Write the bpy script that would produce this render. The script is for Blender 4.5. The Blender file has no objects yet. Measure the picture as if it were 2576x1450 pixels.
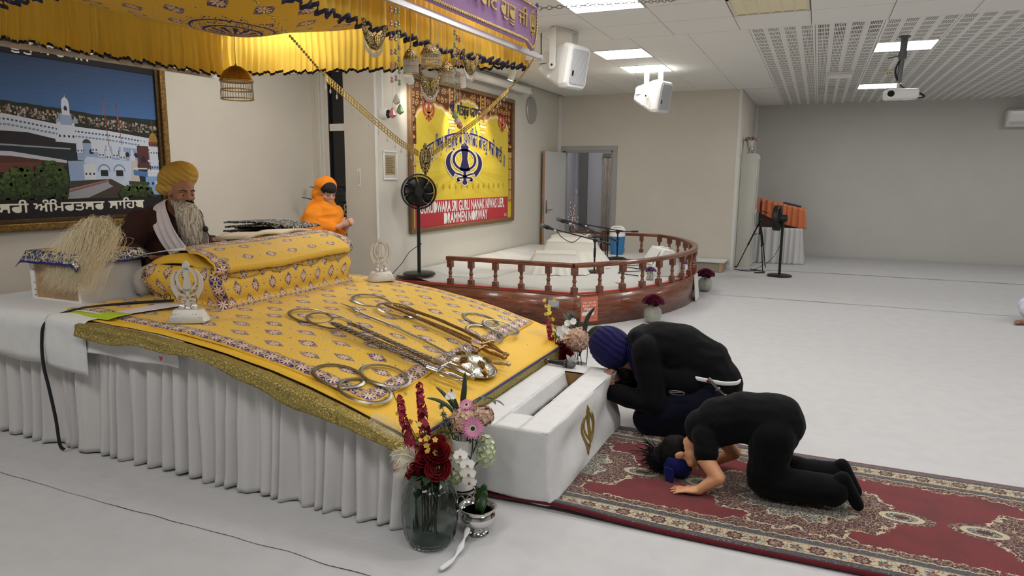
import bpy, bmesh, math, random
import numpy as np
from mathutils import Vector, Matrix, Euler, noise
from mathutils.geometry import delaunay_2d_cdt
random.seed(7)
S = bpy.context.scene
COL = S.collection
PI = math.pi
# ------------------------------------------------------------------ camera
cam_d = bpy.data.cameras.new('camera')
cam_d.sensor_width = 36.0
cam_d.lens = 1735 / 2576 * 36.0
cam_d.clip_start = 0.05
cam = bpy.data.objects.new('camera', cam_d)
COL.objects.link(cam)
YAW, PITCH, ROLL = .41170, .15957, .00798
_f = Vector((-math.sin(YAW) * math.cos(PITCH), math.cos(YAW) * math.cos(PITCH), -math.sin(PITCH)))
_r = Vector((math.cos(YAW), math.sin(YAW), 0)); _u = _r.cross(_f)
_r2 = _r * math.cos(ROLL) + _u * math.sin(ROLL); _u2 = -_r * math.sin(ROLL) + _u * math.cos(ROLL)
cam.matrix_world = Matrix(((_r2.x, _u2.x, -_f.x, 0), (_r2.y, _u2.y, -_f.y, 0), (_r2.z, _u2.z, -_f.z, 1.55), (0, 0, 0, 1)))
S.camera = cam
# ------------------------------------------------------------------ world, exposure
W_ = bpy.data.worlds.new('world'); S.world = W_; W_.use_nodes = True
W_.node_tree.nodes['Background'].inputs[0].default_value = (0.02, 0.022, 0.03, 1)
W_.node_tree.nodes['Background'].inputs[1].default_value = 0.3
S.view_settings.view_transform = 'Standard'
S.view_settings.look = 'None'
S.view_settings.gamma = 1
S.view_settings.use_curve_mapping = False
S.view_settings.exposure = 0.36
PANEL_POWER = 16.0       # emission of the ceiling light panels

# ------------------------------------------------------------------ node helpers
def lin(c):
    """sRGB 0-255 -> linear"""
    o = []
    for x in c[:3]:
        x /= 255.0
        o.append(x / 12.92 if x <= .04045 else ((x + .055) / 1.055) ** 2.4)
    return tuple(o)

class Ex:
    """a socket that can be written as an expression"""
    def __init__(s, nt, k): s.nt, s.k = nt, k
    def _m(s, op, *a, clamp=False):
        n = s.nt.nodes.new('ShaderNodeMath'); n.operation = op; n.use_clamp = clamp
        for i, x in enumerate(a):
            if isinstance(x, Ex): s.nt.links.new(x.k, n.inputs[i])
            else: n.inputs[i].default_value = float(x)
        return Ex(s.nt, n.outputs[0])
    def __add__(s, o): return s._m('ADD', s, o)
    __radd__ = __add__
    def __sub__(s, o): return s._m('SUBTRACT', s, o)
    def __rsub__(s, o): return s._m('SUBTRACT', o, s)
    def __mul__(s, o): return s._m('MULTIPLY', s, o)
    __rmul__ = __mul__
    def __truediv__(s, o): return s._m('DIVIDE', s, o)
    def __pow__(s, o): return s._m('POWER', s, o)
    def __neg__(s): return s._m('MULTIPLY', s, -1)
    def __lt__(s, o): return s._m('LESS_THAN', s, o)
    def __gt__(s, o): return s._m('GREATER_THAN', s, o)
    def abs(s): return s._m('ABSOLUTE', s)
    def floor(s): return s._m('FLOOR', s)
    def fract(s): return s._m('FRACT', s)
    def sin(s): return s._m('SINE', s)
    def cos(s): return s._m('COSINE', s)
    def sqrt(s): return s._m('SQRT', s)
    def min(s, o): return s._m('MINIMUM', s, o)
    def max(s, o): return s._m('MAXIMUM', s, o)
    def mod(s, o): return s._m('FLOORED_MODULO', s, o)
    def atan2(s, o): return s._m('ARCTAN2', s, o)
    def pingpong(s, o): return s._m('PINGPONG', s, o)
    def clamp(s): return s._m('ADD', s, 0, clamp=True)
    def ss(s, a, b):
        n = s.nt.nodes.new('ShaderNodeMapRange'); n.interpolation_type = 'SMOOTHSTEP'
        s.nt.links.new(s.k, n.inputs[0]); n.inputs[1].default_value = a; n.inputs[2].default_value = b
        return Ex(s.nt, n.outputs[0])
    def inv(s): return s._m('SUBTRACT', 1, s)

class Mat:
    """material with a principled shader and expression helpers"""
    def __init__(s, name, col=(.8, .8, .8), rough=.6, metal=0., spec=.5, **kw):
        m = bpy.data.materials.new(name); m.use_nodes = True
        s.m, s.nt = m, m.node_tree
        s.b = s.nt.nodes['Principled BSDF']
        s.b.inputs['Base Color'].default_value = (*col, 1)
        s.b.inputs['Roughness'].default_value = rough
        s.b.inputs['Metallic'].default_value = metal
        s.b.inputs['Specular IOR Level'].default_value = spec
        for k, v in kw.items():
            s.b.inputs[k].default_value = v
        m.diffuse_color = (*col, 1)
    def uv(s):
        n = s.nt.nodes.new('ShaderNodeUVMap'); x = s.nt.nodes.new('ShaderNodeSeparateXYZ')
        s.nt.links.new(n.outputs[0], x.inputs[0])
        return Ex(s.nt, x.outputs[0]), Ex(s.nt, x.outputs[1])
    def objco(s):
        n = s.nt.nodes.new('ShaderNodeTexCoord'); x = s.nt.nodes.new('ShaderNodeSeparateXYZ')
        s.nt.links.new(n.outputs['Object'], x.inputs[0])
        return [Ex(s.nt, x.outputs[i]) for i in range(3)]
    def vec(s, x, y, z=0.):
        n = s.nt.nodes.new('ShaderNodeCombineXYZ')
        for i, a in enumerate((x, y, z)):
            if isinstance(a, Ex): s.nt.links.new(a.k, n.inputs[i])
            else: n.inputs[i].default_value = a
        return n.outputs[0]
    def noise(s, v=None, scale=5, detail=2, rough=.5, dist=0.):
        n = s.nt.nodes.new('ShaderNodeTexNoise'); n.inputs['Scale'].default_value = scale
        n.inputs['Detail'].default_value = detail; n.inputs['Roughness'].default_value = rough; n.inputs['Distortion'].default_value = dist
        if v is None:
            t = s.nt.nodes.new('ShaderNodeTexCoord'); v = t.outputs['Object']
        s.nt.links.new(v, n.inputs['Vector'])
        return Ex(s.nt, n.outputs[0])
    def voro(s, v, scale=5, feature='F1', out=0, rand=1.0):
        n = s.nt.nodes.new('ShaderNodeTexVoronoi'); n.feature = feature
        n.inputs['Scale'].default_value = scale; n.inputs['Randomness'].default_value = rand
        s.nt.links.new(v, n.inputs['Vector'])
        return Ex(s.nt, n.outputs[out])
    def mix(s, a, b, f):
        n = s.nt.nodes.new('ShaderNodeMix'); n.data_type = 'RGBA'
        if isinstance(f, Ex): s.nt.links.new(f.k, n.inputs[0])
        else: n.inputs[0].default_value = f
        for i, x in ((6, a), (7, b)):
            if isinstance(x, Ex): s.nt.links.new(x.k, n.inputs[i])
            else: n.inputs[i].default_value = (*x, 1)
        return Ex(s.nt, n.outputs[2])
    def hue(s, e):
        """random colour socket -> scalar of its red channel"""
        n = s.nt.nodes.new('ShaderNodeSeparateColor'); s.nt.links.new(e.k, n.inputs[0])
        return Ex(s.nt, n.outputs[0]), Ex(s.nt, n.outputs[1])
    def set(s, inp, e): s.nt.links.new(e.k, s.b.inputs[inp])
    def color(s, e): s.set('Base Color', e)
    def bump(s, h, strength=.3, dist=.01):
        n = s.nt.nodes.new('ShaderNodeBump'); n.inputs['Strength'].default_value = strength; n.inputs['Distance'].default_value = dist
        s.nt.links.new(h.k, n.inputs['Height']); s.nt.links.new(n.outputs[0], s.b.inputs['Normal'])
        return s
    def attr(s, name='col'):
        n = s.nt.nodes.new('ShaderNodeAttribute'); n.attribute_name = name
        return Ex(s.nt, n.outputs[0])

def simple(name, rgb, rough=.6, metal=0., spec=.5, noise_amt=0., nscale=8, bump=0., bscale=60, **kw):
    """plain material from sRGB with a little procedural variation"""
    c = lin(rgb)
    M = Mat(name, c, rough, metal, spec, **kw)
    if noise_amt:
        n = M.noise(scale=nscale, detail=4)
        d = tuple(x * (1 - noise_amt) for x in c); l = tuple(min(1, x * (1 + noise_amt)) for x in c)
        M.color(M.mix(d, l, n.ss(.25, .75)))
    if bump:
        M.bump(M.noise(scale=bscale, detail=3), bump, .01)
    return M

MATS = {}
def mt(name, *a, **k):
    if name not in MATS: MATS[name] = simple(name, *a, **k)
    return MATS[name]

# ------------------------------------------------------------------ mesh helpers
class MB:
    def __init__(s): s.v, s.f, s.mi, s.uv, s.c = [], [], [], [], []
    def add(s, vs, fs, mi=0, uvs=None, col=None):
        o = len(s.v); s.v += [tuple(x) for x in vs]
        for f in fs:
            s.f.append(tuple(i + o for i in f)); s.mi.append(mi)
            s.uv.append([uvs[i] for i in f] if uvs else None)
            s.c.append(col)
        return s
    def box(s, c, d, rot=None, mi=0, col=None):
        x, y, z = (a / 2 for a in d); R = rot.to_matrix() if isinstance(rot, Euler) else rot
        vs = []
        for k in ((-1, -1, -1), (1, -1, -1), (1, 1, -1), (-1, 1, -1), (-1, -1, 1), (1, -1, 1), (1, 1, 1), (-1, 1, 1)):
            p = Vector((k[0] * x, k[1] * y, k[2] * z))
            if R is not None: p = R @ p
            vs.append(p + Vector(c))
        return s.add(vs, [(0, 3, 2, 1), (4, 5, 6, 7), (0, 1, 5, 4), (1, 2, 6, 5), (2, 3, 7, 6), (3, 0, 4, 7)], mi, None, col)
    def b2(s, lo, hi, mi=0, col=None):
        return s.box([(a + b) / 2 for a, b in zip(lo, hi)], [abs(b - a) for a, b in zip(lo, hi)], None, mi, col)
    def tube(s, path, rad, n=8, caps=True, closed=False, mi=0, flat=1.0, up=None, col=None):
        P = [Vector(p) for p in path]; m = len(P)
        if not hasattr(rad, '__len__'): rad = [rad] * m
        vs, fs = [], []; ref = Vector(up) if up else None
        prev = None
        for i, p in enumerate(P):
            if closed: t = (P[(i + 1) % m] - P[i - 1])
            else: t = P[min(i + 1, m - 1)] - P[max(i - 1, 0)]
            t = t.normalized() if t.length > 1e-9 else Vector((0, 0, 1))
            if ref is not None: a = ref - t * ref.dot(t)
            elif prev is None:
                q = Vector((0, 0, 1)) if abs(t.z) < .9 else Vector((1, 0, 0)); a = q - t * q.dot(t)
            else: a = prev - t * prev.dot(t)
            if a.length < 1e-6: a = t.orthogonal()
            a.normalize(); prev = a; b = t.cross(a)
            for k in range(n):
                w = 2 * PI * k / n
                vs.append(p + (a * math.cos(w) * flat + b * math.sin(w)) * rad[i])
        R = m if closed else m - 1
        for i in range(R):
            j = (i + 1) % m
            for k in range(n):
                l = (k + 1) % n
                fs.append((i * n + k, i * n + l, j * n + l, j * n + k))
        if caps and not closed:
            fs.append(tuple(reversed(range(n)))); fs.append(tuple((m - 1) * n + k for k in range(n)))
        return s.add(vs, fs, mi, None, col)
    def lathe(s, prof, n=24, c=(0, 0, 0), rot=None, mi=0, mod=None, caps=True, col=None):
        vs, fs = [], []; c = Vector(c); R = rot.to_matrix() if isinstance(rot, Euler) else rot
        for i, (r, z) in enumerate(prof):
            for k in range(n):
                w = 2 * PI * k / n; rr = r * (mod(w, i / max(1, len(prof) - 1)) if mod else 1)
                p = Vector((rr * math.cos(w), rr * math.sin(w), z))
                if R is not None: p = R @ p
                vs.append(p + c)
        for i in range(len(prof) - 1):
            for k in range(n):
                l = (k + 1) % n
                fs.append((i * n + k, i * n + l, (i + 1) * n + l, (i + 1) * n + k))
        if caps:
            if prof[0][0] > 1e-4: fs.append(tuple(reversed(range(n))))
            if prof[-1][0] > 1e-4: fs.append(tuple((len(prof) - 1) * n + k for k in range(n)))
        return s.add(vs, fs, mi, None, col)
    def cyl(s, a, b, r, n=16, mi=0, r2=None, col=None):
        return s.tube([a, b], [r, r if r2 is None else r2], n, True, False, mi, 1.0, None, col)
    def ell(s, c, r, rot=None, nu=12, nv=8, mi=0, col=None):
        R = rot.to_matrix() if isinstance(rot, Euler) else rot
        vs, fs = [], []
        if not hasattr(r, '__len__'): r = (r, r, r)
        def T(p):
            p = Vector((p[0] * r[0], p[1] * r[1], p[2] * r[2]))
            return (R @ p if R is not None else p) + Vector(c)
        vs.append(T((0, 0, -1)))
        for j in range(1, nv):
            ph = -PI / 2 + PI * j / nv
            for i in range(nu):
                th = 2 * PI * i / nu
                vs.append(T((math.cos(ph) * math.cos(th), math.cos(ph) * math.sin(th), math.sin(ph))))
        vs.append(T((0, 0, 1))); L = len(vs) - 1
        for i in range(nu):
            fs.append((0, 1 + (i + 1) % nu, 1 + i))
            o = 1 + (nv - 2) * nu
            fs.append((L, o + i, o + (i + 1) % nu))
        for j in range(nv - 2):
            for i in range(nu):
                a = 1 + j * nu + i; b = 1 + j * nu + (i + 1) % nu
                fs.append((a, b, b + nu, a + nu))
        return s.add(vs, fs, mi, None, col)
    def grid(s, fn, nu, nv, mi=0, closed_u=False, uvf=None, col=None):
        """fn(a,b) with a,b in 0..1 -> point"""
        vs, fs, uvs = [], [], []
        NU = nu if closed_u else nu + 1
        for j in range(nv + 1):
            for i in range(NU):
                a, b = i / nu, j / nv
                vs.append(fn(a, b)); uvs.append(uvf(a, b) if uvf else (a, b))
        for j in range(nv):
            for i in range(nu):
                k = (i + 1) % NU
                fs.append((j * NU + i, j * NU + k, (j + 1) * NU + k, (j + 1) * NU + i))
        return s.add(vs, fs, mi, uvs, col)
    def prism(s, poly, o, ex, ey, ez, h, mi=0, col=None):
        """polygon (2-D) in plane ex,ey at o, extruded h along ez"""
        o, ex, ey, ez = Vector(o), Vector(ex), Vector(ey), Vector(ez); n = len(poly)
        ar = sum(poly[i][0] * poly[(i + 1) % n][1] - poly[(i + 1) % n][0] * poly[i][1] for i in range(n))
        if ar < 0: poly = poly[::-1]
        vs = [o + ex * a + ey * b for a, b in poly] + [o + ex * a + ey * b + ez * h for a, b in poly]
        fs = [tuple(reversed(range(n))), tuple(range(n, 2 * n))] + [(i, (i + 1) % n, n + (i + 1) % n, n + i) for i in range(n)]
        return s.add(vs, fs, mi, None, col)
    def obj(s, name, mat, parent=None, smooth=True, bevel=0., solid=0., sub=0, angle=40, offset=0.):
        """link as one mesh; vertices are given in world space, a parent Empty only shifts the origin"""
        L = Vector((0, 0, 0))
        if parent is not None:
            q = parent
            while q is not None: L += q.location; q = q.parent
        me = bpy.data.meshes.new(name)
        me.from_pydata([(x - L.x, y - L.y, z - L.z) for x, y, z in s.v], [], s.f)
        if any(u is not None for u in s.uv):
            uvl = me.uv_layers.new(name='UVMap'); d = []
            for f, u in zip(s.f, s.uv):
                for k in range(len(f)): d += list(u[k]) if u else [0, 0]
            uvl.data.foreach_set('uv', d)
        if any(c is not None for c in s.c):
            at = me.color_attributes.new('col', 'FLOAT_COLOR', 'CORNER'); d = []
            for f, c in zip(s.f, s.c):
                d += [*(c or (1, 1, 1)), 1.0] * len(f)
            at.data.foreach_set('color', d)
        mats = mat if isinstance(mat, (list, tuple)) else [mat]
        for m in mats: me.materials.append(m.m if isinstance(m, Mat) else m)
        if len(mats) > 1: me.polygons.foreach_set('material_index', s.mi)
        bm = bmesh.new(); bm.from_mesh(me); bmesh.ops.recalc_face_normals(bm, faces=bm.faces) if solid == 0 else None
        bm.to_mesh(me); bm.free()
        if smooth:
            me.polygons.foreach_set('use_smooth', [True] * len(me.polygons))
            if angle < 180: me.set_sharp_from_angle(angle=math.radians(angle))
        o = bpy.data.objects.new(name, me); COL.objects.link(o)
        if parent is not None: o.parent = parent
        if solid:
            d = o.modifiers.new('thick', 'SOLIDIFY'); d.thickness = solid; d.offset = offset
        if sub:
            d = o.modifiers.new('sub', 'SUBSURF'); d.levels = sub; d.render_levels = sub
        if bevel:
            d = o.modifiers.new('bev', 'BEVEL'); d.width = bevel; d.segments = 2; d.limit_method = 'ANGLE'; d.angle_limit = math.radians(40)
        return o

def thing(name, label, cat, loc=(0, 0, 0), group=None, rz=0.):
    o = bpy.data.objects.new(name, None); COL.objects.link(o); o.location = loc; o.rotation_euler = (0, 0, rz)
    o.empty_display_size = .1
    o['label'] = label; o['category'] = cat
    if group: o['group'] = group
    return o
def tag(o, label, cat, group=None):
    o['label'] = label; o['category'] = cat
    if group: o['group'] = group
    return o
def struct(o): o['kind'] = 'structure'; return o
def dup(root, loc, rz=None, label=None, group=None):
    r = root.copy(); COL.objects.link(r); r.location = loc
    if rz is not None: r.rotation_euler = (0, 0, rz)
    if label: r['label'] = label
    if group: r['group'] = group
    for ch in list(root.children):
        c = ch.copy(); COL.objects.link(c); c.parent = r
        for g in list(ch.children):
            d = g.copy(); COL.objects.link(d); d.parent = c
    return r
def piece(src_mesh, name, parent, loc, rot=(0, 0, 0), scale=(1, 1, 1)):
    o = bpy.data.objects.new(name, src_mesh); COL.objects.link(o); o.parent = parent
    o.location = loc; o.rotation_euler = rot; o.scale = scale
    return o

def catmull(pts, n=8, closed=False):
    P = [Vector(p) for p in pts]; m = len(P); out = []
    for i in range(m if closed else m - 1):
        if closed: a, b, c, d = P[i - 1], P[i], P[(i + 1) % m], P[(i + 2) % m]
        else: a, b, c, d = P[max(i - 1, 0)], P[i], P[i + 1], P[min(i + 2, m - 1)]
        for k in range(n):
            t = k / n
            out.append(.5 * ((2 * b) + (c - a) * t + (2 * a - 5 * b + 4 * c - d) * t * t + (3 * b - a - 3 * c + d) * t ** 3))
    if not closed: out.append(P[-1])
    return out
def lerp(a, b, t): return a + (b - a) * t
def interp(x, tab):
    if x <= tab[0][0]: return tab[0][1]
    for (a, b), (c, d) in zip(tab, tab[1:]):
        if x <= c: return b + (d - b) * (x - a) / (c - a)
    return tab[-1][1]
def nz(x, y=0., z=0., s=1.): return noise.noise(Vector((x * s, y * s, z * s)))

# ------------------------------------------------------------------ flat print (posters, lettering)
def glyph_polys(text, size=1., res=5, spacing=1.0):
    """text -> list of triangulated polygons (verts2d, faces) using the fonts that come with Blender"""
    c = bpy.data.curves.new('text', 'FONT'); c.body = text; c.size = size; c.resolution_u = res; c.space_character = spacing
    o = bpy.data.objects.new('text', c); COL.objects.link(o)
    dg = bpy.context.evaluated_depsgraph_get()
    cu = o.to_curve(dg)
    loops = []
    for sp in cu.splines:
        pts = []
        if sp.type == 'BEZIER':
            B = sp.bezier_points; n = len(B)
            for i in range(n):
                a, b = B[i], B[(i + 1) % n]
                p0, p1, p2, p3 = a.co.xy, a.handle_right.xy, b.handle_left.xy, b.co.xy
                straight = ((p1 - p0).length < 1e-6 and (p2 - p3).length < 1e-6)
                for k in range(1 if straight else res):
                    t = k / res; u = 1 - t
                    pts.append(p0 * u ** 3 + p1 * 3 * u * u * t + p2 * 3 * u * t * t + p3 * t ** 3)
        else:
            pts = [p.co.xy for p in sp.points]
        q = []
        for p in pts:
            if not q or (p - q[-1]).length > 1e-5: q.append(p)
        if len(q) > 2 and (q[0] - q[-1]).length < 1e-5: q.pop()
        if len(q) > 2: loops.append([Vector(p) for p in q])
    o.to_curve_clear(); bpy.data.objects.remove(o); bpy.data.curves.remove(c)
    if not loops: return [], []
    vs, fs, sg = [], [], []
    for l in loops:
        b = len(vs); vs += l; fs.append(list(range(b, b + len(l))))
        a = sum(l[i].x * l[(i + 1) % len(l)].y - l[(i + 1) % len(l)].x * l[i].y for i in range(len(l)))
        sg.append(1 if a > 0 else -1)
    ov, oe, of, _, _, orf = delaunay_2d_cdt(vs, [], fs, 1, 1e-6)
    keep = [tuple(f) for f, r in zip(of, orf) if sum(sg[k] for k in r) != 0]
    return [(v.x, v.y) for v in ov], keep

class Print:
    """flat artwork built of coloured polygons, each a hair in front of the one before"""
    def __init__(s, o, ex, ey, step=.0002):
        s.o, s.ex, s.ey = Vector(o), Vector(ex), Vector(ey); s.n = s.ex.cross(s.ey).normalized(); s.k = 0; s.mb = MB(); s.step = step
    def P(s, x, y): return s.o + s.ex * x + s.ey * y + s.n * (s.k * s.step)
    def raw(s, v2, fs, rgb): s.k += 1; s.mb.add([s.P(*p) for p in v2], fs, 0, None, lin(rgb)); return s
    def poly(s, pts, rgb): return s.raw(pts, [tuple(range(len(pts)))], rgb)
    def many(s, polys, rgb):
        v, f = [], []
        for p in polys:
            b = len(v); v += p; f.append(tuple(range(b, b + len(p))))
        return s.raw(v, f, rgb)
    def rect(s, x0, y0, x1, y1, rgb): return s.poly([(x0, y0), (x1, y0), (x1, y1), (x0, y1)], rgb)
    def ellp(s, x, y, rx, ry, rgb, n=20, a0=0, a1=2 * PI):
        return s.poly([(x + rx * math.cos(a0 + (a1 - a0) * i / n), y + ry * math.sin(a0 + (a1 - a0) * i / n)) for i in range(n + (a1 - a0 < 6.2))], rgb)
    @staticmethod
    def strip(pts, w):
        """stroke outline; w scalar or list"""
        P = [Vector(p) for p in pts]; n = len(P)
        if not hasattr(w, '__len__'): w = [w] * n
        L, R = [], []
        for i in range(n):
            t = (P[min(i + 1, n - 1)] - P[max(i - 1, 0)]); t = t.normalized() if t.length > 1e-9 else Vector((1, 0))
            nn = Vector((-t.y, t.x)); L.append(P[i] + nn * w[i] / 2); R.append(P[i] - nn * w[i] / 2)
        return [[tuple(L[i]), tuple(R[i]), tuple(R[i + 1]), tuple(L[i + 1])] for i in range(n - 1)]
    def stroke(s, pts, w, rgb): return s.many(s.strip(pts, w), rgb)
    def text(s, body, x, y, h, rgb, width=None, align='L', warp=None, bold=0., outline=None, mul=None):
        v, f = glyph_polys(body, 1.0)
        if not v: return s
        x0, x1 = min(p[0] for p in v), max(p[0] for p in v)
        sx = h if width is None else width / (x1 - x0)
        ox = {'L': 0, 'C': -(x1 - x0) * sx / 2, 'R': -(x1 - x0) * sx}[align]
        base = [((p[0] - x0) * sx + ox, p[1] * h) for p in v]
        def put(dx, dy, c):
            q = [(a + dx, b + dy) for a, b in base]
            q = [warp(a, b) for a, b in q] if warp else q
            s.raw([(x + a, y + b) for a, b in q], f, c)
        if outline:
            d, c = outline
            for i in range(8): put(d * math.cos(i * PI / 4), d * math.sin(i * PI / 4), c)
        if bold:
            for i in range(4): put(bold * (1, -1, 0, 0)[i], bold * (0, 0, 1, -1)[i], rgb)
        put(0, 0, rgb)
        return s
    def obj(s, name, mat, parent=None): return s.mb.obj(name, mat, parent, smooth=False)

def print_mat(name, rough=.45, spec=.4, bump=0.):
    M = Mat(name, (1, 1, 1), rough, 0., spec); M.color(M.attr()); return M
M_PRINT = print_mat('printed_sheet', .35)
M_PRINT_MATT = print_mat('printed_paper', .7)

# khanda emblem outlines (unit height about 2, centred)
def khanda_polys(k=1.0):
    P = []
    # double-edged sword
    P.append([(0, 1.0), (.13, .83), (.085, .3), (.16, -.12), (.16, -.2), (.05, -.26), (.05, -.62), (.09, -.72), (.06, -.8), (0, -.83),
              (-.06, -.8), (-.09, -.72), (-.05, -.62), (-.05, -.26), (-.16, -.2), (-.16, -.12), (-.085, .3), (-.13, .83)])
    # ring
    n = 32; R0, R1 = .40, .32
    for i in range(n):
        a, b = 2 * PI * i / n, 2 * PI * (i + 1) / n
        P.append([(R0 * math.cos(a), .25 + R0 * math.sin(a) * 1.18), (R0 * math.cos(b), .25 + R0 * math.sin(b) * 1.18), (R1 * math.cos(b), .25 + R1 * math.sin(b) * 1.18), (R1 * math.cos(a), .25 + R1 * math.sin(a) * 1.18)])
    # two curved swords
    for s in (-1, 1):
        out = [(.34, .66), (.52, .45), (.60, .2), (.58, -.08), (.48, -.33), (.38, -.5)]
        inn = [(.30, -.28), (.40, -.15), (.46, .05), (.46, .28), (.42, .48), (.34, .66)]
        o = [tuple(p) for p in catmull(out, 4)]; i_ = [tuple(p) for p in catmull(inn, 4)]
        m = len(o)
        i_ = i_[::-1]
        for j in range(m - 1):
            P.append([(s * o[j][0], o[j][1]), (s * o[j + 1][0], o[j + 1][1]), (s * i_[j + 1][0], i_[j + 1][1]), (s * i_[j][0], i_[j][1])])
        tail = [(.31, -.33), (.2, -.36), (.02, -.45), (-.1, -.52), (-.19, -.52), (-.24, -.58), (-.2, -.65)]
        for q in Print.strip([(s * a, b) for a, b in [tuple(p) for p in catmull(tail, 4)]], .07): P.append(q)
        P.append([(s * (-.2 + .055 * math.cos(2 * PI * i / 10)), -.63 + .055 * math.sin(2 * PI * i / 10)) for i in range(10)])
    return [[(a * k, b * k) for a, b in p] for p in P]
# ================================================================== the room
HC = 3.02
X0, X1, XR = -5.3, -4.45, 6.0
YN, YA, YB, YF = -3.0, 6.43, 12.3, 15.2
XJ = -1.25
m_wall = simple('painted_wall_warm', (214, 209, 198), .75, spec=.3, noise_amt=.015, nscale=3, bump=.04, bscale=180)
m_wall_grey = simple('painted_wall_grey', (203, 202, 198), .8, spec=.25, noise_amt=.02, nscale=2, bump=.05, bscale=160)
m_trim = simple('white_trim', (225, 225, 222), .45)
m_ceil = simple('ceiling_board', (236, 235, 230), .7, spec=.3)
m_floor = simple('grey_carpet_tiles', (120, 122, 128), .95, noise_amt=.15, nscale=60)
m_lav = simple('corridor_paint', (205, 204, 212), .7)
m_doorgrey = simple('door_frame_grey', (164, 165, 166), .5)
m_doorleaf = simple('door_laminate', (210, 208, 205), .45)
m_oakedge = simple('oak_lipping', (176, 133, 104), .5, noise_amt=.1, nscale=30)

def wallbox(name, lo, hi, m):
    return struct(MB().b2(lo, hi).obj(name, m, smooth=False))
T = .15
wallbox('floor', (X0 - T, YN - T, -.1), (XR + T, YF + T + .1, 0), m_floor)
wallbox('wall_left', (X0 - T, YN, 0), (X0, YA + T, HC + .1), m_wall)
# wall beside the tall window, window opening between the two pieces
wx0, wx1 = -5.09, -4.856
aw = struct(MB().b2((wx1, YA, 0), (X1, YA + T, HC + .1)).b2((X0, YA, 0), (wx0 - .16, YA + T, HC + .1)).b2((wx0 - .16, YA, 2.75), (wx1, YA + T, HC + .1)).b2((wx0 - .16, YA, 0), (wx1, YA + T, .08)).obj('wall_alcove', m_wall, smooth=False))
wallbox('wall_side', (X1 - T, YA + T, 0), (X1, YB + T, HC + .1), m_wall)
# back wall with door opening
dx0, dx1, dz = -4.345, -3.41, 2.035
struct(MB().b2((X1, YB, 0), (dx0, YB + T, HC + .1)).b2((dx1, YB, 0), (XJ, YB + T, HC + .1)).b2((dx0, YB, dz), (dx1, YB + T, HC + .1)).obj('wall_back', m_wall, smooth=False))
wallbox('wall_jog', (XJ - T, YB + T, 0), (XJ, YF, HC + .1), m_wall)
wallbox('wall_far', (XJ - T, YF, 0), (XR + T, YF + T, HC + .1), m_wall_grey)
wallbox('wall_right', (XR, YN, 0), (XR + T, YF, HC + .1), m_wall_grey)
wallbox('wall_near', (X0, YN - T, 0), (XR, YN, HC + .1), m_wall)
# corner strips
struct(MB().b2((X1, YB - .035, 0), (X1 + .055, YB, HC)).obj('trim_1', m_trim, bevel=.004))
struct(MB().b2((XJ - .04, YB - .012, 0), (XJ + .012, YB + .03, HC)).obj('trim_2', m_trim, bevel=.004))
struct(MB().b2((XJ, YF - .05, 0), (XJ + .05, YF, HC)).obj('trim_3', m_trim, bevel=.004))
struct(MB().b2((X1 + .0, YA - .012, 0), (X1 + .014, YA + .03, HC)).obj('trim_4', m_trim, bevel=.004))
for i, (a, b) in enumerate((((X1, YB - .02, 0), (dx0 - .09, YB, .09)), ((dx1 + .09, YB - .02, 0), (XJ - .04, YB, .09)))):
    struct(MB().b2(a, b).obj('baseboard_back' if i == 0 else 'baseboard_back_right', m_trim, bevel=.004))

# ---- tall window beside the pillar
m_glassdark = Mat('night_glass', (.012, .013, .016), .06, 0, .5)
w = struct(bpy.data.objects.new('window_1', None)); COL.objects.link(w); w.location = (wx0, YA, 0)
mb = MB(); mb.b2((wx0 - .16, YA + .0, .08), (wx0 - .105, YA + .09, 2.75)); mb.obj('window_frame', m_wall, w, bevel=.004)
mb = MB(); mb.b2((wx0 - .105, YA + .03, .08), (wx0 - .045, YA + .1, 2.75)); mb.obj('window_frame', m_trim, w, bevel=.004)
mb = MB(); mb.b2((wx0 - .045, YA + .015, .08), (wx0 + .0, YA + .1, 2.75)); mb.obj('window_frame', m_wall, w, bevel=.004)
mb = MB(); mb.b2((wx0, YA + .03, 2.045), (wx1, YA + .1, 2.125)); mb.obj('transom', m_trim, w, bevel=.004)
mb = MB(); mb.b2((wx0, YA + .03, .08), (wx0 + .012, YA + .1, 2.75)); mb.obj('gasket', mt('black_rubber', (22, 22, 24), .7), w)
for z0, z1 in ((.08, 2.045), (2.125, 2.75)):
    MB().b2((wx0 + .012, YA + .06, z0), (wx1, YA + .07, z1)).obj('pane', m_glassdark, w, smooth=False)
wallbox('wall_behind_window', (X0, YA + T + .12, 0), (X1 - T, YA + T + .16, HC), mt('night_dark', (18, 19, 22), .9))

# ---- door to the corridor
d = struct(bpy.data.objects.new('door_1', None)); COL.objects.link(d); d.location = (dx1, YB, 0)
mb = MB(); mb.b2((dx0 - .085, YB - .022, dz), (dx1 + .085, YB, dz + .085)); mb.b2((dx1, YB - .022, 0), (dx1 + .085, YB, dz)); mb.b2((dx0 - .085, YB - .022, 0), (dx0, YB, dz)); mb.obj('architrave', m_doorgrey, d, bevel=.003)
mb = MB(); mb.b2((dx1 - .03, YB, 0), (dx1, YB + T, dz)); mb.b2((dx0, YB, 0), (dx0 + .03, YB + T, dz)); mb.b2((dx0, YB, dz - .03), (dx1, YB + T, dz)); mb.obj('jamb', m_doorgrey, d, bevel=.003)
hx, hy = dx0 + .035, YB - .03
fx, fy = X1 + .075, hy - .92
ang = math.atan2(fy - hy, fx - hx)
L = math.hypot(fx - hx, fy - hy); Rz = Matrix.Rotation(ang, 3, 'Z')
def leafp(a, b, z): v = Rz @ Vector((a, b, 0)); return Vector((hx, hy, z)) + v
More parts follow.
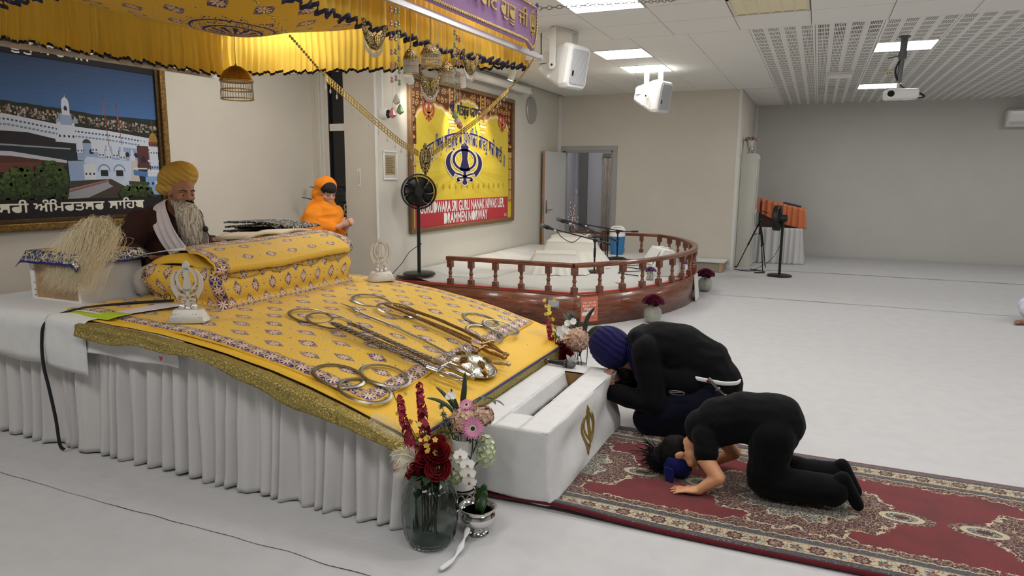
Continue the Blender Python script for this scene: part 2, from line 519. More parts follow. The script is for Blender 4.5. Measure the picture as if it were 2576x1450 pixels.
def leafbox(mb, a0, a1, b0, b1, z0, z1): return mb.box(leafp((a0 + a1) / 2, (b0 + b1) / 2, (z0 + z1) / 2), (a1 - a0, b1 - b0, z1 - z0), Rz)
leaf = leafbox(MB(), 0, L - .012, -.02, .02, .01, dz - .035).obj('leaf', m_doorleaf, d, smooth=False)
leafbox(MB(), L - .012, L, -.02, .02, .01, dz - .035).obj('edge_lipping', m_oakedge, leaf, smooth=False)
m_chrome = mt('brushed_steel', (150, 150, 150), .3, 1.0)
h = MB(); leafbox(h, L - .105, L - .06, .02, .028, .92, 1.15); h.obj('handle_plate', m_chrome, leaf, bevel=.003)
h = MB(); h.tube([leafp(L - .082, .028, .985), leafp(L - .082, .075, .985), leafp(L - .095, .082, .985), leafp(L - .21, .082, .985)], .009, 8); h.obj('handle', m_chrome, leaf)
h = MB(); h.tube([leafp(L - .082, -.028, .985), leafp(L - .082, -.07, .985)], .01, 8); h.obj('handle', m_chrome, leaf)
leafbox(MB(), L - .001, L + .002, -.012, .012, .9, 1.14).obj('lock_plate', m_chrome, leaf, smooth=False)
# corridor behind the door
wallbox('wall_corridor_left', (-5.0, YB + T, 0), (-4.85, 14.6, 2.6), m_lav)
wallbox('wall_corridor_right', (-2.9, YB + T, 0), (-2.75, 14.6, 2.6), m_lav)
wallbox('wall_corridor_back', (-5.0, 14.5, 0), (-2.75, 14.65, 2.6), m_lav)
wallbox('ceiling_corridor', (-5.0, YB + T, 2.5), (-2.75, 14.6, 2.6), m_ceil)
wallbox('floor_corridor', (-5.0, YB, -.1), (-2.75, 14.65, .002), mt('corridor_vinyl', (150, 148, 145), .5))
wallbox('trim_5', (-4.72, 14.42, 0), (-4.56, 14.5, 2.5), mt('dark_post_paint', (128, 126, 124), .7))
sw = MB(); sw.b2((-4.84, 14.484, 1.18), (-4.77, 14.5, 1.29)); o = sw.obj('light_switch', m_trim, bevel=.004)
tag(o, 'white light switch on the corridor wall past the open door', 'switch')
bl = thing('vertical_blind', 'weathered plank-like vertical blind hanging in the corridor past the door', 'blind', (-3.9, 14.4, 0))
MB().b2((-4.2, 14.36, 1.98), (-3.35, 14.44, 2.06)).obj('head_rail', mt('blind_rail', (120, 110, 104), .6), bl, bevel=.004)
Mw = Mat('weathered_plank', lin((190, 178, 170)), .8)
_x, _y, _z = Mw.objco()
Mw.color(Mw.mix(lin((150, 138, 130)), lin((196, 184, 174)), Mw.noise(Mw.vec(_x * 14, _y, _z * 1.3), 3, 5).ss(.3, .7)))
for i in range(9):
    MB().box((-4.15 + .1 * i, 14.4, 1.0), (.092, .012, 1.96), Euler((0, 0, .12 * (-1) ** i))).obj('slat', Mw, bl, smooth=False)

# ---- ceiling: slab, then boards laid one by one
wallbox('ceiling', (X0 - T, YN - T, HC + .016), (XR + T, YF + T, HC + .2), mt('ceiling_void', (150, 149, 146), .9))
ce = bpy.data.objects['ceiling']
def tile_mesh(name, w, h, m, t=.014):
    mb = MB(); mb.box((0, 0, t / 2), (w, h, t)); me = mb.obj('tmp', m, smooth=False); d_ = me.data; bpy.data.objects.remove(me); d_.name = name; return d_
light_cells = []
GX, GY = .655, .645
def is_light_a(cx, cy): return any(abs(cx - a) < .2 and abs(cy - b) < .2 for a, b in LA)
XA = -1.471            # a joint line of the near field
LA = [(XA - GX / 2, 7.53 - 2.5 * GY), (XA - GX / 2, 7.53 - 6.5 * GY), (XA - GX / 2, 7.53 - 10.5 * GY),
      (XA + 2.5 * GX, 7.53 - 2.5 * GY), (XA + 2.5 * GX, 7.53 - 6.5 * GY), (XA + 2.5 * GX, 7.53 - 10.5 * GY), (XA + 6.5 * GX, 7.53 - 2.5 * GY), (XA + 6.5 * GX, 7.53 - 6.5 * GY), (XA + 6.5 * GX, 7.53 - 10.5 * GY),
      (XA - 4.5 * GX, 7.53 - 10.5 * GY), (XA - 3.5 * GX, 7.53 - 4.5 * GY)]
VENT = (XA + 1.5 * GX, 7.53 - 1.5 * GY)
tA = tile_mesh('ceiling_tile_plain', GX - .007, GY - .007, m_ceil)
tA2 = tA
def in_room(x, y): return (x > X0 and y < YA) or (x > X1 and y < YB) or x > XJ
for i in range(-6, 8):
    for j in range(8):
        cx, cy = XA + (i + .5) * GX, 7.53 - (j + .5) * GY
        if cx < (X0 if cy < YA else X1) + .2 or is_light_a(cx, cy) or (abs(cx - VENT[0]) < .2 and abs(cy - VENT[1]) < .2): continue
        piece(tA, 'ceiling_tile', ce, (cx, cy, HC))
# plain boards past the seam
G = .605; XB = -.735
tB = tile_mesh('ceiling_tile_board', G - .006, G - .006, m_ceil)
LB = [(XB - 2.5 * G + .03, 8.41), (XB - 2.5 * G + .03, 9.63)]
for i in range(7):
    for j in range(8):
        cx, cy = XB - (i + .5) * G, 7.53 + (j + .5) * G
        if cx < X1 + .2 or cy > YB + .1: continue
        if i == 2 and j in (1, 3): continue
        top_ = min(cy + G / 2, YB); sy = (top_ - (cy - G / 2)) / G
        if sy < .08: continue
        piece(tB, 'ceiling_tile', ce, (cx, cy - G / 2 + sy * G / 2, HC), scale=(1, sy, 1))
LB = [(XB - 2.5 * G, 7.53 + 1.5 * G), (XB - 2.5 * G, 7.53 + 3.5 * G)]
for j in range(7, 13):
    cy = 7.53 + (j + .5) * G
    piece(tB, 'ceiling_tile', ce, (XB - .255, cy, HC), scale=(.51 / G, 1, 1)) if cy > YB else None
# perforated boards
def perf(name, slot, duty):
    M = Mat(name, lin((236, 235, 230)), .7, spec=.3)
    x, y, z = M.objco()
    bx = ((x + .3025) / .15125).fract(); by = ((y + .3025) / .2017).fract()
    m = (bx > .16) * (bx < .84) * (by > .11) * (by < .87)
    sx = ((x + .3025) / .0147).fract() < duty
    M.color(M.mix(lin((236, 235, 230)), lin(slot), m * sx)); return M
m_perf = perf('ceiling_board_perforated', (120, 119, 117), .5); m_perf_dark = perf('ceiling_board_slotted', (45, 44, 43), .5)
tC = tile_mesh('ceiling_tile_perforated', G - .005, G - .005, m_perf); tD = tile_mesh('ceiling_tile_slotted', G - .005, G - .005, m_perf_dark)
LC = [(2, 2), (2, 8), (7, 2), (7, 8)]
LCpos = []
for i in range(11):
    for j in range(13):
        cx, cy = XB + (i + .5) * G, 7.53 + (j + .5) * G
        if cx > XR - .2 or cy > YF - .1: continue
        if (i, j) in LC: LCpos.append((cx, cy)); continue
        if cx - G / 2 < XJ and cy > YB: continue
        piece(tD if (i, j) in ((1, 0), (1, 8), (1, 9)) else tC, 'ceiling_tile', ce, (cx, cy, HC))

# ---- ceiling light panels
m_panel = Mat('light_panel_diffuser', (.9, .9, .9), .5)
m_panel.b.inputs['Emission Color'].default_value = (1.0, .985, .955, 1); m_panel.b.inputs['Emission Strength'].default_value = PANEL_POWER
m_panel.m.cycles.emission_sampling = 'FRONT'
def light_panel(cx, cy, w, label):
    t = thing('ceiling_light', label, 'ceiling light', (cx, cy, HC), 'square ceiling light panels')
    f = MB(); e = .012
    for a, b in (((-w / 2, -w / 2), (w / 2, -w / 2 + e)), ((-w / 2, w / 2 - e), (w / 2, w / 2)), ((-w / 2, -w / 2), (-w / 2 + e, w / 2)), ((w / 2 - e, -w / 2), (w / 2, w / 2))):
        f.b2((cx + a[0], cy + a[1], HC - .004), (cx + b[0], cy + b[1], HC + .014))
    f.obj('frame', m_trim, t, smooth=False)
    MB().b2((cx - w / 2 + e, cy - w / 2 + e, HC - .001), (cx + w / 2 - e, cy + w / 2 - e, HC + .012)).obj('diffuser', m_panel, t, smooth=False)
for k, (a, b) in enumerate(LA):
    light_panel(a, b, GX - .01, 'glowing square light panel in the plain ceiling beside the canopy chain' if k == 0 else 'glowing square light panel in the plain ceiling over the open floor' if k < 10 else 'glowing square light panel above the canopy near the window wall')
light_panel(*LB[0], G - .008, 'glowing square light panel between the two hanging white loudspeakers')
light_panel(*LB[1], G - .008, 'glowing square light panel just above the farther hanging loudspeaker')
for k, (a, b) in enumerate(LCpos):
    light_panel(a, b, G - .008, ('glowing square light panel crossed by the projector pole', 'glowing square light panel behind the hanging projector body', 'glowing square light panel in the perforated ceiling by the right wall', 'glowing square light panel in the perforated ceiling by the right wall')[k])
# ---- louvred fitting that is switched off
vx, vy = VENT; hw, hh = GX / 2 - .01, GY / 2 - .01
t = thing('louvre_fitting', 'cream louvred ceiling fitting, switched off, set in the plain ceiling', 'ceiling fitting', (vx, vy, HC))
f = MB()
for a, b in (((-hw, -hh), (hw, -hh + .02)), ((-hw, hh - .02), (hw, hh)), ((-hw, -hh), (-hw + .02, hh)), ((hw - .02, -hh), (hw, hh))):
    f.b2((vx + a[0], vy + a[1], HC - .006), (vx + b[0], vy + b[1], HC + .014))
f.obj('frame', mt('cream_metal', (226, 222, 200), .4), t, smooth=False)
m_lv = mt('louvre_reflector', (238, 230, 196), .4, .1)
MB().b2((vx - hw + .02, vy - hh + .02, HC + .012), (vx + hw - .02, vy + hh - .02, HC + .0155)).obj('backing', mt('louvre_dark', (58, 50, 34), .6), t, smooth=False)
for i in range(7):
    x = vx - hw + .02 + (2 * hw - .04) * i / 6
    MB().b2((x - .008, vy - hh + .02, HC - .002), (x + .008, vy + hh - .02, HC + .011)).obj('blade', m_lv, t, smooth=False)
n = 13
cb = MB()
for i in range(6):
    for j in range(n):
        x = vx - hw + .02 + (2 * hw - .04) * (i + .5) / 6; y = vy - hh + .03 + (2 * hh - .06) * (j + .5) / n
        cb.grid(lambda a, b, x=x, y=y: (x + (a - .5) * .085, y + (b - .5) * .03 + .006 * math.sin(a * 9), HC + .009 - .01 * math.sin(b * PI)), 6, 4)
o = cb.obj('reflector', m_lv, t); o['kind'] = 'stuff'
# ---- white sheets over the floor
def sheet_mat(name, rgb, sc=1.0):
    M = Mat(name, lin(rgb), .85, 0, .2); M.b.inputs['Sheen Weight'].default_value = .15
    x, y, z = M.objco()
    n1 = M.noise(M.vec(x * .35, y * 1.6, 0.), 2.2 * sc, 3, .55, .6); n2 = M.noise(M.vec(x, y, z), 9 * sc, 3, .5, .3)
    r = ((n1 - .5).abs()).ss(0, .05).inv()
    M.color(M.mix(lin(rgb), tuple(.94 * c for c in lin(rgb)), n2.ss(.35, .75)))
    M.bump(n1 * .6 + n2 * .25 + r * .25, .22, .02); return M
m_sheet = sheet_mat('white_floor_sheet', (188, 188, 190))
m_sheet2 = sheet_mat('white_cover_sheet', (198, 197, 193), 1.6)
def floor_sheet(label, x0, x1, y0, y1, z, step=.06, ridges=(), fray=0., seedv=0):
    mb = MB(); nu, nv = int((x1 - x0) / step), int((y1 - y0) / step)
    def fn(a, b):
        x, y = lerp(x0, x1, a), lerp(y0, y1, b)
        e = min(b, 1 - b) * (y1 - y0)
        yy = y + (.03 * nz(x * .8, seedv) + .012 * nz(x * 5, seedv + 3) if (b == 0 or b == 1) else 0)
        zz = z + .004 * nz(x * 1.1, y * 3 + seedv) + .003
        for ry, amp, wd, sl, ph in ridges:
            c = ry + sl * (x - x0) + .05 * nz(x * .5, ry) ; dd = (y - c) / wd
            k = max(0., nz(x * .45 + ph, ry * 3) + .35)
            zz += amp * k * math.exp(-dd * dd)
        zz = max(zz, z + .0006)
        if e < .001: zz = z + .002 + .004 * abs(nz(x * 4, seedv + 9))
        return (x, yy, zz)
    mb.grid(fn, nu, nv)
    o = mb.obj('floor_sheet', m_sheet, smooth=True, angle=180)
    return tag(o, label, 'floor sheet')
floor_sheet('white floor sheet spread in front of the draped dais, next to the seam', -5.25, 5.9, -2.9, 2.09, .001, .09, [(1.75, .010, .03, .0, 1), (1.3, .008, .05, .01, 4), (.8, .008, .05, .01, 2)], seedv=1)
floor_sheet('narrow white floor sheet tucked under the pleated dais skirt', -5.25, 5.9, 2.05, 2.80, .006, .045, [(2.26, .014, .025, .006, 2.3), (2.2, .010, .02, -.01, 6), (2.55, .008, .03, .0, 9), (2.09, .012, .02, 0, 3)], seedv=2)
floor_sheet('white floor sheet between the red carpet and the curved stage', -5.25, 5.9, 2.75, 9.55, .002, .07, [(4.25, .012, .05, .0, 1), (4.9, .010, .05, .01, 5), (5.6, .012, .05, -.01, 2), (6.3, .012, .06, .0, 8), (7.3, .01, .06, .01, 4), (8.2, .012, .06, 0, 3)], seedv=3)
floor_sheet('white floor sheet in front of the far standing fan', -4.4, 5.9, 9.5, 12.55, .006, .08, [(10.2, .012, .06, .0, 2), (11.2, .012, .06, .01, 6), (12., .012, .06, .0, 3)], seedv=4)
floor_sheet('white floor sheet running along the grey far wall', -1.2, 5.9, 12.5, 15.14, .010, .08, [(13.2, .012, .06, .0, 2), (14.3, .012, .06, .01, 6)], seedv=5)
# ================================================================== cloth patterns
YEL, NAVY, GOLD, PINK = lin((226, 184, 58)), lin((38, 30, 112)), lin((196, 164, 96)), lin((232, 200, 172))
def lattice(u, v, du, dv, off=.5):
    row = (v / dv).floor()
    uu = u / du + row.mod(2) * off
    return (uu.fract() - .5) * du, ((v / dv).fract() - .5) * dv
def floral(M, u, v, sc=1.0):
    """dense gold and pink embroidery on navy"""
    P = M.vec(u, v, 0.)
    w = M.noise(P, 25 * sc, 1)
    Pw = M.vec(u + w * .012, v + w * .012, 0.)
    d = M.voro(Pw, 62 * sc); e = M.voro(Pw, 40 * sc, 'DISTANCE_TO_EDGE'); r, g = M.hue(M.voro(Pw, 62 * sc, 'F1', 1))
    petals = (d < .36) * (r > .25)
    c = M.mix(NAVY, M.mix(PINK, GOLD, g > .55), petals)
    return M.mix(c, GOLD, e < .055)
def vine(M, a, b, w):
    """border: rings of petals repeating along a, across b in 0..w"""
    p = w * 1.05
    x = ((a / p).fract() - .5) * p; y = b - w / 2
    r = (x * x + y * y).sqrt(); th = y.atan2(x)
    pet = ((th * 4).cos().abs() * .30 * w + .06 * w)
    flower = (r < pet) * (r > .04 * w)
    ring = ((r - .42 * w).abs() < .035 * w)
    x2 = ((a / p + .5).fract() - .5) * p
    r2 = (x2 * x2 + y * y).sqrt(); bud = (r2 < .16 * w) * (r2 > .05 * w)
    sp = M.voro(M.vec(a, b, 0.), 70)
    c = M.mix(NAVY, PINK, sp < .26)
    c = M.mix(c, floral(M, a, b, 1.2), (y.abs() > .3 * w))
    c = M.mix(c, PINK, flower); c = M.mix(c, GOLD, ring.max(bud))
    return c
def motifs(M, u, v, du, dv, a, b, vert=False):
    cu, cv = lattice(u, v, du, dv)
    if vert: L, Wd = cv.abs(), cu.abs()
    else: L, Wd = cu.abs(), cv.abs()
    edge = (1 - (L / a) ** 1.4)
    sh = Wd - edge * b
    leaf = (sh < 0) * (L < a); rim = (sh.abs() < .0022) * (L < a)
    r = (cu * cu + cv * cv).sqrt(); th = cv.atan2(cu)
    pet = (th * 4).cos().abs()
    petal = (r < pet * .8 * b) * (r > .12 * b)
    inner = M.mix(floral(M, u, v, 1.5), PINK, petal)
    # small stars between
    su, sv = lattice(u + du * .5, v, du, dv)
    sr = (su * su + sv * sv).sqrt(); st = (sv.atan2(su) * 4).cos().abs()
    star = (sr < st * .011 + .003); eye = sr < .0045
    # sequins
    tu, tv = lattice(u, v, .026, .021); tr = (tu * tu + tv * tv).sqrt(); seq = tr < .0022
    c = M.mix(YEL, lin((172, 128, 36)), seq)
    c = M.mix(c, lin((216, 180, 150)), star); c = M.mix(c, NAVY, eye)
    c = M.mix(c, inner, leaf); c = M.mix(c, GOLD, rim)
    return c, leaf
def embroidered(name, du=.225, dv=.125, a=.066, b=.037, vert=False, borders=(), rough=.5):
    """borders: (axis 'u'/'v', lo, hi) bands in metres of the uv map"""
    M = Mat(name, YEL, rough, 0, .35); M.b.inputs['Sheen Weight'].default_value = .2
    u, v = M.uv()
    c, leaf = motifs(M, u, v, du, dv, a, b, vert)
    mask = leaf
    for ax, lo, hi in borders:
        k, o = (u, v) if ax == 'u' else (v, u)
        band = (k > lo) * (k < hi)
        c = M.mix(c, vine(M, o, k - lo, hi - lo), band); mask = mask.max(band)
        for q in (lo, hi): c = M.mix(c, GOLD, (k - q).abs() < .003)
    M.color(c)
    n = M.noise(M.vec(u, v, 0.), 16, 3, .6, .5); n2 = M.voro(M.vec(u, v, 0.), 90)
    M.bump(n * .8 + n2 * mask * .25, .4, .012)
    g = M.voro(M.vec(u, v, 0.), 140); M.set('Metallic', (g < .22) * mask * .75); return M
m_yel = simple('plain_yellow_cloth', (226, 180, 52), .6, noise_amt=.03, nscale=3, bump=.15, bscale=14)
m_gold = Mat('gold_brocade', lin((150, 134, 70)), .38, .55, .5)
_x, _y, _z = m_gold.objco()
_n = m_gold.voro(m_gold.vec(_x, _y, _z), 55, 'DISTANCE_TO_EDGE'); _n2 = m_gold.noise(m_gold.vec(_x, _y, _z), 220, 3)
m_gold.color(m_gold.mix(lin((176, 158, 90)), lin((112, 98, 46)), _n.ss(.0, .12).inv() * .6 + _n2.ss(.4, .7) * .4)); m_gold.bump(_n2 * .5 + _n.ss(0, .15), .5, .006)
m_satin = Mat('white_satin', lin((200, 199, 199)), .36, 0, .6); m_satin.b.inputs['Sheen Weight'].default_value = .25; m_satin.b.inputs['Anisotropic'].default_value = .5
_x, _y, _z = m_satin.objco(); m_satin.bump(m_satin.noise(m_satin.vec(_x * 3, _y * 3, _z * .5), 6, 3), .12, .02)
m_cotton = sheet_mat('white_cotton', (216, 217, 218), 1.5)
m_wood_raw = simple('raw_board', (176, 140, 92), .7, noise_amt=.12, nscale=20)

# ================================================================== the dais
DY0, DY1 = 2.45, 4.55
ZT = [(-4.75, .765), (-3.8, .757), (-3.3, .745), (-3.05, .732), (-2.83, .712), (-2.55, .675), (-2.27, .625), (-2.05, .573), (-1.82, .508), (-1.63, .447), (-1.52, .412)]
def zt(x): return interp(x, ZT)
dais = thing('dais', 'long draped dais sloping down to the offering box, with pleated white satin skirt', 'dais', (-3.1, 3.5, 0))
prof = [(-4.74, .03)] + [(x, z - .02) for x, z in ZT] + [(-1.53, .03)]
MB().prism([(a, b) for a, b in prof], (0, DY0 + .03, 0), (1, 0, 0), (0, 0, 1), (0, 1, 0), DY1 - DY0 - .06).obj('platform', m_wood_raw, dais, smooth=False)
def skirt(name, pts, nrm, pleat, ztop, seed, amp=.028, zb=.012, head=.0, tongues=0.):
    """pts: function s(metres)->(x,y); hangs from ztop(x) to the floor"""
    L, f = pts
    mb = MB(); nu, nv = int(L / .0085), 26
    rnd = random.Random(seed); ph = [rnd.uniform(-.5, .5) for _ in range(400)]
    def fn(a, b):
        s = a * L; x, y = f(s)
        q = s / pleat; k = int(q); t = q - k
        wob = lerp(ph[k], ph[k + 1], t)
        w = math.sin(2 * PI * (q + .7 * wob + .12 * math.sin(q * 1.7 + 2 * b)))
        w2 = math.sin(2 * PI * (q * 2.3 + wob))
        sharp = math.copysign(abs(w) ** .75, w)
        grow = (.25 + .75 * min(1, b * 2.2)) if b > head else .1
        d = amp * grow * (sharp * (.75 + .5 * wob) + .22 * w2 * (1 - b * .5)) + .03 * b * b
        z1 = ztop(x); z0 = zb + .012 * (ph[(k + 7) % 380] + .5) - tongues * max(0, wob) * .02
        z = lerp(z1, max(z0, .012), b)
        if b > .93: d += .012 * abs(ph[(k + 3) % 380])
        return (x + nrm[0] * d, y + nrm[1] * d, z)
    mb.grid(fn, nu, nv)
    return mb.obj(name, m_satin, dais, smooth=True, angle=180, solid=.003)
def hseg(x0, x1, y): return (abs(x1 - x0), lambda s: (x0 + s * (1 if x1 > x0 else -1), y))
skirt('skirt', hseg(-4.76, -3.74, DY0 + .0), (0, -1), .112, lambda x: .74, 1, .034)
skirt('skirt', hseg(-3.76, -2.835, DY0), (0, -1), .102, lambda x: zt(x) - .02, 2, .036)
skirt('skirt', hseg(-2.85, -1.50, DY0 - .012), (0, -1), .088, lambda x: zt(x) - .022, 3, .032, .01, .07, 1)
skirt('skirt', (DY1 - DY0 + .01, lambda s: (-1.532, DY0 - .015 + s)), (1, 0), .07, lambda x: .385, 4, .010)
skirt('skirt', (DY1 - DY0, lambda s: (-4.755, DY1 - s)), (-1, 0), .08, lambda x: .74, 5)
skirt('skirt', hseg(-1.5, -4.75, DY1), (0, 1), .08, lambda x: zt(x) - .02, 6, .02)
# heading band of the sloping skirt
hb = MB(); hb.grid(lambda a, b: (lerp(-2.845, -1.5, a), DY0 - .03 - .012 * b + .006 * nz(a * 14, b), zt(lerp(-2.845, -1.5, a)) - .0 - .06 * b), 80, 4)
hb.obj('skirt_heading', m_cotton, dais, angle=180, solid=.002)

def drape(label, x0, x1, zb, yin, seed, sag=.0, xoff=0., zoff=.0, hem=True, parent=None, mat=None, name='cover_sheet'):
    """cloth lying on the dais top and hanging over its near edge"""
    mb = MB(); r = .035; z_edge = .012 + zoff
    lt = yin - (DY0 - .02)
    def fn(a, b):
        x = lerp(x0, x1, a); ztop = zt(x) + z_edge
        wrin = .006 * nz(x * 5 + seed, b * 6, seed)
        hang = ztop - zb(a) - r
        tot = lt + r * PI / 2 + hang; s = b * tot
        yo = DY0 - .035 - r - zoff
        if s < lt: y, z = yin - s * (yin - (yo + r)) / lt, ztop + wrin * min(1, (lt - s) * 4 + .2) + .004
        elif s < lt + r * PI / 2:
            th = (s - lt) / r; y, z = yo + r - r * math.sin(th), ztop - r + r * math.cos(th) + .004
        else:
            h = s - lt - r * PI / 2
            y, z = yo - .012 * h + wrin * 2.2 + .012 * nz(x * 3.3 + seed * 7, h * 5) * min(1, h * 8), ztop - r - h
        return (x + xoff * max(0, b - .5), y, z)
    mb.grid(fn, max(12, int((x1 - x0) / .022)), 46)
    o = mb.obj(name, mat or m_cotton, parent, angle=180, solid=.0025)
    return tag(o, label, 'cloth') if parent is None else o
drape('wide white cotton sheet hanging over the dais edge below the white cabinet', -4.74, -3.80, lambda a: lerp(.535, .50, a) + .012 * math.sin(a * 7), 4.4, 1)
drape('narrow white cotton flap hanging deepest over the dais edge under the green card', -3.835, -3.52, lambda a: lerp(.50, .475, a), 3.3, 2, zoff=.008)
o = drape('white cotton flap with a small red heart hanging over the dais edge', -3.545, -2.86, lambda a: lerp(.60, .59, a) + .006 * math.sin(a * 9), 2.75, 3, zoff=-.012)
hp = Print((-2.925, DY0 - .101, .645), (1, 0, 0), (0, -.0, 1)); hp.poly([(0, -.014), (.012, .004), (.012, .012), (.004, .014), (0, .008), (-.004, .014), (-.012, .012), (-.012, .004)], (176, 40, 70)); hp.obj('heart_mark', M_PRINT_MATT, o)

# yellow cloth with gold border
uc = thing('yellow_undercloth', 'plain yellow cloth with gold brocade border lying under the embroidered cover', 'cloth', (-2.5, 3.5, .6))
mb = MB(); mb.grid(lambda a, b: (lerp(-3.6, -1.515, a), lerp(DY0 - .02, DY1, b), zt(lerp(-3.6, -1.515, a)) + .014 + .004 * nz(a * 12, b * 9)), 70, 50)
mb.obj('sheet', m_yel, uc, angle=180, solid=.002)
def near_gold(a, b):
    x = lerp(-3.56, -1.50, a); h = .058 + .02 * math.sin(x * 5.2) + .02 * nz(x * 4)
    t = b * (h + .03)
    y = DY0 - .02 - min(t, .03) * .9 - (.012 + .012 * nz(x * 6, b * 2) + .006) * (b > .3)
    z = zt(x) + .012 - max(0, t - .03) - .1 * t * (t < .03) + .002 * nz(x * 20, b)
    return (x, y - .022 * b - .02, z)
MB().grid(near_gold, 110, 10).obj('gold_border', m_gold, uc, angle=180, solid=.0025)
def front_gold(a, b):
    y = lerp(DY0 - .03, DY1, a)
    return (-1.512 + .012 * b + .003 * nz(y * 8, b), y, .418 - b * (.085 - .02 * a) + .003 * nz(y * 5))
MB().grid(front_gold, 90, 8).obj('gold_border', m_gold, uc, angle=180, solid=.0025)
MB().tube([(-1.512, lerp(DY0 - .02, DY1, i / 30), .424 + .002 * nz(i * .4)) for i in range(31)], .007, 6).obj('navy_piping', mt('navy_cloth', (38, 34, 104), .6), uc)
# embroidered cover over the slope
m_rum = embroidered('embroidered_yellow_cover', borders=(('v', 0, .085), ('v', 1.895, 1.98), ('u', 1.975, 2.06)))
def rum(a, b):
    x = lerp(-3.86, -1.80, a); y = lerp(2.52 - .03 * math.sin(a * 3.1), 4.50, b)
    z = zt(x) + .026 + .007 * nz(x * 2.2 + y, y * 2.6) + .004 * nz(x * 7, y * 6, 3)
    if a < .15: z += .012
    # soft fold running down the slope
    f = (y - (2.75 + .28 * (x + 2.9))) ; z += .010 * math.exp(-(f / .05) ** 2) * (x > -2.8) * min(1, (x + 2.8) * 3)
    f = (y - (3.95 + .1 * (x + 2.9))); z += .008 * math.exp(-(f / .07) ** 2)
    e = min(a, 1 - a, b, 1 - b)
    if e < .01: z -= .006
    return (x, y, z)
mb = MB(); mb.grid(rum, 150, 140, uvf=lambda a, b: (a * 2.06, b * 1.98))
rumo = tag(mb.obj('embroidered_cover', m_rum, angle=180, solid=.004), 'large embroidered yellow cloth with navy floral border spread over the sloping dais', 'cloth')
edge = [rum(i / 60, 0) for i in range(61)] + [rum(1, i / 60) for i in range(1, 61)] + [rum(1 - i / 60, 1) for i in range(1, 61)]
MB().tube([(x, y, z - .002) for x, y, z in edge], .006, 6).obj('piping', m_yel, rumo)
def on_cover(x, y):
    return rum((x + 3.86) / 2.06, max(0, min(1, (y - 2.5) / 2.0)))[2] + .003
# ================================================================== scripture stand under its cover
st = thing('scripture_stand', 'low scripture stand covered in embroidered yellow cloth with navy borders, in front of the reader', 'stand', (-3.45, 3.6, .76))
SX = [(.742, -3.80, -3.10), (.76, -3.79, -3.15), (.80, -3.775, -3.175), (.85, -3.80, -3.16), (.90, -3.83, -3.165), (.95, -3.835, -3.185), (1.0, -3.80, -3.20)]
SYn = [(.742, 2.93), (.765, 2.985), (.80, 3.0), (.86, 2.965), (.92, 2.955), (.97, 2.975), (1.0, 3.0)]
SYf = [(.742, 4.31), (.765, 4.28), (.80, 4.235), (.86, 4.225), (.92, 4.275), (.97, 4.285), (1.0, 4.25)]
def ring_at(z, n_end=26, n_front=56):
    xr, xf = interp(z, [(a, b) for a, b, c in SX]), interp(z, [(a, c) for a, b, c in SX]); yn, yf = interp(z, SYn), interp(z, SYf)
    r = .05; pts = []
    def seg(x0, y0, x1, y1, n, u0, u1):
        for i in range(n): t = i / n; pts.append((lerp(x0, x1, t), lerp(y0, y1, t), lerp(u0, u1, t)))
    seg(xr, yf - .25, xr, yn + r, 20, -.95, -.05)
    for i in range(6): th = i / 6 * PI / 2; pts.append((xr + r - r * math.cos(th), yn + r - r * math.sin(th), -.05 + .08 * i / 6))
    seg(xr + r, yn, xf - r, yn, n_end, .03, .58)
    for i in range(6): th = i / 6 * PI / 2; pts.append((xf - r + r * math.sin(th), yn + r - r * math.cos(th), .58 + .08 * i / 6))
    seg(xf, yn + r, xf, yf - r, n_front, .66, 1.86)
    for i in range(6): th = i / 6 * PI / 2; pts.append((xf - r + r * math.cos(th), yf - r + r * math.sin(th), 1.86 + .08 * i / 6))
    seg(xf - r, yf, xr, yf, n_end, 1.94, 2.5)
    return pts
zs = [.742 + i * .258 / 18 for i in range(19)]
mb = MB(); rows = [ring_at(z) for z in zs]; n = len(rows[0]); vs, uvs, fs = [], [], []
for j, (z, row) in enumerate(zip(zs, rows)):
    for i, (x, y, u) in enumerate(row):
        w = .007 * nz(u * 9, z * 12) * (1 if 0 < j < 18 else .3) + .004 * nz(u * 26, z * 9)
        vs.append((x + w, y - w * .7, z + (.008 * nz(u * 6, 5) - .002 if j == 0 else 0))); uvs.append((u, z - .742))
for j in range(18):
    for i in range(n - 1): fs.append((j * n + i, j * n + i + 1, (j + 1) * n + i + 1, (j + 1) * n + i))
mb.add(vs, fs, 0, uvs)
m_stand = embroidered('embroidered_stand_cover', .15, .088, .048, .033, True, borders=(('v', -.01, .035), ('u', -.035, .06), ('u', .57, .655), ('u', 1.87, 1.97)))
cv = mb.obj('cover', m_stand, st, angle=180, solid=.004)
MB().tube([(x, y, .744 + .004 * nz(u * 6)) for x, y, u in rows[0][18:]], .006, 6).obj('piping', m_yel, cv)
# sloping top of the stand
def top(a, b):
    y = lerp(3.0, 4.25, b); x = lerp(-3.81, -3.19, a)
    z = 1.0 + .075 * math.sin(PI * min(1, a * 1.05 + .02)) ** .7 * (.88 + .12 * b) + .02 * b
    e = min(b, 1 - b); z -= .05 * max(0, 1 - e / .06) ** 2
    return (x, y, z + .004 * nz(x * 9, y * 9))
MB().grid(top, 24, 50, uvf=lambda a, b: (b * 1.3, .1 + a * .6)).obj('top_cushion', m_yel, st, angle=180, solid=.004)
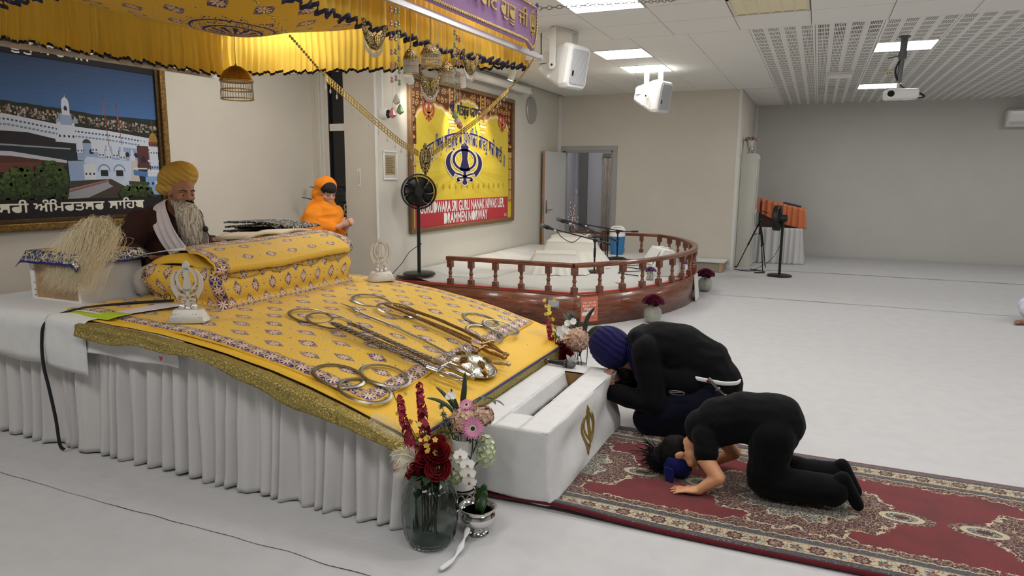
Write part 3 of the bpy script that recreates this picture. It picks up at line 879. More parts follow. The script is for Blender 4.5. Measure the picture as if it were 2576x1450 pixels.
# folded-back border lying over the top: thick fold with rounded front
m_fold = embroidered('embroidered_fold', .2, .14, .05, .03, False, borders=(('v', .01, .15), ('u', -.02, .10), ('u', 1.26, 1.4)))
def fold(a, b):
    """a along the stand (near to far), b from ridge over the front edge"""
    y = lerp(2.945, 4.30, a)
    tip = max(0, 1 - a / .09); tip2 = max(0, (a - .94) / .06)
    bb = b * (1 - .42 * tip2)
    prof = [(0, (-3.53, 1.094)), (.28, (-3.41, 1.090)), (.55, (-3.29, 1.064)), (.8, (-3.185, 1.018)), (.92, (-3.155, .985)), (1.0, (-3.165, .955))]
    x = interp(bb, [(k, p[0]) for k, p in prof]); z = interp(bb, [(k, p[1]) for k, p in prof])
    x += .17 * tip * (1 - b) ; z += .022 * a - .012 * tip * (1 - b)
    z += .006 * nz(y * 5, b * 4) + .012 * math.sin(a * 9 + 1) * b * .5; y += .03 * (b - .3) * tip2 - .02 * tip * b
    return (x, y, z + .012)
fo = MB().grid(fold, 80, 22, uvf=lambda a, b: (a * 1.36, b * .47)).obj('folded_border', m_fold, st, angle=180, solid=.012)
MB().tube([fold(i / 40, 0) for i in range(41)], .006, 6).obj('piping', m_yel, fo)
MB().tube([fold(0, i / 14) for i in range(15)], .007, 6).obj('piping', m_yel, fo)
# scalloped gold cord under the fold
cord = []
for i in range(121):
    t = i / 120; y = lerp(3.06, 4.2, t); s = (t * 4) % 1
    cord.append((-3.172 + .004 * math.sin(t * 40), y, .955 + .03 * t - .03 * math.sin(PI * s) ** .8 * (1 - .5 * (s < .25)) ))
MB().tube(cord, .0055, 6).obj('gold_cord', mt('gold_thread', (198, 170, 104), .35, .5), cv)
# white cloth and open book on the reader's side
def page(a, b):
    y = lerp(3.06, 3.86, a); x = lerp(-3.95, -3.50, b)
    z = 1.035 + .055 * b + .03 * a + .003 * nz(y * 9, x * 9)
    return (x + .05 * a, y, z + .03 * math.sin(PI * b) * .4)
MB().grid(page, 30, 16).obj('white_page_cloth', m_cotton, st, angle=180, solid=.004)
bk = MB()
for k, (y0, y1) in enumerate(((3.62, 3.98), (3.98, 4.30))):
    bk.grid(lambda a, b, y0=y0, y1=y1: (lerp(-3.88, -3.58, b), lerp(y0, y1, a), 1.105 + .02 * math.sin(PI * a) + .018 * b), 12, 8)
bk.obj('open_book', simple('book_pages', (214, 200, 176), .8), st, angle=180, solid=.02)
m_white_lac = mt('white_lacquer', (232, 230, 226), .35)
MB().b2((-3.74, 3.05, .75), (-3.25, 4.2, 1.0)).obj('core', m_wood_raw, st, smooth=False)
# white cushion / rolled cloth on the near reader side
def pil(a, b):
    th = 2 * PI * a; y = lerp(2.98, 3.35, b); e = math.sin(PI * min(1, max(0, b))) ** .35
    return (-3.90 + .085 * math.cos(th) * e, y, .87 + .115 * math.sin(th) * e + .006 * nz(th, b * 5))
tag(MB().grid(pil, 24, 14, closed_u=True).obj('white_bolster', m_cotton, angle=180), 'white bolster cushion tucked behind the covered stand beside the cabinet', 'cushion')

# ================================================================== white cabinet with cloth and fly whisk
cb = thing('bedside_cabinet', 'small white cabinet with bare hardboard back standing on the dais', 'cabinet', (-4.24, 2.87, .765))
cx0, cx1, cy0, cy1, cz0, cz1 = -4.46, -4.0, 2.70, 3.12, .772, 1.055
fr = MB()
for lo, hi in (((cx0, cy0, cz0), (cx0 + .042, cy1, cz1)), ((cx1 - .026, cy0, cz0), (cx1, cy1, cz1)), ((cx0 + .042, cy0, cz0), (cx1 - .026, cy1, cz0 + .016)), ((cx0, cy0, cz1), (cx1, cy1, cz1 + .018))): fr.b2(lo, hi)
fr.obj('carcass', m_white_lac, cb, smooth=False)
MB().b2((cx0 + .042, cy0 + .006, cz0 + .016), (cx1 - .026, cy0 + .012, cz1)).obj('back_panel', simple('hardboard', (170, 140, 108), .8, noise_amt=.12, nscale=25), cb, smooth=False)
for z in (.80, .835, .88, .96): MB().cyl((cx0 + .036, cy0 + .001, z), (cx0 + .036, cy0 - .002, z), .004, 8).obj('screw_hole', mt('black_rubber'), cb)
# cloth over the cabinet
def silvery(name, vlo):
    M = Mat(name, YEL, .45, 0, .5); u, v = M.uv()
    band = (u < vlo).max(u > .62 - vlo).max(v < vlo).max(v > .58 - vlo)
    outer = (u < .014).max(u > .606).max(v < .014).max(v > .566)
    d = M.voro(M.vec(u, v, 0.), 62); e = M.voro(M.vec(u, v, 0.), 36, 'DISTANCE_TO_EDGE'); r, g = M.hue(M.voro(M.vec(u, v, 0.), 62, 'F1', 1))
    c = M.mix(lin((34, 36, 96)), M.mix(lin((196, 192, 160)), lin((150, 152, 130)), g > .5), (d < .42) * (r > .15)); c = M.mix(c, lin((214, 208, 176)), e < .05)
    c = M.mix(YEL, c, band); c = M.mix(c, lin((36, 34, 112)), outer); M.color(c); M.set('Metallic', band * (d < .42) * .6); M.bump(d * band, .5, .005); return M
m_silv = silvery('silver_embroidered_cloth', .11)
def cabcloth(a, b):
    u, v = a - .5, b - .5; w, h = .64, .60
    x, y = u * w, v * h; hx, hy = .235, .215
    ox, oy = max(0, abs(x) - hx), max(0, abs(y) - hy)
    o = math.hypot(ox, oy); cz = cz1 + .024
    sx, sy = math.copysign(1, x), math.copysign(1, y)
    if o > 0:
        k = .55
        drop = o * .83 + (.05 * (ox * oy) ** .5)
        return ((cx0 + cx1) / 2 + sx * (min(abs(x), hx) + ox * k), (cy0 + cy1) / 2 + sy * (min(abs(y), hy) + oy * k), cz - drop + .005 * nz(x * 20, y * 20))
    return ((cx0 + cx1) / 2 + x, (cy0 + cy1) / 2 + y, cz + .003 * nz(x * 12, y * 12))
tag(MB().grid(cabcloth, 44, 44, uvf=lambda a, b: (a * .62, b * .58)).obj('cabinet_cloth', m_silv, angle=180, solid=.003), 'square yellow cloth with silver embroidered navy border lying over the white cabinet', 'cloth')
wk = thing('fly_whisk', 'ceremonial fly whisk with long cream hair lying on the cabinet cloth', 'whisk', (-4.15, 2.95, 1.08))
MB().tube([(-4.36, 3.03, 1.095), (-4.30, 3.02, 1.10), (-4.18, 2.99, 1.105), (-4.05, 2.97, 1.105)], [.022, .03, .03, .022], 12).obj('cloth_wrap', m_cotton, wk)
MB().ell((-4.31, 3.06, 1.145), .017).obj('metal_knob', mt('polished_steel', (210, 210, 210), .12, 1.), wk)
hair = MB(); rr = random.Random(3)
for i in range(2300):
    th = rr.gauss(0, .75); sp = rr.random()
    b0 = Vector((-4.07 + rr.gauss(0, .025), 2.93 + rr.gauss(0, .03), 1.12 + rr.random() * .05))
    dx = math.sin(th) * (.12 + .12 * sp) + .03; dy = -.10 - .12 * rr.random() ; up = .14 * rr.random() ** .6 * math.cos(th * .8)
    drop = .08 + .22 * rr.random() ** .8
    p1 = b0 + Vector((dx * .35, dy * .35, up * .9)); p2 = b0 + Vector((dx * .8, dy * .75, up * .55 - drop * .25)); p3 = b0 + Vector((dx * 1.08 + rr.gauss(0, .02), dy * 1.0, -drop))
    p3.y = min(p3.y, 2.655 if p3.z < 1.06 else 2.9)
    P = catmull([b0, p1 + Vector((rr.gauss(0, .012),) * 3), p2 + Vector((rr.gauss(0, .02),) * 3), p3], 5)
    hair.tube([p + Vector((rr.gauss(0, .002), rr.gauss(0, .002), rr.gauss(0, .002))) for p in P], [.0008] * (len(P) - 4) + [.0007, .0006, .0004, .0003], 3, False)
o = hair.obj('hair', Mat('cream_hair', lin((240, 226, 192)), .5, 0, .4), wk, angle=180); o['kind'] = 'stuff'

# stack with folded brocade behind the stand
sk = thing('cloth_stack_table', 'small table behind the stand under a yellow cloth and dark brocade', 'table', (-4.1, 4.35, .76))
MB().b2((-4.5, 4.2, .765), (-3.75, 4.5, 1.03)).obj('body', m_white_lac, sk, bevel=.006)
M = Mat('dark_silver_brocade', lin((110, 110, 106)), .5, .1); x, y, z = M.objco(); d_ = M.voro(M.vec(x, y, z), 60); r_, g_ = M.hue(M.voro(M.vec(x, y, z), 60, 'F1', 1))
M.color(M.mix(lin((40, 38, 58)), M.mix(lin((206, 202, 172)), lin((150, 152, 136)), g_ > .5), (d_ < .45) * (r_ > .2))); M.bump(d_, .5, .005); m_broc = M
def skc(a, b):
    x = lerp(-4.58, -3.66, a); y = lerp(4.12, 4.56, b); o = max(0, abs(x + 4.12) - .36) + max(0, 4.2 - y)
    return (x, y, 1.045 - o * .55 + .004 * nz(x * 9, y * 9))
MB().grid(skc, 40, 20).obj('brocade_cover', m_broc, sk, angle=180, solid=.004)
MB().grid(lambda a, b: (lerp(-4.38, -3.70, a), lerp(4.15, 4.5, b), 1.062 + .02 * a + .006 * math.sin(a * 9) * b), 30, 10).obj('yellow_fold', m_yel, sk, angle=180, solid=.022)
fb = thing('folded_brocade', 'folded dark silver brocade cloth lying on the yellow fold behind the stand', 'folded cloth', (-4.05, 4.33, 1.08))
def swirl(a, b):
    path = [(-4.36, 1.102), (-4.2, 1.100), (-4.0, 1.10), (-3.88, 1.103), (-3.80, 1.118), (-3.795, 1.142), (-3.84, 1.158), (-3.95, 1.157), (-4.15, 1.150), (-4.34, 1.135)]
    P = catmull([(p[0], 0, p[1]) for p in path], 6); q = P[min(len(P) - 1, int(a * (len(P) - 1)))]
    return (q.x, lerp(4.16, 4.47, b), q.z + .004 * nz(q.x * 9, b * 5))
MB().grid(swirl, 54, 8).obj('cloth', m_broc, fb, angle=180, solid=.014)
MB().grid(lambda a, b: (lerp(-4.36, -3.66, a), lerp(4.17, 4.5, b), 1.17 + .025 * math.sin(a * 2.6) + .006 * nz(a * 9, b * 8) - .03 * a), 30, 8).obj('top_layer', m_broc, fb, angle=180, solid=.014)
MB().grid(lambda a, b: (lerp(-4.28, -3.9, a), lerp(4.2, 4.45, b), 1.126 + .004 * nz(a * 9, b * 8)), 16, 6).obj('inner_layer', mt('dark_lining', (70, 70, 82), .7), fb, angle=180, solid=.01)

# papers, card and cable on the dais
pp = tag(MB().grid(lambda a, b: (lerp(-3.78, -3.46, a) + .12 * b, lerp(2.50, 2.93, b), zt(-3.6) + .036 + .003 * math.sin(a * 5 + b * 3)), 12, 14).obj('printed_sheet', simple('printed_note', (214, 212, 224), .7, noise_amt=.06, nscale=160), angle=180, solid=.0015), 'sheet of paper printed with faint lines lying at the near end of the stand', 'paper')
tag(MB().grid(lambda a, b: (lerp(-3.80, -3.44, a) + .05 * b, lerp(2.455, 2.56, b), zt(-3.6) + .040 - .05 * (1 - b) ** 2 * .35), 14, 8).obj('green_card', mt('lime_card', (174, 200, 44), .5), angle=180, solid=.002), 'lime green card sticking out over the dais edge under the paper', 'card')
cbl = catmull([(-3.50, 2.93, .80), (-3.62, 2.80, .80), (-3.72, 2.62, .80), (-3.795, 2.48, .785), (-3.835, 2.378, .74), (-3.85, 2.355, .64), (-3.845, 2.348, .5), (-3.82, 2.348, .38), (-3.79, 2.35, .2), (-3.77, 2.345, .06), (-3.76, 2.36, .022)], 8)
tag(MB().tube(cbl, .0085, 8).obj('black_cable', mt('black_rubber'), smooth=True), 'black cable running off the dais and down its pleated skirt', 'cable')
g = thing('eyeglasses', 'black framed eyeglasses folded on the dais behind the papers', 'glasses', (-3.62, 2.95, .80))
for s in (0, 1):
    c = Vector((-3.66 + .075 * s, 2.99 - .035 * s, .80)); MB().tube([c + Vector((.028 * math.cos(t * PI / 8), 0, .02 * math.sin(t * PI / 8) + .01)) for t in range(16)], .0028, 6, closed=True).obj('rim', mt('black_plastic', (18, 18, 20), .35), g)
MB().tube([(-3.69, 2.99, .81), (-3.60, 3.03, .80), (-3.53, 3.0, .79)], .0028, 6).obj('temple', mt('black_plastic'), g)
# ================================================================== weapons and emblems laid on the cover
m_silver = mt('aged_silver', (176, 172, 164), .22, 1.0, noise_amt=.12, nscale=40)
m_steel = mt('dull_steel', (150, 148, 140), .32, 1.0, noise_amt=.1, nscale=30)
m_brass = mt('aged_brass', (150, 118, 66), .3, 1.0, noise_amt=.25, nscale=60)
m_bronze = mt('bronze_scabbard', (112, 84, 50), .38, .8, noise_amt=.35, nscale=35)
M = Mat('braided_silver', lin((150, 140, 130)), .35, .85); x, y, z = M.objco()
d_ = M.voro(M.vec(x * 1.0, y * 1.0, z), 150, 'F1', 0, .25); M.color(M.mix(lin((206, 196, 186)), lin((70, 58, 52)), d_.ss(.28, .5))); M.bump(d_.inv(), .8, .004); m_braid = M
def chakram(x, y, R, label, tilt=0., lift=0.):
    w = .021; n = 48; mb = MB(); vs, fs = [], []
    for i in range(n):
        a = 2 * PI * i / n
        for rr, h in ((R, .002), (R - w, .002), (R - w, .0055), (R - w * .5, .0075), (R, .0025)):
            px, py = x + rr * math.cos(a), y + rr * math.sin(a)
            vs.append((px, py, on_cover(px, py) * .35 + (on_cover(x, y) - .28 * (px - x)) * .65 + h + lift + .004))
    k = 5
    for i in range(n):
        j = (i + 1) % n
        for q in range(k): fs.append((i * k + q, j * k + q, j * k + (q + 1) % k, i * k + (q + 1) % k))
    mb.add(vs, fs)
    tag(mb.obj('throwing_ring', m_steel, angle=30), label, 'ring', 'steel throwing rings on the cover')
chakram(-2.686, 3.191, .135, 'steel throwing ring lying upslope of the silver sword points')
chakram(-2.543, 3.172, .135, 'steel throwing ring lying across the tips of the braided silver swords', lift=.009)
chakram(-2.668, 3.777, .135, 'steel throwing ring lying upslope of the bronze sword points')
chakram(-2.419, 3.701, .135, 'steel throwing ring lying across the tips of the bronze swords', lift=.012)
chakram(-2.016, 4.09, .125, 'highest steel ring of the three at the far lower corner of the cover')
chakram(-1.882, 3.877, .125, 'steel ring of the far corner three that lies nearest the bronze hilts', lift=.006)
chakram(-1.852, 4.061, .125, 'steel ring of the far corner three that overlaps the navy border corner', lift=.010)
chakram(-2.035, 2.598, .128, 'highest steel ring of the three at the near lower corner of the cover')
chakram(-1.898, 2.783, .128, 'steel ring of the near corner three beside the silver sword', lift=.009)
chakram(-1.871, 2.575, .128, 'lowest steel ring of the three, over the near border corner', lift=.004)
def opath(pts, h, n=20):
    P = catmull([(a, b, 0) for a, b in pts], n); return [Vector((p.x, p.y, on_cover(p.x, p.y) + h)) for p in P]
def sword(label, pts, hilt, r, msc, mh, group, h=.02, bow=1):
    t = thing('sword', label, 'sword', (pts[0][0], pts[0][1], on_cover(*pts[0])), group)
    P = opath(pts, h + r); n = len(P)
    MB().tube(P, [r * interp(i / n, [(0, .45), (.06, .8), (.2, .95), (1, 1)]) for i in range(n)], 12, flat=.62, up=(0, 0, 1)).obj('scabbard', msc, t)
    e = P[-1]; hp = Vector((hilt[0], hilt[1], on_cover(min(hilt[0], -1.62), hilt[1]) + h + r * .9)); d = (hp - e).normalized(); s = Vector((-d.y, d.x, 0)).normalized()
    MB().tube([e - d * .05, e + d * .012], [r * 1.12, r * 1.2], 12, flat=.7, up=(0, 0, 1)).obj('scabbard_mouth', mh, t)
    MB().tube([P[1], P[4]], [r * .5, r * .95], 10, flat=.66, up=(0, 0, 1)).obj('chape', mh, t)
    g = MB(); g.tube([e + d * .02 - s * .055, e + d * .014 - s * .03, e + d * .02, e + d * .014 + s * .03, e + d * .02 + s * .055], [.009, .007, .011, .007, .009], 8); g.obj('crossguard', mh, t)
    L = (hp - e).length
    MB().tube([e + d * .02, e + d * (L * .3), e + d * (L * .55), e + d * (L * .8), e + d * L], [.010, .016, .018, .013, .011], 10).obj('grip', mh, t)
    MB().ell(hp, (.02, .02, .014)).obj('pommel', mh, t)
    if bow: MB().tube(catmull([e + d * .02 + s * .05 * bow, e + d * (L * .4) + s * .058 * bow, e + d * (L * .85) + s * .035 * bow, hp], 6), .005, 6).obj('knuckle_bow', mh, t)
    return t
sword('sword in braided silver scabbard with bright hilt, the one nearer the near border', [(-2.46, 3.09), (-2.1, 3.03), (-1.746, 3.02)], (-1.60, 3.05), .021, m_braid, m_silver, 'silver scabbard swords', bow=-1)
sword('sword in braided silver scabbard with bright hilt, the one beside the shield', [(-2.41, 3.17), (-2.1, 3.135), (-1.77, 3.132)], (-1.59, 3.125), .017, m_braid, m_silver, 'silver scabbard swords', bow=1)
sword('curved sword in dark bronze scabbard, the one nearer the shield', [(-2.52, 3.69), (-2.15, 3.62), (-1.774, 3.585)], (-1.62, 3.60), .015, m_bronze, m_brass, 'bronze scabbard swords', bow=1)
sword('curved sword in dark bronze scabbard, the one nearer the far rings', [(-2.47, 3.73), (-2.12, 3.725), (-1.79, 3.70)], (-1.63, 3.655), .015, m_bronze, m_brass, 'bronze scabbard swords', bow=-1)
t = thing('dagger', 'slim brass dagger lying between the two silver scabbards', 'dagger', (-2.0, 3.1, .6))
P = opath([(-2.16, 3.085), (-1.95, 3.10), (-1.80, 3.115)], .03); MB().tube(P, .008, 8).obj('sheath', m_brass, t); MB().tube([P[0] + Vector((-.06, 0, .015)), P[0]], [.006, .01], 8).obj('grip', m_silver, t)
t = thing('dagger', 'slim steel dagger lying between the two bronze scabbards', 'dagger', (-2.05, 3.62, .6))
P = opath([(-2.24, 3.655), (-2.05, 3.65), (-1.86, 3.645)], .03); MB().tube(P, .007, 8).obj('sheath', m_brass, t); MB().tube([P[0] + Vector((-.06, .005, .015)), P[0]], [.005, .009], 8).obj('grip', m_steel, t)
t = thing('spear', 'long thin steel spear lying across the middle of the cover', 'spear', (-2.3, 3.45, .65))
P = opath([(-2.54, 3.464), (-2.2, 3.40), (-1.835, 3.338)], .014); MB().tube(P, .0065, 8).obj('shaft', m_steel, t); MB().ell(P[-1], .011).obj('butt', m_steel, t)
tp = opath([(-2.754, 3.547), (-2.64, 3.505), (-2.53, 3.461)], .014, 8); MB().tube(tp, [lerp(.002, .017, min(1, i / 12)) if i < 14 else .007 for i in range(len(tp))], 8, flat=.3, up=(0, 0, 1)).obj('spear_head', m_silver, t)
# shield
sh = thing('shield', 'round domed metal shield with raised emblems near the foot of the cover', 'shield', (-1.70, 3.335, .5))
nrm = Vector((.27, 0, .96)).normalized(); Rm = nrm.to_track_quat('Z', 'Y').to_matrix(); sc_ = Vector((-1.70, 3.335, on_cover(-1.70, 3.335) + .012))
prof = [(.145, 0), (.140, .008), (.128, .022), (.10, .042), (.065, .056), (.03, .063), (0.001, .065)]
MB().lathe(prof, 40, sc_, Rm).obj('dome', mt('hammered_nickel', (196, 192, 182), .2, 1., bump=.25, bscale=70), sh)
MB().tube([sc_ + Rm @ Vector((.143 * math.cos(i * PI / 20), .143 * math.sin(i * PI / 20), .004)) for i in range(40)], .006, 6, closed=True).obj('rim', m_silver, sh)
KH = khanda_polys(.034)
for k in range(5):
    a = .4 + k * 2 * PI / 5; rr = .085; c = sc_ + Rm @ Vector((rr * math.cos(a), rr * math.sin(a), .052)); nn = (Rm @ Vector((math.cos(a) * .42, math.sin(a) * .42, .9))).normalized()
    ey = (Rm @ Vector((-math.cos(a), -math.sin(a), .4))).normalized(); ex = ey.cross(nn).normalized()
    mb = MB()
    for p in KH: mb.prism(p, c - nn * .004, ex, ey, nn, .009)
    mb.obj('emblem', m_brass, sh, smooth=False)
for lab, pts in (('curved steel horn blade pointing upslope from behind the shield towards the bronze swords', [(-1.94, 3.56), (-1.87, 3.52), (-1.80, 3.46), (-1.76, 3.41)]), ('curved steel horn blade pointing upslope from behind the shield towards the spear', [(-1.95, 3.23), (-1.88, 3.275), (-1.81, 3.31), (-1.76, 3.335)])):
    P = opath(pts, .028, 8); n = len(P); tag(MB().tube(P, [lerp(.001, .016, i / n) for i in range(n)], 8, flat=.25, up=(0, 0, 1)).obj('horn_blade', m_steel), lab, 'blade', 'horn blades by the shield')
for lab, a, b in (('small brass hilted dagger lying on the near rim of the shield', (-1.66, 3.325), (-1.555, 3.265)), ('small brass hilted dagger lying off the far rim of the shield', (-1.66, 3.46), (-1.55, 3.51))):
    t = thing('small_dagger', lab, 'dagger', (a[0], a[1], .5), 'small brass daggers'); z0 = on_cover(*a) + (.06 if b[1] < 3.4 else .03); z1 = on_cover(-1.6, b[1]) + .028
    A, B = Vector((*a, z0)), Vector((*b, z1)); MB().tube([A, lerp(A, B, .5), B], [.012, .014, .009], 8).obj('grip', m_brass, t)
    s_ = (B - A).cross(Vector((0, 0, 1))).normalized(); MB().tube([A - s_ * .03, A + s_ * .03], .007, 6).obj('guard', m_brass, t); MB().ell(B, .013).obj('pommel', m_silver, t)
    MB().tube(catmull([A + s_ * .025, lerp(A, B, .5) + s_ * .035, B], 5), .004, 6).obj('knuckle_bow', m_brass, t)
# silver khanda trophies
M = Mat('glitter_silver', lin((214, 212, 206)), .4, .35); d_ = M.voro(M.vec(*M.objco()), 260); M.bump(d_, .4, .003); m_glit = M
def trophy(x, y, ang, label, s=1.0):
    z = on_cover(x, y) + .004; t = thing('khanda_trophy', label, 'trophy', (x, y, z), 'silver emblem trophies')
    ex = Vector((math.cos(ang), math.sin(ang), 0)); ey = Vector((0, 0, 1)); en = ex.cross(ey)
    mb = MB(); vs = []
    for w, d, h in ((.105, .062, 0), (.108, .064, .008), (.078, .045, .066), (.072, .04, .07)):
        for k in range(24):
            a = 2 * PI * k / 24; c, q = math.cos(a), math.sin(a); m = max(abs(c), abs(q)) ** .55
            vs.append(Vector((x, y, z + h * s)) + ex * (w * s * c / m) + en * (d * s * q / m))
    fs = [(j * 24 + k, j * 24 + (k + 1) % 24, (j + 1) * 24 + (k + 1) % 24, (j + 1) * 24 + k) for j in range(3) for k in range(24)] + [tuple(range(23, -1, -1)), tuple(range(72, 96))]
    mb.add(vs, fs); base = mb.obj('base', m_glit, t, angle=35)
    st = MB(); rr = random.Random(5)
    for k in range(26):
        u = -.085 + .17 * (k % 9) / 8 + .01 * (k // 9 % 2); h = .012 + .018 * (k // 9); f = 1 - h / .075 * .28
        st.ell(Vector((x, y, z + h * s)) + ex * (u * f * s) + en * (.0605 * s * (1 - h / .066 * .3)), .0032, nu=6, nv=4)
    st.obj('studs', mt('crystal_stud', (190, 190, 200), .1, .9), base)
    c = Vector((x, y, z + s * (.07 + .125)))
    mb = MB()
    for p in khanda_polys(.138 * s): mb.prism(p, c - en * .008, ex, ey, en, .016)
    em = mb.obj('emblem', m_glit, t, smooth=False)
    for k in (-1, 0, 1): MB().ell(c + ex * (.032 * k * s) + ey * (-.125 * s + .012 * abs(k)) + en * .006, .017 * s, nu=12, nv=8).obj('ball', mt('pearl_silver', (226, 224, 220), .22, .6), em)
trophy(-3.07, 2.66, .52, 'silver khanda trophy standing on the cover by the near end of the stand', 1.0)
trophy(-3.0, 4.37, .95, 'silver khanda trophy standing on the cover by the far end of the stand', 1.0)

# ================================================================== offering box
ob = thing('offering_box', 'low offering box under white cloth with a slot in its top and a gold emblem', 'offering box', (-1.28, 3.46, 0))
bx0, bx1, by0, by1, bz = -1.485, -1.075, 2.875, 4.045, .362
sx0, sx1, sy0, sy1 = -1.345, -1.215, 3.06, 3.90
wd = MB(); wd.b2((bx0 + .01, by0 + .01, .015), (bx1 - .01, by0 + .03, bz)); wd.b2((bx0 + .01, by1 - .03, .015), (bx1 - .01, by1 - .01, bz)); wd.b2((bx0 + .01, by0 + .03, .015), (bx0 + .03, by1 - .03, bz)); wd.b2((bx1 - .03, by0 + .03, .015), (bx1 - .01, by1 - .03, bz)); wd.b2((bx0 + .01, by0 + .01, .0), (bx1 - .01, by1 - .01, .018))
wd.b2((sx1 + .0, sy0, bz - .09), (sx1 + .018, sy1, bz + .002)); wd.b2((sx0 - .02, sy1 - .005, bz - .12), (sx1 + .02, sy1 + .012, bz + .002))
m_oak = simple('oak_veneer', (150, 116, 70), .5, noise_amt=.18, nscale=14)
wd.obj('carcass', m_oak, ob, smooth=False)
MB().b2((sx0 - .02, sy0 - .02, bz - .15), (sx1 + .02, sy1 + .02, bz - .14)).obj('slot_floor', mt('slot_dark', (60, 52, 44), .8), ob, smooth=False)
# cloth: top ring around the slot, drapes on the sides
def boxtop(x, y):
    z = bz + .012 + .003 * nz(x * 12, y * 9)
    if x < sx0: z -= .02 * (1 - abs((x - bx0) / (sx0 - bx0) - .15)) * 0
    return z
ct = MB()
def quad(x0, x1, y0, y1, nx, ny, fz=boxtop): ct.grid(lambda a, b: (lerp(x0, x1, a), lerp(y0, y1, b), fz(lerp(x0, x1, a), lerp(y0, y1, b))), nx, ny)
quad(bx0 - .012, sx0, by0 - .012, by1 + .012, 8, 40); quad(sx1, bx1 + .012, by0 - .012, by1 + .012, 8, 40); quad(sx0, sx1, by0 - .012, sy0, 6, 8); quad(sx0, sx1, sy1, by1 + .012, 6, 8)
ct.grid(lambda a, b: (sx0 + .035 * b, lerp(sy0, sy1 - .03 * b, a), bz + .012 - .085 * b + .006 * nz(a * 12, b * 3)), 30, 6)
ct.grid(lambda a, b: (sx1 + .004 - .004 * b, lerp(sy0, sy1, a), bz + .014 - .018 * b + .008 * nz(a * 16, 4)), 30, 3)
ct.grid(lambda a, b: (lerp(sx0, sx1, a), sy0 + .01 * b, bz + .012 - .03 * b), 8, 3)
ct.obj('cloth_top', m_cotton, ob, angle=180, solid=.003)
def side(a, b):
    """near face then the right face, hanging to the floor"""
    L1, L2 = bx1 - bx0, by1 - by0; s = a * (L1 + L2); r = .015
    flare = .035 * b * b
    if s < L1: x, y, nx_, ny_ = bx0 + s, by0, 0, -1
    else: x, y, nx_, ny_ = bx1, by0 + s - L1, 1, 0
    k = math.exp(-((s - L1) / .03) ** 2)
    t = max(0, s - L1)
    sagw = (.016 * math.sin(t * 9 + b * 5) * math.sin(PI * b) + .02 * nz(t * 3, b * 3, 2)) * (t > 0) * min(1, t * 4) + .006 * nz(s * 6, b * 4) * b
    zb = .045 if s < L1 else .03 - .02 * min(1, t)
    if s < L1: zb = lerp(.055, .02, a * (L1 + L2) / L1)
    o = .012 + flare * (.4 if s < L1 else 1) + sagw
    d = (Vector((nx_, ny_, 0)) * (1 - k) + Vector((.75, -.75, 0)) * k)
    return (x + d.x * o, y + d.y * o, lerp(bz + .013, zb, b))
MB().grid(side, 110, 26).obj('cloth_drape', m_cotton, ob, angle=180, solid=.003)
MB().grid(lambda a, b: (lerp(bx0, bx1, a), by1 + .012 + .02 * b, lerp(bz + .012, .03, b)), 10, 8).obj('cloth_drape', m_cotton, ob, angle=180, solid=.003)
# gold emblem on the right face
L1, L2 = bx1 - bx0, by1 - by0
em = MB(); nvert = 0
for p in khanda_polys(.155):
    pts = []
    for (u, v) in p:
        y = 3.44 + u * 1.05; z = .185 + v; b = (bz + .013 - z) / (bz + .013 - .02); P = Vector(side((L1 + y - by0) / (L1 + L2), max(0, min(1, b))))
        pts.append((P.x + .004, y + u * 0, z))
    em.add(pts, [tuple(range(len(pts)))])
em.obj('gold_emblem', mt('gold_applique', (150, 122, 52), .45, .3), ob, smooth=False, solid=.003)
mc = thing('handheld_microphone', 'black handheld microphone with steel mesh head lying on the far end of the offering box', 'microphone', (-1.4, 3.97, .38))
def mic_parts(t, A, B, r=.017, neck=True):
    A, B = Vector(A), Vector(B); d = (B - A).normalized()
    MB().tube([A, lerp(A, B, .2), lerp(A, B, .6), B - d * .045], [r * .62, r * .75, r * .95, r * 1.15], 14).obj('body', mt('black_plastic', (18, 18, 20), .35), t)
    MB().tube([B - d * .05, B - d * .04], r * 1.45, 14).obj('collar', mt('mic_collar', (90, 90, 92), .3, .8), t)
    M_ = 'mesh_steel'
    if M_ not in MATS:
        q = Mat(M_, lin((120, 120, 122)), .35, .9); q.bump(q.voro(q.vec(*q.objco()), 500), .9, .002); MATS[M_] = q
    MB().ell(B - d * .012, (r * 1.5, r * 1.5, r * 1.75), d.to_track_quat('Z', 'Y').to_matrix(), 16, 10).obj('grille', MATS[M_], t)
mic_parts(mc, (-1.53, 4.0, .396), (-1.315, 3.965, .402), .018)
MB().tube([(-1.50, 3.995, .397), (-1.475, 3.99, .398)], .0155, 12).obj('ring', m_silver, mc)
MB().tube(catmull([(-1.53, 4.0, .396), (-1.60, 4.02, .42), (-1.66, 4.06, .47)], 6), .004, 6).obj('cable', mt('black_rubber'), mc)

# ================================================================== carpet
def persian(M, u, v, ground, c1, c2, line, sc, dens=.34):
    P0 = M.vec(u, v, 0.); w = M.noise(P0, 14, 2)
    P = M.vec(u + (w - .5) * .05, v + (w - .5) * .05, 0.)
    d = M.voro(P, sc); r, g = M.hue(M.voro(P, sc, 'F1', 1)); e = M.voro(P, sc * .55, 'DISTANCE_TO_EDGE')
    c = M.mix(ground, M.mix(c1, c2, g > .55), (d < dens) * (r > .3)); return M.mix(c, line, (e < .045))
M = Mat('persian_carpet', lin((120, 26, 34)), .95, 0, .1); M.b.inputs['Sheen Weight'].default_value = .3
u, v = M.uv(); CW = 1.18
RED, MAR, CRM, SLATE, TEAL, TAN = lin((108, 20, 28)), lin((68, 20, 28)), lin((182, 170, 144)), lin((70, 78, 84)), lin((58, 80, 88)), lin((164, 130, 98))
e = v.min(CW - v).min(u + .1)
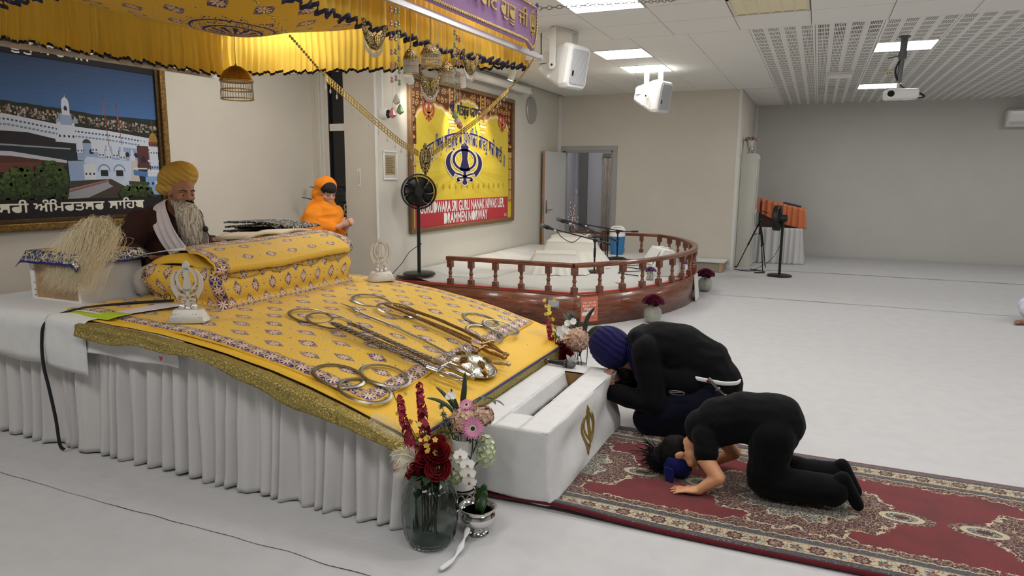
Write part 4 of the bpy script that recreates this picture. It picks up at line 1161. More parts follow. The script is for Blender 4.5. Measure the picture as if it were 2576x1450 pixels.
wob = M.noise(M.vec(u, v, 0.), 26, 3)
field = M.mix(RED, lin((94, 17, 25)), M.noise(M.vec(u, v, 0.), 7, 3).ss(.35, .7))
fl1 = persian(M, u, v, MAR, TAN, SLATE, lin((150, 134, 112)), 95); fl2 = persian(M, u, v, SLATE, CRM, MAR, CRM, 105, .4)
# spandrels along the border
ph = ((u - .86) / 1.2).fract() - .5; lob = (ph * 2 * PI).cos()
dist = e - .19 - (.035 + lob.max(0) ** 1.3 * .14 + (wob - .5) * .09 + ((u * 38).sin().abs()) * .012)
c = M.mix(field, fl1, dist < 0); c = M.mix(c, CRM, (dist.abs() < .004) * (wob > .44))
# medallions on the centre line, one every 1.2 m
mu = (((u - 1.48) / 1.2 + .5).fract() - .5) * 1.2; mv = v - .57
th = mv.atan2(mu); r = ((mu / .40) ** 2 + (mv / .33) ** 2).sqrt() if False else ((mu * mu) / .16 + (mv * mv) / .105).sqrt()
rr = r + (th * 16).cos() * .05 + (th * 8).cos() * .07 + (wob - .5) * .35
c = M.mix(c, fl1, rr < 1.0); c = M.mix(c, fl2, rr < .62); c = M.mix(c, persian(M, u, v, MAR, CRM, TEAL, TAN, 120), rr < .24)
for rad in (.62, 1.0): c = M.mix(c, CRM, ((rr - rad).abs() < .022) * (wob > .45))
# little ovals between medallions
for off in (.44, -.44):
    ou = (((u - 1.48 - off) / 1.2 + .5).fract() - .5) * 1.2
    q = ((ou * ou) / .0064 + (mv * mv) / .0018).sqrt(); q2 = q + (wob - .5) * .6
    c = M.mix(c, fl1, q2 < 1.7); c = M.mix(c, fl2, q < 1.0); c = M.mix(c, CRM, ((q - 1).abs() < .16)); c = M.mix(c, MAR, q < .4)
# borders
def inband(a, b): return (e > a) * (e < b)
c = M.mix(c, CRM, (e - .186 - (u * 105).sin() * .004).abs() < .0035)
bandA = persian(M, u, v, SLATE, lin((140, 128, 112)), MAR, lin((46, 50, 56)), 120, .36)
c = M.mix(c, bandA, inband(.145, .18)); c = M.mix(c, lin((150, 120, 90)), inband(.14, .146))
# cream band with rosettes
bu = ((u / .165).fract() - .5) * .165; bv = e - .10
br = (bu * bu + bv * bv * 1.2).sqrt(); bth = bv.atan2(bu)
bu2 = ((u / .165 + .5).fract() - .5) * .165; br2 = (bu2 * bu2 + bv * bv).sqrt(); bth2 = bv.atan2(bu2)
cr = persian(M, u, v, CRM, SLATE, lin((176, 96, 60)), lin((120, 104, 86)), 80, .3)
cr = M.mix(cr, MAR, br < .034 + (bth * 8).cos() * .004); cr = M.mix(cr, persian(M, u, v, MAR, CRM, TAN, CRM, 160), br < .024)
cr = M.mix(cr, TEAL, br2 < .020 + (bth2 * 5).cos() * .008); cr = M.mix(cr, lin((176, 84, 54)), br2 < .009)
c = M.mix(c, cr, inband(.06, .14)); c = M.mix(c, bandA, inband(.024, .055)); c = M.mix(c, MAR, inband(.054, .061)); c = M.mix(c, lin((92, 20, 30)), e < .024)
M.color(c); M.bump(M.noise(M.vec(u, v, 0.), 350, 2), .5, .004); m_carpet = M
def carp(a, b):
    x = lerp(-1.46, 5.2, a); y = lerp(2.842, 4.03, b) + .012 * nz(x * .9, 7)
    z = .020 + .004 * nz(x * 1.4, b * 2) + (.018 * math.exp(-((x + 1.0) / .25) ** 2) * (b < .06))
    return (x, y, z)
tag(MB().grid(carp, 150, 24, uvf=lambda a, b: (a * 6.66, b * 1.18)).obj('persian_carpet', m_carpet, angle=180, solid=.010), 'long red patterned carpet runner leading up to the offering box', 'carpet')
# ================================================================== flowers
m_leaf = simple('dark_leaf', (46, 66, 44), .5, noise_amt=.2, nscale=30); m_leaf2 = simple('grey_green_leaf', (78, 92, 74), .6, noise_amt=.15, nscale=30)
m_stem = mt('flower_stem', (58, 70, 40), .6); m_bark = mt('twig', (66, 52, 40), .8)
m_rose = simple('crimson_petal', (128, 16, 28), .6, noise_amt=.2, nscale=40); m_mag = simple('magenta_petal', (158, 32, 62), .6, noise_amt=.35, nscale=60)
m_yfl = mt('yellow_petal', (222, 196, 84), .6); m_blush = simple('blush_petal', (206, 172, 152), .7, noise_amt=.12, nscale=40)
m_pink = simple('pink_petal', (214, 140, 176), .6, noise_amt=.15, nscale=40); m_wfl = mt('white_petal', (240, 240, 236), .55); m_green_w = simple('green_white_petal', (214, 222, 186), .6, noise_amt=.1, nscale=40)
m_thistle = mt('blue_thistle', (84, 98, 112), .7); m_fea = mt('cream_feather', (230, 222, 200), .7)
def frame(d):
    d = Vector(d).normalized(); q = Vector((0, 0, 1)) if abs(d.z) < .9 else Vector((1, 0, 0)); s = d.cross(q).normalized(); return d, s, s.cross(d)
def petal(mb, c, d, up, L, Wd, curl=.3, cup=.0, nu=4, nv=5, shape=None):
    """leaf or petal from c along d, broad side facing up"""
    d = Vector(d).normalized(); up = Vector(up); up = (up - d * up.dot(d)).normalized(); s = d.cross(up); c = Vector(c)
    def fn(a, b):
        w = (shape(b) if shape else math.sin(PI * min(1, .12 + .88 * b)) ** .7) * Wd / 2; x = (a - .5) * 2
        return c + d * (L * b) + s * (w * x) + up * (L * curl * b * b * -1 + cup * Wd * x * x)
    mb.grid(fn, nu, nv)
leafshape = lambda b: max(.02, math.sin(PI * b ** .8) ** .9)
def rose_bloom(c, ax, R, m, t, name='bloom'):
    d, s, q = frame(ax); c = Vector(c); mb = MB()
    for L, (n, r0, r1, h0, h1, fl) in enumerate(((3, .12, .16, -.1, .62, 0), (3, .2, .36, -.2, .66, .1), (5, .3, .62, -.35, .6, .25), (5, .4, .86, -.5, .42, .5), (6, .45, 1.05, -.55, .2, .75))):
        for k in range(n):
            th0 = 2 * PI * (k + .37 * L) / n; span = 2 * PI / n * 1.35
            def fn(a, b, th0=th0, span=span):
                th = th0 + (a - .5) * span; e = 1 - .35 * (abs(a - .5) * 2) ** 3
                r = R * (lerp(r0, r1, math.sin(b * PI / 2) ** .8) + fl * .22 * b ** 3 + .04 * math.sin(a * 6 + L)); h = R * (h0 + (h1 - h0) * b * e)
                return c + (s * math.cos(th) + q * math.sin(th)) * r + d * h
            mb.grid(fn, 5, 5)
    return mb.obj(name, m, t, angle=180)
def stem_to(t, a, b, r=.003, m=None, bow=.01):
    a, b = Vector(a), Vector(b); mid = lerp(a, b, .5) + Vector((bow, bow * .5, 0)); MB().tube(catmull([a, mid, b], 5), r, 6).obj('stem', m or m_stem, t)
def floret(mb, c, ax, R, n=4, curl=.2):
    d, s, q = frame(ax)
    for k in range(n):
        th = 2 * PI * k / n + .3; w = s * math.cos(th) + q * math.sin(th); petal(mb, c, w + d * .25, d, R, R * .85, curl, .1, 2, 2)
def leaf_obj(t, c, d, up, L, Wd, m=None, curl=.3):
    mb = MB(); petal(mb, c, d, up, L, Wd, curl, .12, 4, 8, leafshape); return mb.obj('leaf', m or m_leaf, t, angle=180, solid=.0012)
def flower(name, label, cat, base, group=None): return thing(name, label, cat, base, group)
def rose(label, base, c, ax, R, group, m=None):
    t = flower('red_rose', label, 'rose', base, group); rose_bloom(c, ax, R, m or m_rose, t); d = Vector(ax).normalized(); stem_to(t, Vector(c) - d * R * .5, base, .0035)
    leaf_obj(t, lerp(Vector(c), Vector(base), .35), (ax[0] + .6, ax[1] - .6, .2), (0, 0, 1), R * 1.5, R * .8)
    return t
def spike(label, base, pts, n, m, group, R=.017):
    t = flower('blossom_spike', label, 'flower', base, group); P = catmull(pts, 10); MB().tube([Vector(base)] + P, .003, 6).obj('stem', m_bark, t)
    mb = MB(); rr = random.Random(len(label))
    for i in range(n):
        f = i / n; p = P[int(f * (len(P) - 1))]; a = rr.uniform(0, 2 * PI); el = rr.uniform(-.4, .5); d = Vector((math.cos(a), math.sin(a), el)); sc = R * (1.25 - .65 * f)
        floret(mb, p + d * (.017 * (1.25 - .6 * f)), d, sc, 4)
    o = mb.obj('blossoms', m, t, angle=180); o['kind'] = 'stuff'; return t
def sprig(label, base, pts, n, m, group, R=.012):
    t = flower('blossom_sprig', label, 'flower', base, group); P = catmull(pts, 8); MB().tube([Vector(base)] + P, .002, 5).obj('twig', m_bark, t); rr = random.Random(len(label) + 3)
    for i in range(n):
        p = P[int(rr.uniform(.1, 1) * (len(P) - 1))] + Vector((rr.gauss(0, .016), rr.gauss(0, .016), rr.gauss(0, .014))); mb = MB(); floret(mb, p, (rr.gauss(.5, .5), -1, rr.gauss(.3, .5)), R * rr.uniform(.8, 1.25), 5); mb.obj('blossom', m, t, angle=180)
    return t
def ball(label, base, c, R, m, n, name='hydrangea', cat='flower', fr=.02, squash=.85, facing=None):
    t = flower(name, label, cat, base); rr = random.Random(n); mb = MB(); c = Vector(c)
    for i in range(n):
        z = 1 - 2 * (i + .5) / n; th = i * 2.39996; r = math.sqrt(1 - z * z); d = Vector((r * math.cos(th), r * math.sin(th), z)); floret(mb, c + Vector((d.x * R, d.y * R, d.z * R * squash)), d + Vector((rr.gauss(0, .2), rr.gauss(0, .2), 0)), fr * rr.uniform(.85, 1.2), 4, .1)
    o = mb.obj('petals', m, t, angle=180); o['kind'] = 'stuff'; MB().ell(c, (R * .8, R * .8, R * .8 * squash)).obj('core', m, t); stem_to(t, c, base); return t
def gerbera(label, base, c, ax, R, m):
    t = flower('gerbera', label, 'flower', base); d, s, q = frame(ax); mb = MB(); c = Vector(c)
    for L in range(2):
        for k in range(22):
            th = 2 * PI * (k + .5 * L) / 22; w = s * math.cos(th) + q * math.sin(th); petal(mb, c + d * .003 * L, w + d * (.12 + .15 * L), d, R * (1 - .2 * L), R * .2, .1, .1, 2, 5)
    mb.obj('petals', m, t, angle=180); MB().ell(c + d * .006, (R * .2, R * .2, R * .1), d.to_track_quat('Z', 'Y').to_matrix()).obj('eye', mt('dark_flower_eye', (40, 26, 24), .8), t); MB().lathe([(R * .3, 0), (R * .32, .004), (R * .22, .008)], 16, c, d.to_track_quat('Z', 'Y').to_matrix()).obj('eye_fringe', m_green_w, t); stem_to(t, c, base); return t
def feather(label, base, pts, Wd, n=60, group=None):
    t = flower('feather', label, 'feather', base, group); P = catmull(pts, 14); MB().tube(P, [.0016] * (len(P) - 1) + [.0006], 5).obj('quill', m_fea, t); mb = MB(); rr = random.Random(n)
    for i in range(n):
        f = .06 + .94 * i / n; k = int(f * (len(P) - 2)); p = P[k]; d = (P[k + 1] - P[k]).normalized()
        for sgn in (-1, 1):
            side_ = d.cross(Vector((.5, -.6, .3))).normalized() * sgn; L = Wd * math.sin(PI * min(1, .15 + .8 * f)) * rr.uniform(.7, 1.15)
            Q = [p, p + side_ * L * .5 + d * L * .35, p + side_ * L + d * L * .75 + Vector((0, 0, -L * .3)) + Vector((rr.gauss(0, .004),) * 3)]
            mb.tube(Q, [.0007, .0009, .0003], 3, False)
    o = mb.obj('barbs', m_fea, t, angle=180); o['kind'] = 'stuff'; return t
def spray(label, base, pts, n, L, Wd, m, up=(0, 0, 1), name='leaf_spray'):
    t = flower(name, label, 'foliage', base); P = catmull(pts, 8); MB().tube([Vector(base)] + P, .002, 5).obj('stem', m_stem, t)
    for i in range(n):
        f = (i + .6) / n; k = min(len(P) - 2, int(f * (len(P) - 1))); d = (P[k + 1] - P[k]).normalized(); s = d.cross(Vector(up)).normalized() * (1 if i % 2 else -1); leaf_obj(t, P[k], d * .7 + s, Vector(up) + s * .2, L * (1.1 - .4 * f), Wd, m)
    leaf_obj(t, P[-1], P[-1] - P[-2], up, L, Wd, m); return t
def blade(t, pts, Wd, m=None, up=(.6, -.6, .5)):
    P = catmull(pts, 6); n = len(P) - 1; mb = MB()
    def fn(a, b):
        k = min(n - 1, int(b * n)); f = b * n - k; p = lerp(P[k], P[k + 1], f); d = (P[k + 1] - P[k]).normalized(); s = d.cross(Vector(up)).normalized(); return p + s * (a - .5) * Wd * max(.03, math.sin(PI * (.08 + .92 * b)) ** .7)
    mb.grid(fn, 2, 12); return mb.obj('leaf', m or m_leaf, t, angle=180, solid=.001)

# -- near group: smoked ribbed glass vase
vb = (-1.40, 2.36)
V = Mat('smoked_glass', lin((196, 204, 200)), .03, 0, .5); V.b.inputs['Transmission Weight'].default_value = 1.0; V.b.inputs['IOR'].default_value = 1.22
vs_ = thing('glass_vase', 'large smoked grey ribbed glass vase of red roses on the floor by the dais', 'vase', (*vb, .012))
pf = [(.02, .014), (.07, .014), (.088, .022), (.106, .055), (.116, .11), (.119, .17), (.115, .225), (.102, .265), (.078, .292), (.053, .303), (.05, .312), (.052, .326)]
inn = [(r - .005, z + (.012 if i < 3 else 0)) for i, (r, z) in enumerate(pf)][::-1]
MB().lathe(pf + inn, 96, (*vb, 0), mod=lambda w, f: 1 + .022 * math.cos(22 * (w + .9 * min(f * 2, 2 - f * 2)))  , caps=True).obj('glass', V, vs_, angle=180)
B = lambda dx=0, dy=0, z=.06: (vb[0] + dx, vb[1] + dy, z)
for i, (c, ax, R) in enumerate((((-1.443, 2.33, .352), (-.1, -.7, .5), .048), ((-1.356, 2.36, .425), (.35, -.5, .6), .042), ((-1.345, 2.335, .368), (.4, -.8, .4), .046), ((-1.395, 2.40, .442), (-.1, -.3, .8), .040), ((-1.41, 2.345, .405), (-.2, -.8, .5), .042))):
    rose('crimson rose in the smoked glass vase', B(.015 * (i - 2), .01 * (i % 2)), c, ax, R, 'roses in the smoked vase')
spike('taller magenta blossom spike in the smoked glass vase', B(-.01), [(-1.425, 2.39, .36), (-1.44, 2.39, .5), (-1.448, 2.38, .62), (-1.45, 2.37, .70)], 120, m_mag, 'magenta spikes in the smoked vase')
spike('shorter magenta blossom spike in the smoked glass vase', B(-.02), [(-1.44, 2.38, .36), (-1.50, 2.38, .43), (-1.53, 2.37, .54), (-1.545, 2.37, .635)], 120, m_mag, 'magenta spikes in the smoked vase')
spike('magenta blossom tuft drooping low over the smoked vase', B(-.03, -.01), [(-1.44, 2.36, .34), (-1.49, 2.35, .372), (-1.525, 2.33, .36), (-1.535, 2.32, .325)], 46, m_mag, None)
sprig('yellow blossom sprig between the magenta spikes', B(0, .01), [(-1.41, 2.39, .36), (-1.43, 2.38, .46), (-1.47, 2.37, .54)], 16, m_yfl, 'yellow sprigs')
sprig('yellow blossom sprig arching out over the cover border', B(-.02, .02), [(-1.45, 2.40, .40), (-1.53, 2.40, .52), (-1.585, 2.41, .59), (-1.60, 2.40, .64)], 12, m_yfl, 'yellow sprigs', .013)
sprig('yellow blossom sprig beside the roses', B(.01, .02), [(-1.385, 2.36, .38), (-1.39, 2.33, .45), (-1.38, 2.32, .50)], 9, m_yfl, 'yellow sprigs', .013)
feather('white ostrich feather curling over the smoked vase', B(-.02), [(-1.43, 2.36, .34), (-1.455, 2.33, .39), (-1.49, 2.30, .415), (-1.54, 2.29, .40)], .05, 70)
feather('white ostrich feather drooping below the curled one', B(-.03), [(-1.44, 2.35, .34), (-1.47, 2.32, .365), (-1.50, 2.30, .35), (-1.51, 2.29, .315)], .035, 50)
feather('pale feather lying against the gold border of the dais', (-1.5, 2.41, .36), [(-1.50, 2.40, .40), (-1.56, 2.39, .47), (-1.64, 2.385, .505), (-1.70, 2.38, .52)], .045, 70)
lt = flower('rose_leaves', 'broad dark leaves around the neck of the smoked vase', 'foliage', B())
for a, L in ((-2.6, .07), (-1.9, .08), (-1.2, .06), (-.4, .07), (.5, .06)): leaf_obj(lt, (vb[0] + .03 * math.cos(a), vb[1] + .03 * math.sin(a), .328), (math.cos(a), math.sin(a), .25), (0, 0, 1), L, .045, None, .5)
# -- tall white vase on filigree stand
wv = (-1.41, 2.68)
t = thing('white_vase', 'tall white ribbed ceramic vase of pink flowers on a filigree stand', 'vase', (*wv, .012))
MB().lathe([(.05, .125), (.046, .14), (.043, .2), (.046, .28), (.055, .345), (.058, .365), (.052, .366), (.04, .3), (.035, .16)], 32, (*wv, 0), mod=lambda w, f: 1 + .006 * math.sin(f * 110)).obj('vessel', mt('white_glaze', (232, 232, 228), .25), t)
sd = MB()
for k in range(10):
    a = 2 * PI * k / 10; c = Vector((wv[0] + .06 * math.cos(a), wv[1] + .06 * math.sin(a), .08)); tg = Vector((-math.sin(a), math.cos(a), 0))
    sd.tube([c + tg * (.018 * math.cos(q)) + Vector((0, 0, .03 * math.sin(q))) for q in [i * 2 * PI / 12 for i in range(12)]], .004, 6, closed=True)
for z in (.045, .118): sd.tube([(wv[0] + .062 * math.cos(i * PI / 12), wv[1] + .062 * math.sin(i * PI / 12), z) for i in range(24)], .006, 6, closed=True)
sd.obj('filigree_stand', m_silver, t); MB().lathe([(.05, .03), (.05, .12)], 20, (*wv, 0)).obj('stand_core', mt('black_plastic', (18, 18, 20), .35), t); MB().lathe([(.068, .012), (.068, .035), (.06, .045)], 24, (*wv, 0)).obj('foot', mt('white_glaze', (232, 232, 228), .25), t)
WB = lambda dx=0, dy=0: (wv[0] + dx, wv[1] + dy, .20)
ball('large blush hydrangea head in the tall white vase', WB(), (-1.385, 2.665, .455), .062, m_blush, 60, fr=.03)
ball('smaller blush hydrangea head behind the pink gerbera', WB(.01), (-1.315, 2.69, .48), .042, m_blush, 40, fr=.024)
gerbera('pink gerbera facing the carpet in the tall white vase', WB(.02), (-1.328, 2.615, .445), (.55, -.75, .25), .056, m_pink)
gerbera('half hidden pink gerbera above the blush hydrangea', WB(0), (-1.385, 2.67, .525), (.1, -.5, .8), .042, m_pink)
for k, c in enumerate(((-1.50, 2.66, .47), (-1.475, 2.63, .455), (-1.465, 2.66, .43), (-1.52, 2.68, .50), (-1.49, 2.64, .425))):
    tt = flower('thistle', 'blue grey thistle head beside the blush hydrangea', 'flower', WB(-.01), 'thistles in the white vase'); mb = MB(); rr = random.Random(k)
    for i in range(26): d = Vector((rr.gauss(0, 1), rr.gauss(0, 1), rr.gauss(.3, 1))).normalized(); mb.tube([Vector(c), Vector(c) + d * .018], [.003, .0008], 4)
    mb.obj('head', m_thistle, tt, angle=180); stem_to(tt, c, WB(-.01), .0018)
t = flower('broad_blades', 'long dark blade leaves standing up from the tall white vase', 'foliage', WB())
blade(t, [(-1.41, 2.69, .40), (-1.415, 2.69, .52), (-1.405, 2.685, .60), (-1.398, 2.68, .68)], .028); blade(t, [(-1.42, 2.69, .40), (-1.45, 2.68, .50), (-1.50, 2.66, .57), (-1.535, 2.65, .60)], .02); blade(t, [(-1.42, 2.69, .42), (-1.48, 2.68, .50), (-1.54, 2.67, .53), (-1.59, 2.66, .535)], .018); blade(t, [(-1.41, 2.68, .45), (-1.45, 2.67, .55), (-1.46, 2.66, .60)], .016)
spray('drooping pointed leaf spray arching toward the offering box', WB(.01), [(-1.39, 2.70, .42), (-1.37, 2.70, .53), (-1.32, 2.70, .565), (-1.26, 2.71, .555)], 8, .045, .018, m_leaf2)
spray('dark leaf spray below the thistles in the white vase', WB(-.02), [(-1.43, 2.67, .37), (-1.47, 2.63, .40), (-1.51, 2.61, .385)], 6, .04, .02, m_leaf)
spray('leaf spray under the pink gerbera', WB(.02), [(-1.37, 2.65, .37), (-1.33, 2.63, .385), (-1.29, 2.62, .38)], 4, .04, .018, m_leaf2)
ball('pale green hydrangea cluster hanging beside the offering box', WB(.02), (-1.305, 2.70, .31), .040, m_green_w, 46, fr=.017, squash=1.8)
ball('pale green hydrangea cluster hanging between the two vases', WB(-.01), (-1.385, 2.56, .245), .030, m_green_w, 34, fr=.017, squash=1.7)
for k, c in enumerate(((-1.46, 2.66, .575), (-1.445, 2.655, .565), (-1.47, 2.65, .56))):
    tt = flower('daisy', 'small white daisy among the blade leaves', 'flower', WB(), 'small daisies in the white vase'); mb = MB(); floret(mb, c, (.4, -.7, .4), .016, 10); mb.obj('petals', m_wfl, tt, angle=180); stem_to(tt, c, WB(), .0012)
# -- silver pot with orchid
pc = (-1.258, 2.525)
pt = thing('silver_pot', 'polished silver footed pot holding the white orchid', 'pot', (*pc, .012))
m_mir = mt('polished_silver', (222, 222, 222), .08, 1.0)
MB().lathe([(.045, .012), (.052, .015), (.046, .026), (.033, .034), (.036, .042), (.062, .056), (.077, .078), (.076, .098), (.067, .112), (.070, .120), (.083, .127), (.084, .132), (.076, .133), (.066, .122), (.06, .11)], 40, (*pc, 0), mod=lambda w, f: 1 + (.03 * abs(math.sin(8 * w)) if .3 < f < .62 else 0)).obj('bowl', m_mir, pt)
MB().lathe([(.001, .112), (.064, .112)], 24, (*pc, 0)).obj('soil', mt('soil', (38, 32, 26), .9), pt)
orc = thing('orchid', 'white orchid with two broad leaves growing in the silver pot', 'orchid', (*pc, .11))
for d, L in (((.15, -.05, 1), .13), ((.28, -.25, .9), .115), ((-.1, .2, 1), .10)):
    mb = MB(); petal(mb, (pc[0] + .015, pc[1] - .005, .11), d, (-.4, -.9, .3), L, .062, .12, .1, 5, 8, lambda b: max(.15, math.sin(PI * (.1 + .85 * b)) ** .5)); mb.obj('leaf', mt('orchid_leaf', (50, 82, 40), .4), orc, angle=180, solid=.003)
MB().tube(catmull([(pc[0], pc[1], .11), (pc[0] - .005, pc[1] - .01, .25), (pc[0] - .03, pc[1] - .02, .36), (pc[0] - .08, pc[1] - .04, .375), (pc[0] - .11, pc[1] - .05, .34)], 8), .0028, 6).obj('stem', m_bark, orc)
def orchid_bloom(c, ax, R):
    mb = MB(); d, s, q = frame(ax); c = Vector(c)
    for k in range(3): th = PI / 2 + 2 * PI * k / 3; petal(mb, c, s * math.cos(th) + q * math.sin(th) + d * .1, d, R, R * .6, .05, .05, 3, 5)
    for k in (-1, 1): petal(mb, c + d * .003, s * k + q * .25 + d * .1, d, R * 1.05, R * 1.15, .08, .03, 4, 5)
    o = mb.obj('bloom', m_wfl, orc, angle=180); lp = MB(); petal(lp, c + d * .004, -q + d * .6, d, R * .45, R * .35, -.4, .2, 3, 4); lp.obj('lip', mt('orchid_lip', (130, 60, 80), .6), o, angle=180); MB().ell(c + d * .006, R * .13).obj('column', m_yfl, o)
for c, ax in (((-1.352, 2.47, .355), (-.1, -.9, .3)), ((-1.315, 2.475, .372), (.3, -.8, .4)), ((-1.285, 2.48, .335), (.5, -.8, .2)), ((-1.275, 2.475, .30), (.35, -.9, .1)), ((-1.27, 2.475, .265), (.2, -.9, -.1)), ((-1.335, 2.46, .325), (-.1, -.9, -.1))): orchid_bloom(c, ax, .033)
MB().tube(catmull([(-1.30, 2.49, .36), (-1.36, 2.46, .39), (-1.40, 2.44, .41)], 5), .0018, 5).obj('bud_stem', m_bark, orc)
for k in range(4): MB().ell((-1.345 - .018 * k, 2.462 - .006 * k, .388 + .008 * k), (.007, .007, .009)).obj('bud', mt('orchid_bud', (110, 96, 70), .7), orc)
# twisted tail of floor cloth in front of the pot
tw = [(-1.26, 2.44, .07), (-1.255, 2.40, .05), (-1.245, 2.34, .035), (-1.235, 2.26, .03), (-1.25, 2.18, .025)]
tag(MB().tube(catmull(tw, 8), [.009 + .004 * math.sin(i * .5) for i in range(33)], 10, flat=.7).obj('cloth_twist', m_cotton), 'twisted tail of white cloth lying in front of the silver pot', 'cloth')

# -- far group behind the offering box
fb_ = (-1.40, 4.36)
t = thing('white_vase', 'white vase of flowers on the floor past the far end of the offering box', 'vase', (*fb_, .012))
MB().lathe([(.05, .012), (.06, .06), (.055, .2), (.05, .28), (.058, .30), (.05, .30), (.045, .2)], 28, (*fb_, 0)).obj('vessel', mt('white_glaze', (232, 232, 228), .25), t)
FB = lambda dx=0, dy=0: (fb_[0] + dx, fb_[1] + dy, .2)
spike('magenta blossom spike beside the microphone on the box', FB(-.02), [(-1.46, 4.35, .30), (-1.56, 4.33, .38), (-1.60, 4.32, .50), (-1.615, 4.31, .60)], 130, m_mag, None, .02)
spike('magenta blossom tuft low beside the microphone', FB(-.02), [(-1.46, 4.34, .3), (-1.55, 4.3, .37), (-1.59, 4.28, .36)], 30, m_mag, None, .018)
sprig('yellow blossom sprig rising over the far magenta spike', FB(-.01), [(-1.55, 4.34, .5), (-1.60, 4.33, .6), (-1.63, 4.32, .68), (-1.62, 4.32, .74)], 16, m_yfl, None, .016)
sprig('yellow blossom sprig between the far magenta spike and the red roses', FB(-.01), [(-1.50, 4.33, .32), (-1.55, 4.31, .40), (-1.55, 4.30, .52)], 22, m_yfl, None, .016)
for i, (c, ax) in enumerate((((-1.515, 4.26, .375), (.3, -.8, .3)), ((-1.465, 4.26, .365), (.5, -.8, .2)), ((-1.50, 4.29, .41), (.2, -.6, .6)))): rose('dark red rose behind the microphone past the offering box', FB(0, -.01), c, ax, .048, 'roses past the offering box')
ball('large blush peony past the far end of the offering box', FB(.02), (-1.41, 4.33, .475), .078, m_blush, 70, 'peony', fr=.034)
gerbera('pink gerbera edge on beside the far blush peony', FB(.03), (-1.34, 4.34, .47), (.9, -.3, .3), .05, m_pink)
for k, c in enumerate(((-1.49, 4.30, .55), (-1.46, 4.29, .53), (-1.50, 4.30, .49), (-1.47, 4.30, .585), (-1.43, 4.30, .60), (-1.52, 4.31, .46), (-1.53, 4.31, .51))):
    tt = flower('daisy', 'white daisy past the far end of the offering box', 'flower', FB(), 'daisies past the offering box'); mb = MB(); floret(mb, c, (.4, -.8, .3), .026, 9); mb.obj('petals', m_wfl, tt, angle=180); stem_to(tt, c, FB(), .0012)
tt = flower('thistle', 'blue grey thistle above the far daisies', 'flower', FB()); mb = MB(); rr = random.Random(4)
for i in range(40): d = Vector((rr.gauss(0, 1), rr.gauss(0, 1), rr.gauss(.4, 1))).normalized(); mb.tube([(-1.455, 4.32, .63), Vector((-1.455, 4.32, .63)) + d * .035], [.004, .001], 4)
mb.obj('head', m_thistle, tt, angle=180); stem_to(tt, (-1.455, 4.32, .63), FB())
t = flower('broad_blades', 'long dark blade leaves past the far end of the offering box', 'foliage', FB())
blade(t, [(-1.40, 4.36, .35), (-1.37, 4.36, .52), (-1.35, 4.36, .62), (-1.30, 4.36, .70)], .035); blade(t, [(-1.39, 4.35, .38), (-1.34, 4.35, .50), (-1.29, 4.34, .56), (-1.24, 4.33, .58)], .03); blade(t, [(-1.41, 4.36, .38), (-1.47, 4.35, .55), (-1.52, 4.35, .64)], .04, m_leaf2); blade(t, [(-1.40, 4.36, .38), (-1.42, 4.36, .55), (-1.41, 4.36, .62)], .035)
spray('dark leaf spray between the far peony and the daisies', FB(-.01), [(-1.44, 4.33, .33), (-1.49, 4.30, .42), (-1.55, 4.29, .50)], 9, .05, .03, m_leaf)
feather('cream feather leaning over the corner of the gold border', FB(-.03), [(-1.47, 4.36, .32), (-1.58, 4.33, .42), (-1.68, 4.30, .47), (-1.76, 4.28, .49)], .09, 70)
feather('cream feather drooping beside the far magenta tuft', FB(-.03), [(-1.47, 4.34, .32), (-1.56, 4.29, .40), (-1.62, 4.27, .39), (-1.66, 4.26, .35)], .06, 60)
tt = flower('lily', 'white lily bending low beside the dark red roses', 'flower', FB(.01)); mb = MB()
for k in range(6): th = 2 * PI * k / 6; d, s, q = frame((.5, -.8, -.1)); petal(mb, (-1.43, 4.25, .345), s * math.cos(th) + q * math.sin(th) + d * .5, d, .055, .025, .3, .1, 3, 5)
mb.obj('petals', m_wfl, tt, angle=180); stem_to(tt, (-1.43, 4.25, .345), FB(.01))
# ================================================================== curved wooden stage with balustrade
M = Mat('varnished_wood', lin((112, 60, 38)), .28, 0, .5); x, y, z = M.objco()
gr = M.noise(M.vec(x * 1.2, y * 1.2, z * 11), 3.2, 6, .65, 1.4); M.color(M.mix(lin((78, 38, 24)), lin((142, 82, 54)), gr.ss(.3, .72))); M.bump(gr, .08, .01); M.b.inputs['Coat Weight'].default_value = .3; m_varn = M
SC, SR, SY0, SY1, SXL, SH = (-4.45, 8.87), 3.09, 6.72, 11.02, -4.43, .345
A0 = math.asin((SY1 - 8.87) / SR)
arc = [(SC[0] + SR * math.cos(-A0 + 2 * A0 * i / 48), SC[1] + SR * math.sin(-A0 + 2 * A0 * i / 48)) for i in range(49)]
outline = [(SXL, SY0)] + arc + [(SXL, SY1)]
stg = thing('stage', 'curved varnished wooden stage with a turned balustrade along its edge', 'stage', (-3.0, 8.87, 0))
def inset(d): return [(SXL, SY0 + d)] + [(SC[0] + (SR - d) * math.cos(a), SC[1] + (SR - d) * math.sin(a)) for a in [-A0 * .985 + 2 * A0 * .985 * i / 48 for i in range(49)]] + [(SXL, SY1 - d)]
MB().prism(inset(.02), (0, 0, .0), (1, 0, 0), (0, 1, 0), (0, 0, 1), SH - .012).obj('deck', mt('deck_board', (120, 70, 48), .6), stg, smooth=False)
def wallstrip(path, z0, z1, name, m=m_varn):
    mb = MB(); n = len(path) - 1; mb.grid(lambda a, b: (*path[round(a * n)], lerp(z0, z1, b)), n, 1); return mb.obj(name, m, stg, angle=30, solid=.018)
wallstrip([(SXL, SY0), (-2.23, SY0)], .008, SH, 'fascia'); wallstrip(arc, .008, SH, 'curved_fascia'); wallstrip([(-2.23, SY1), (SXL, SY1)], .008, SH, 'fascia')
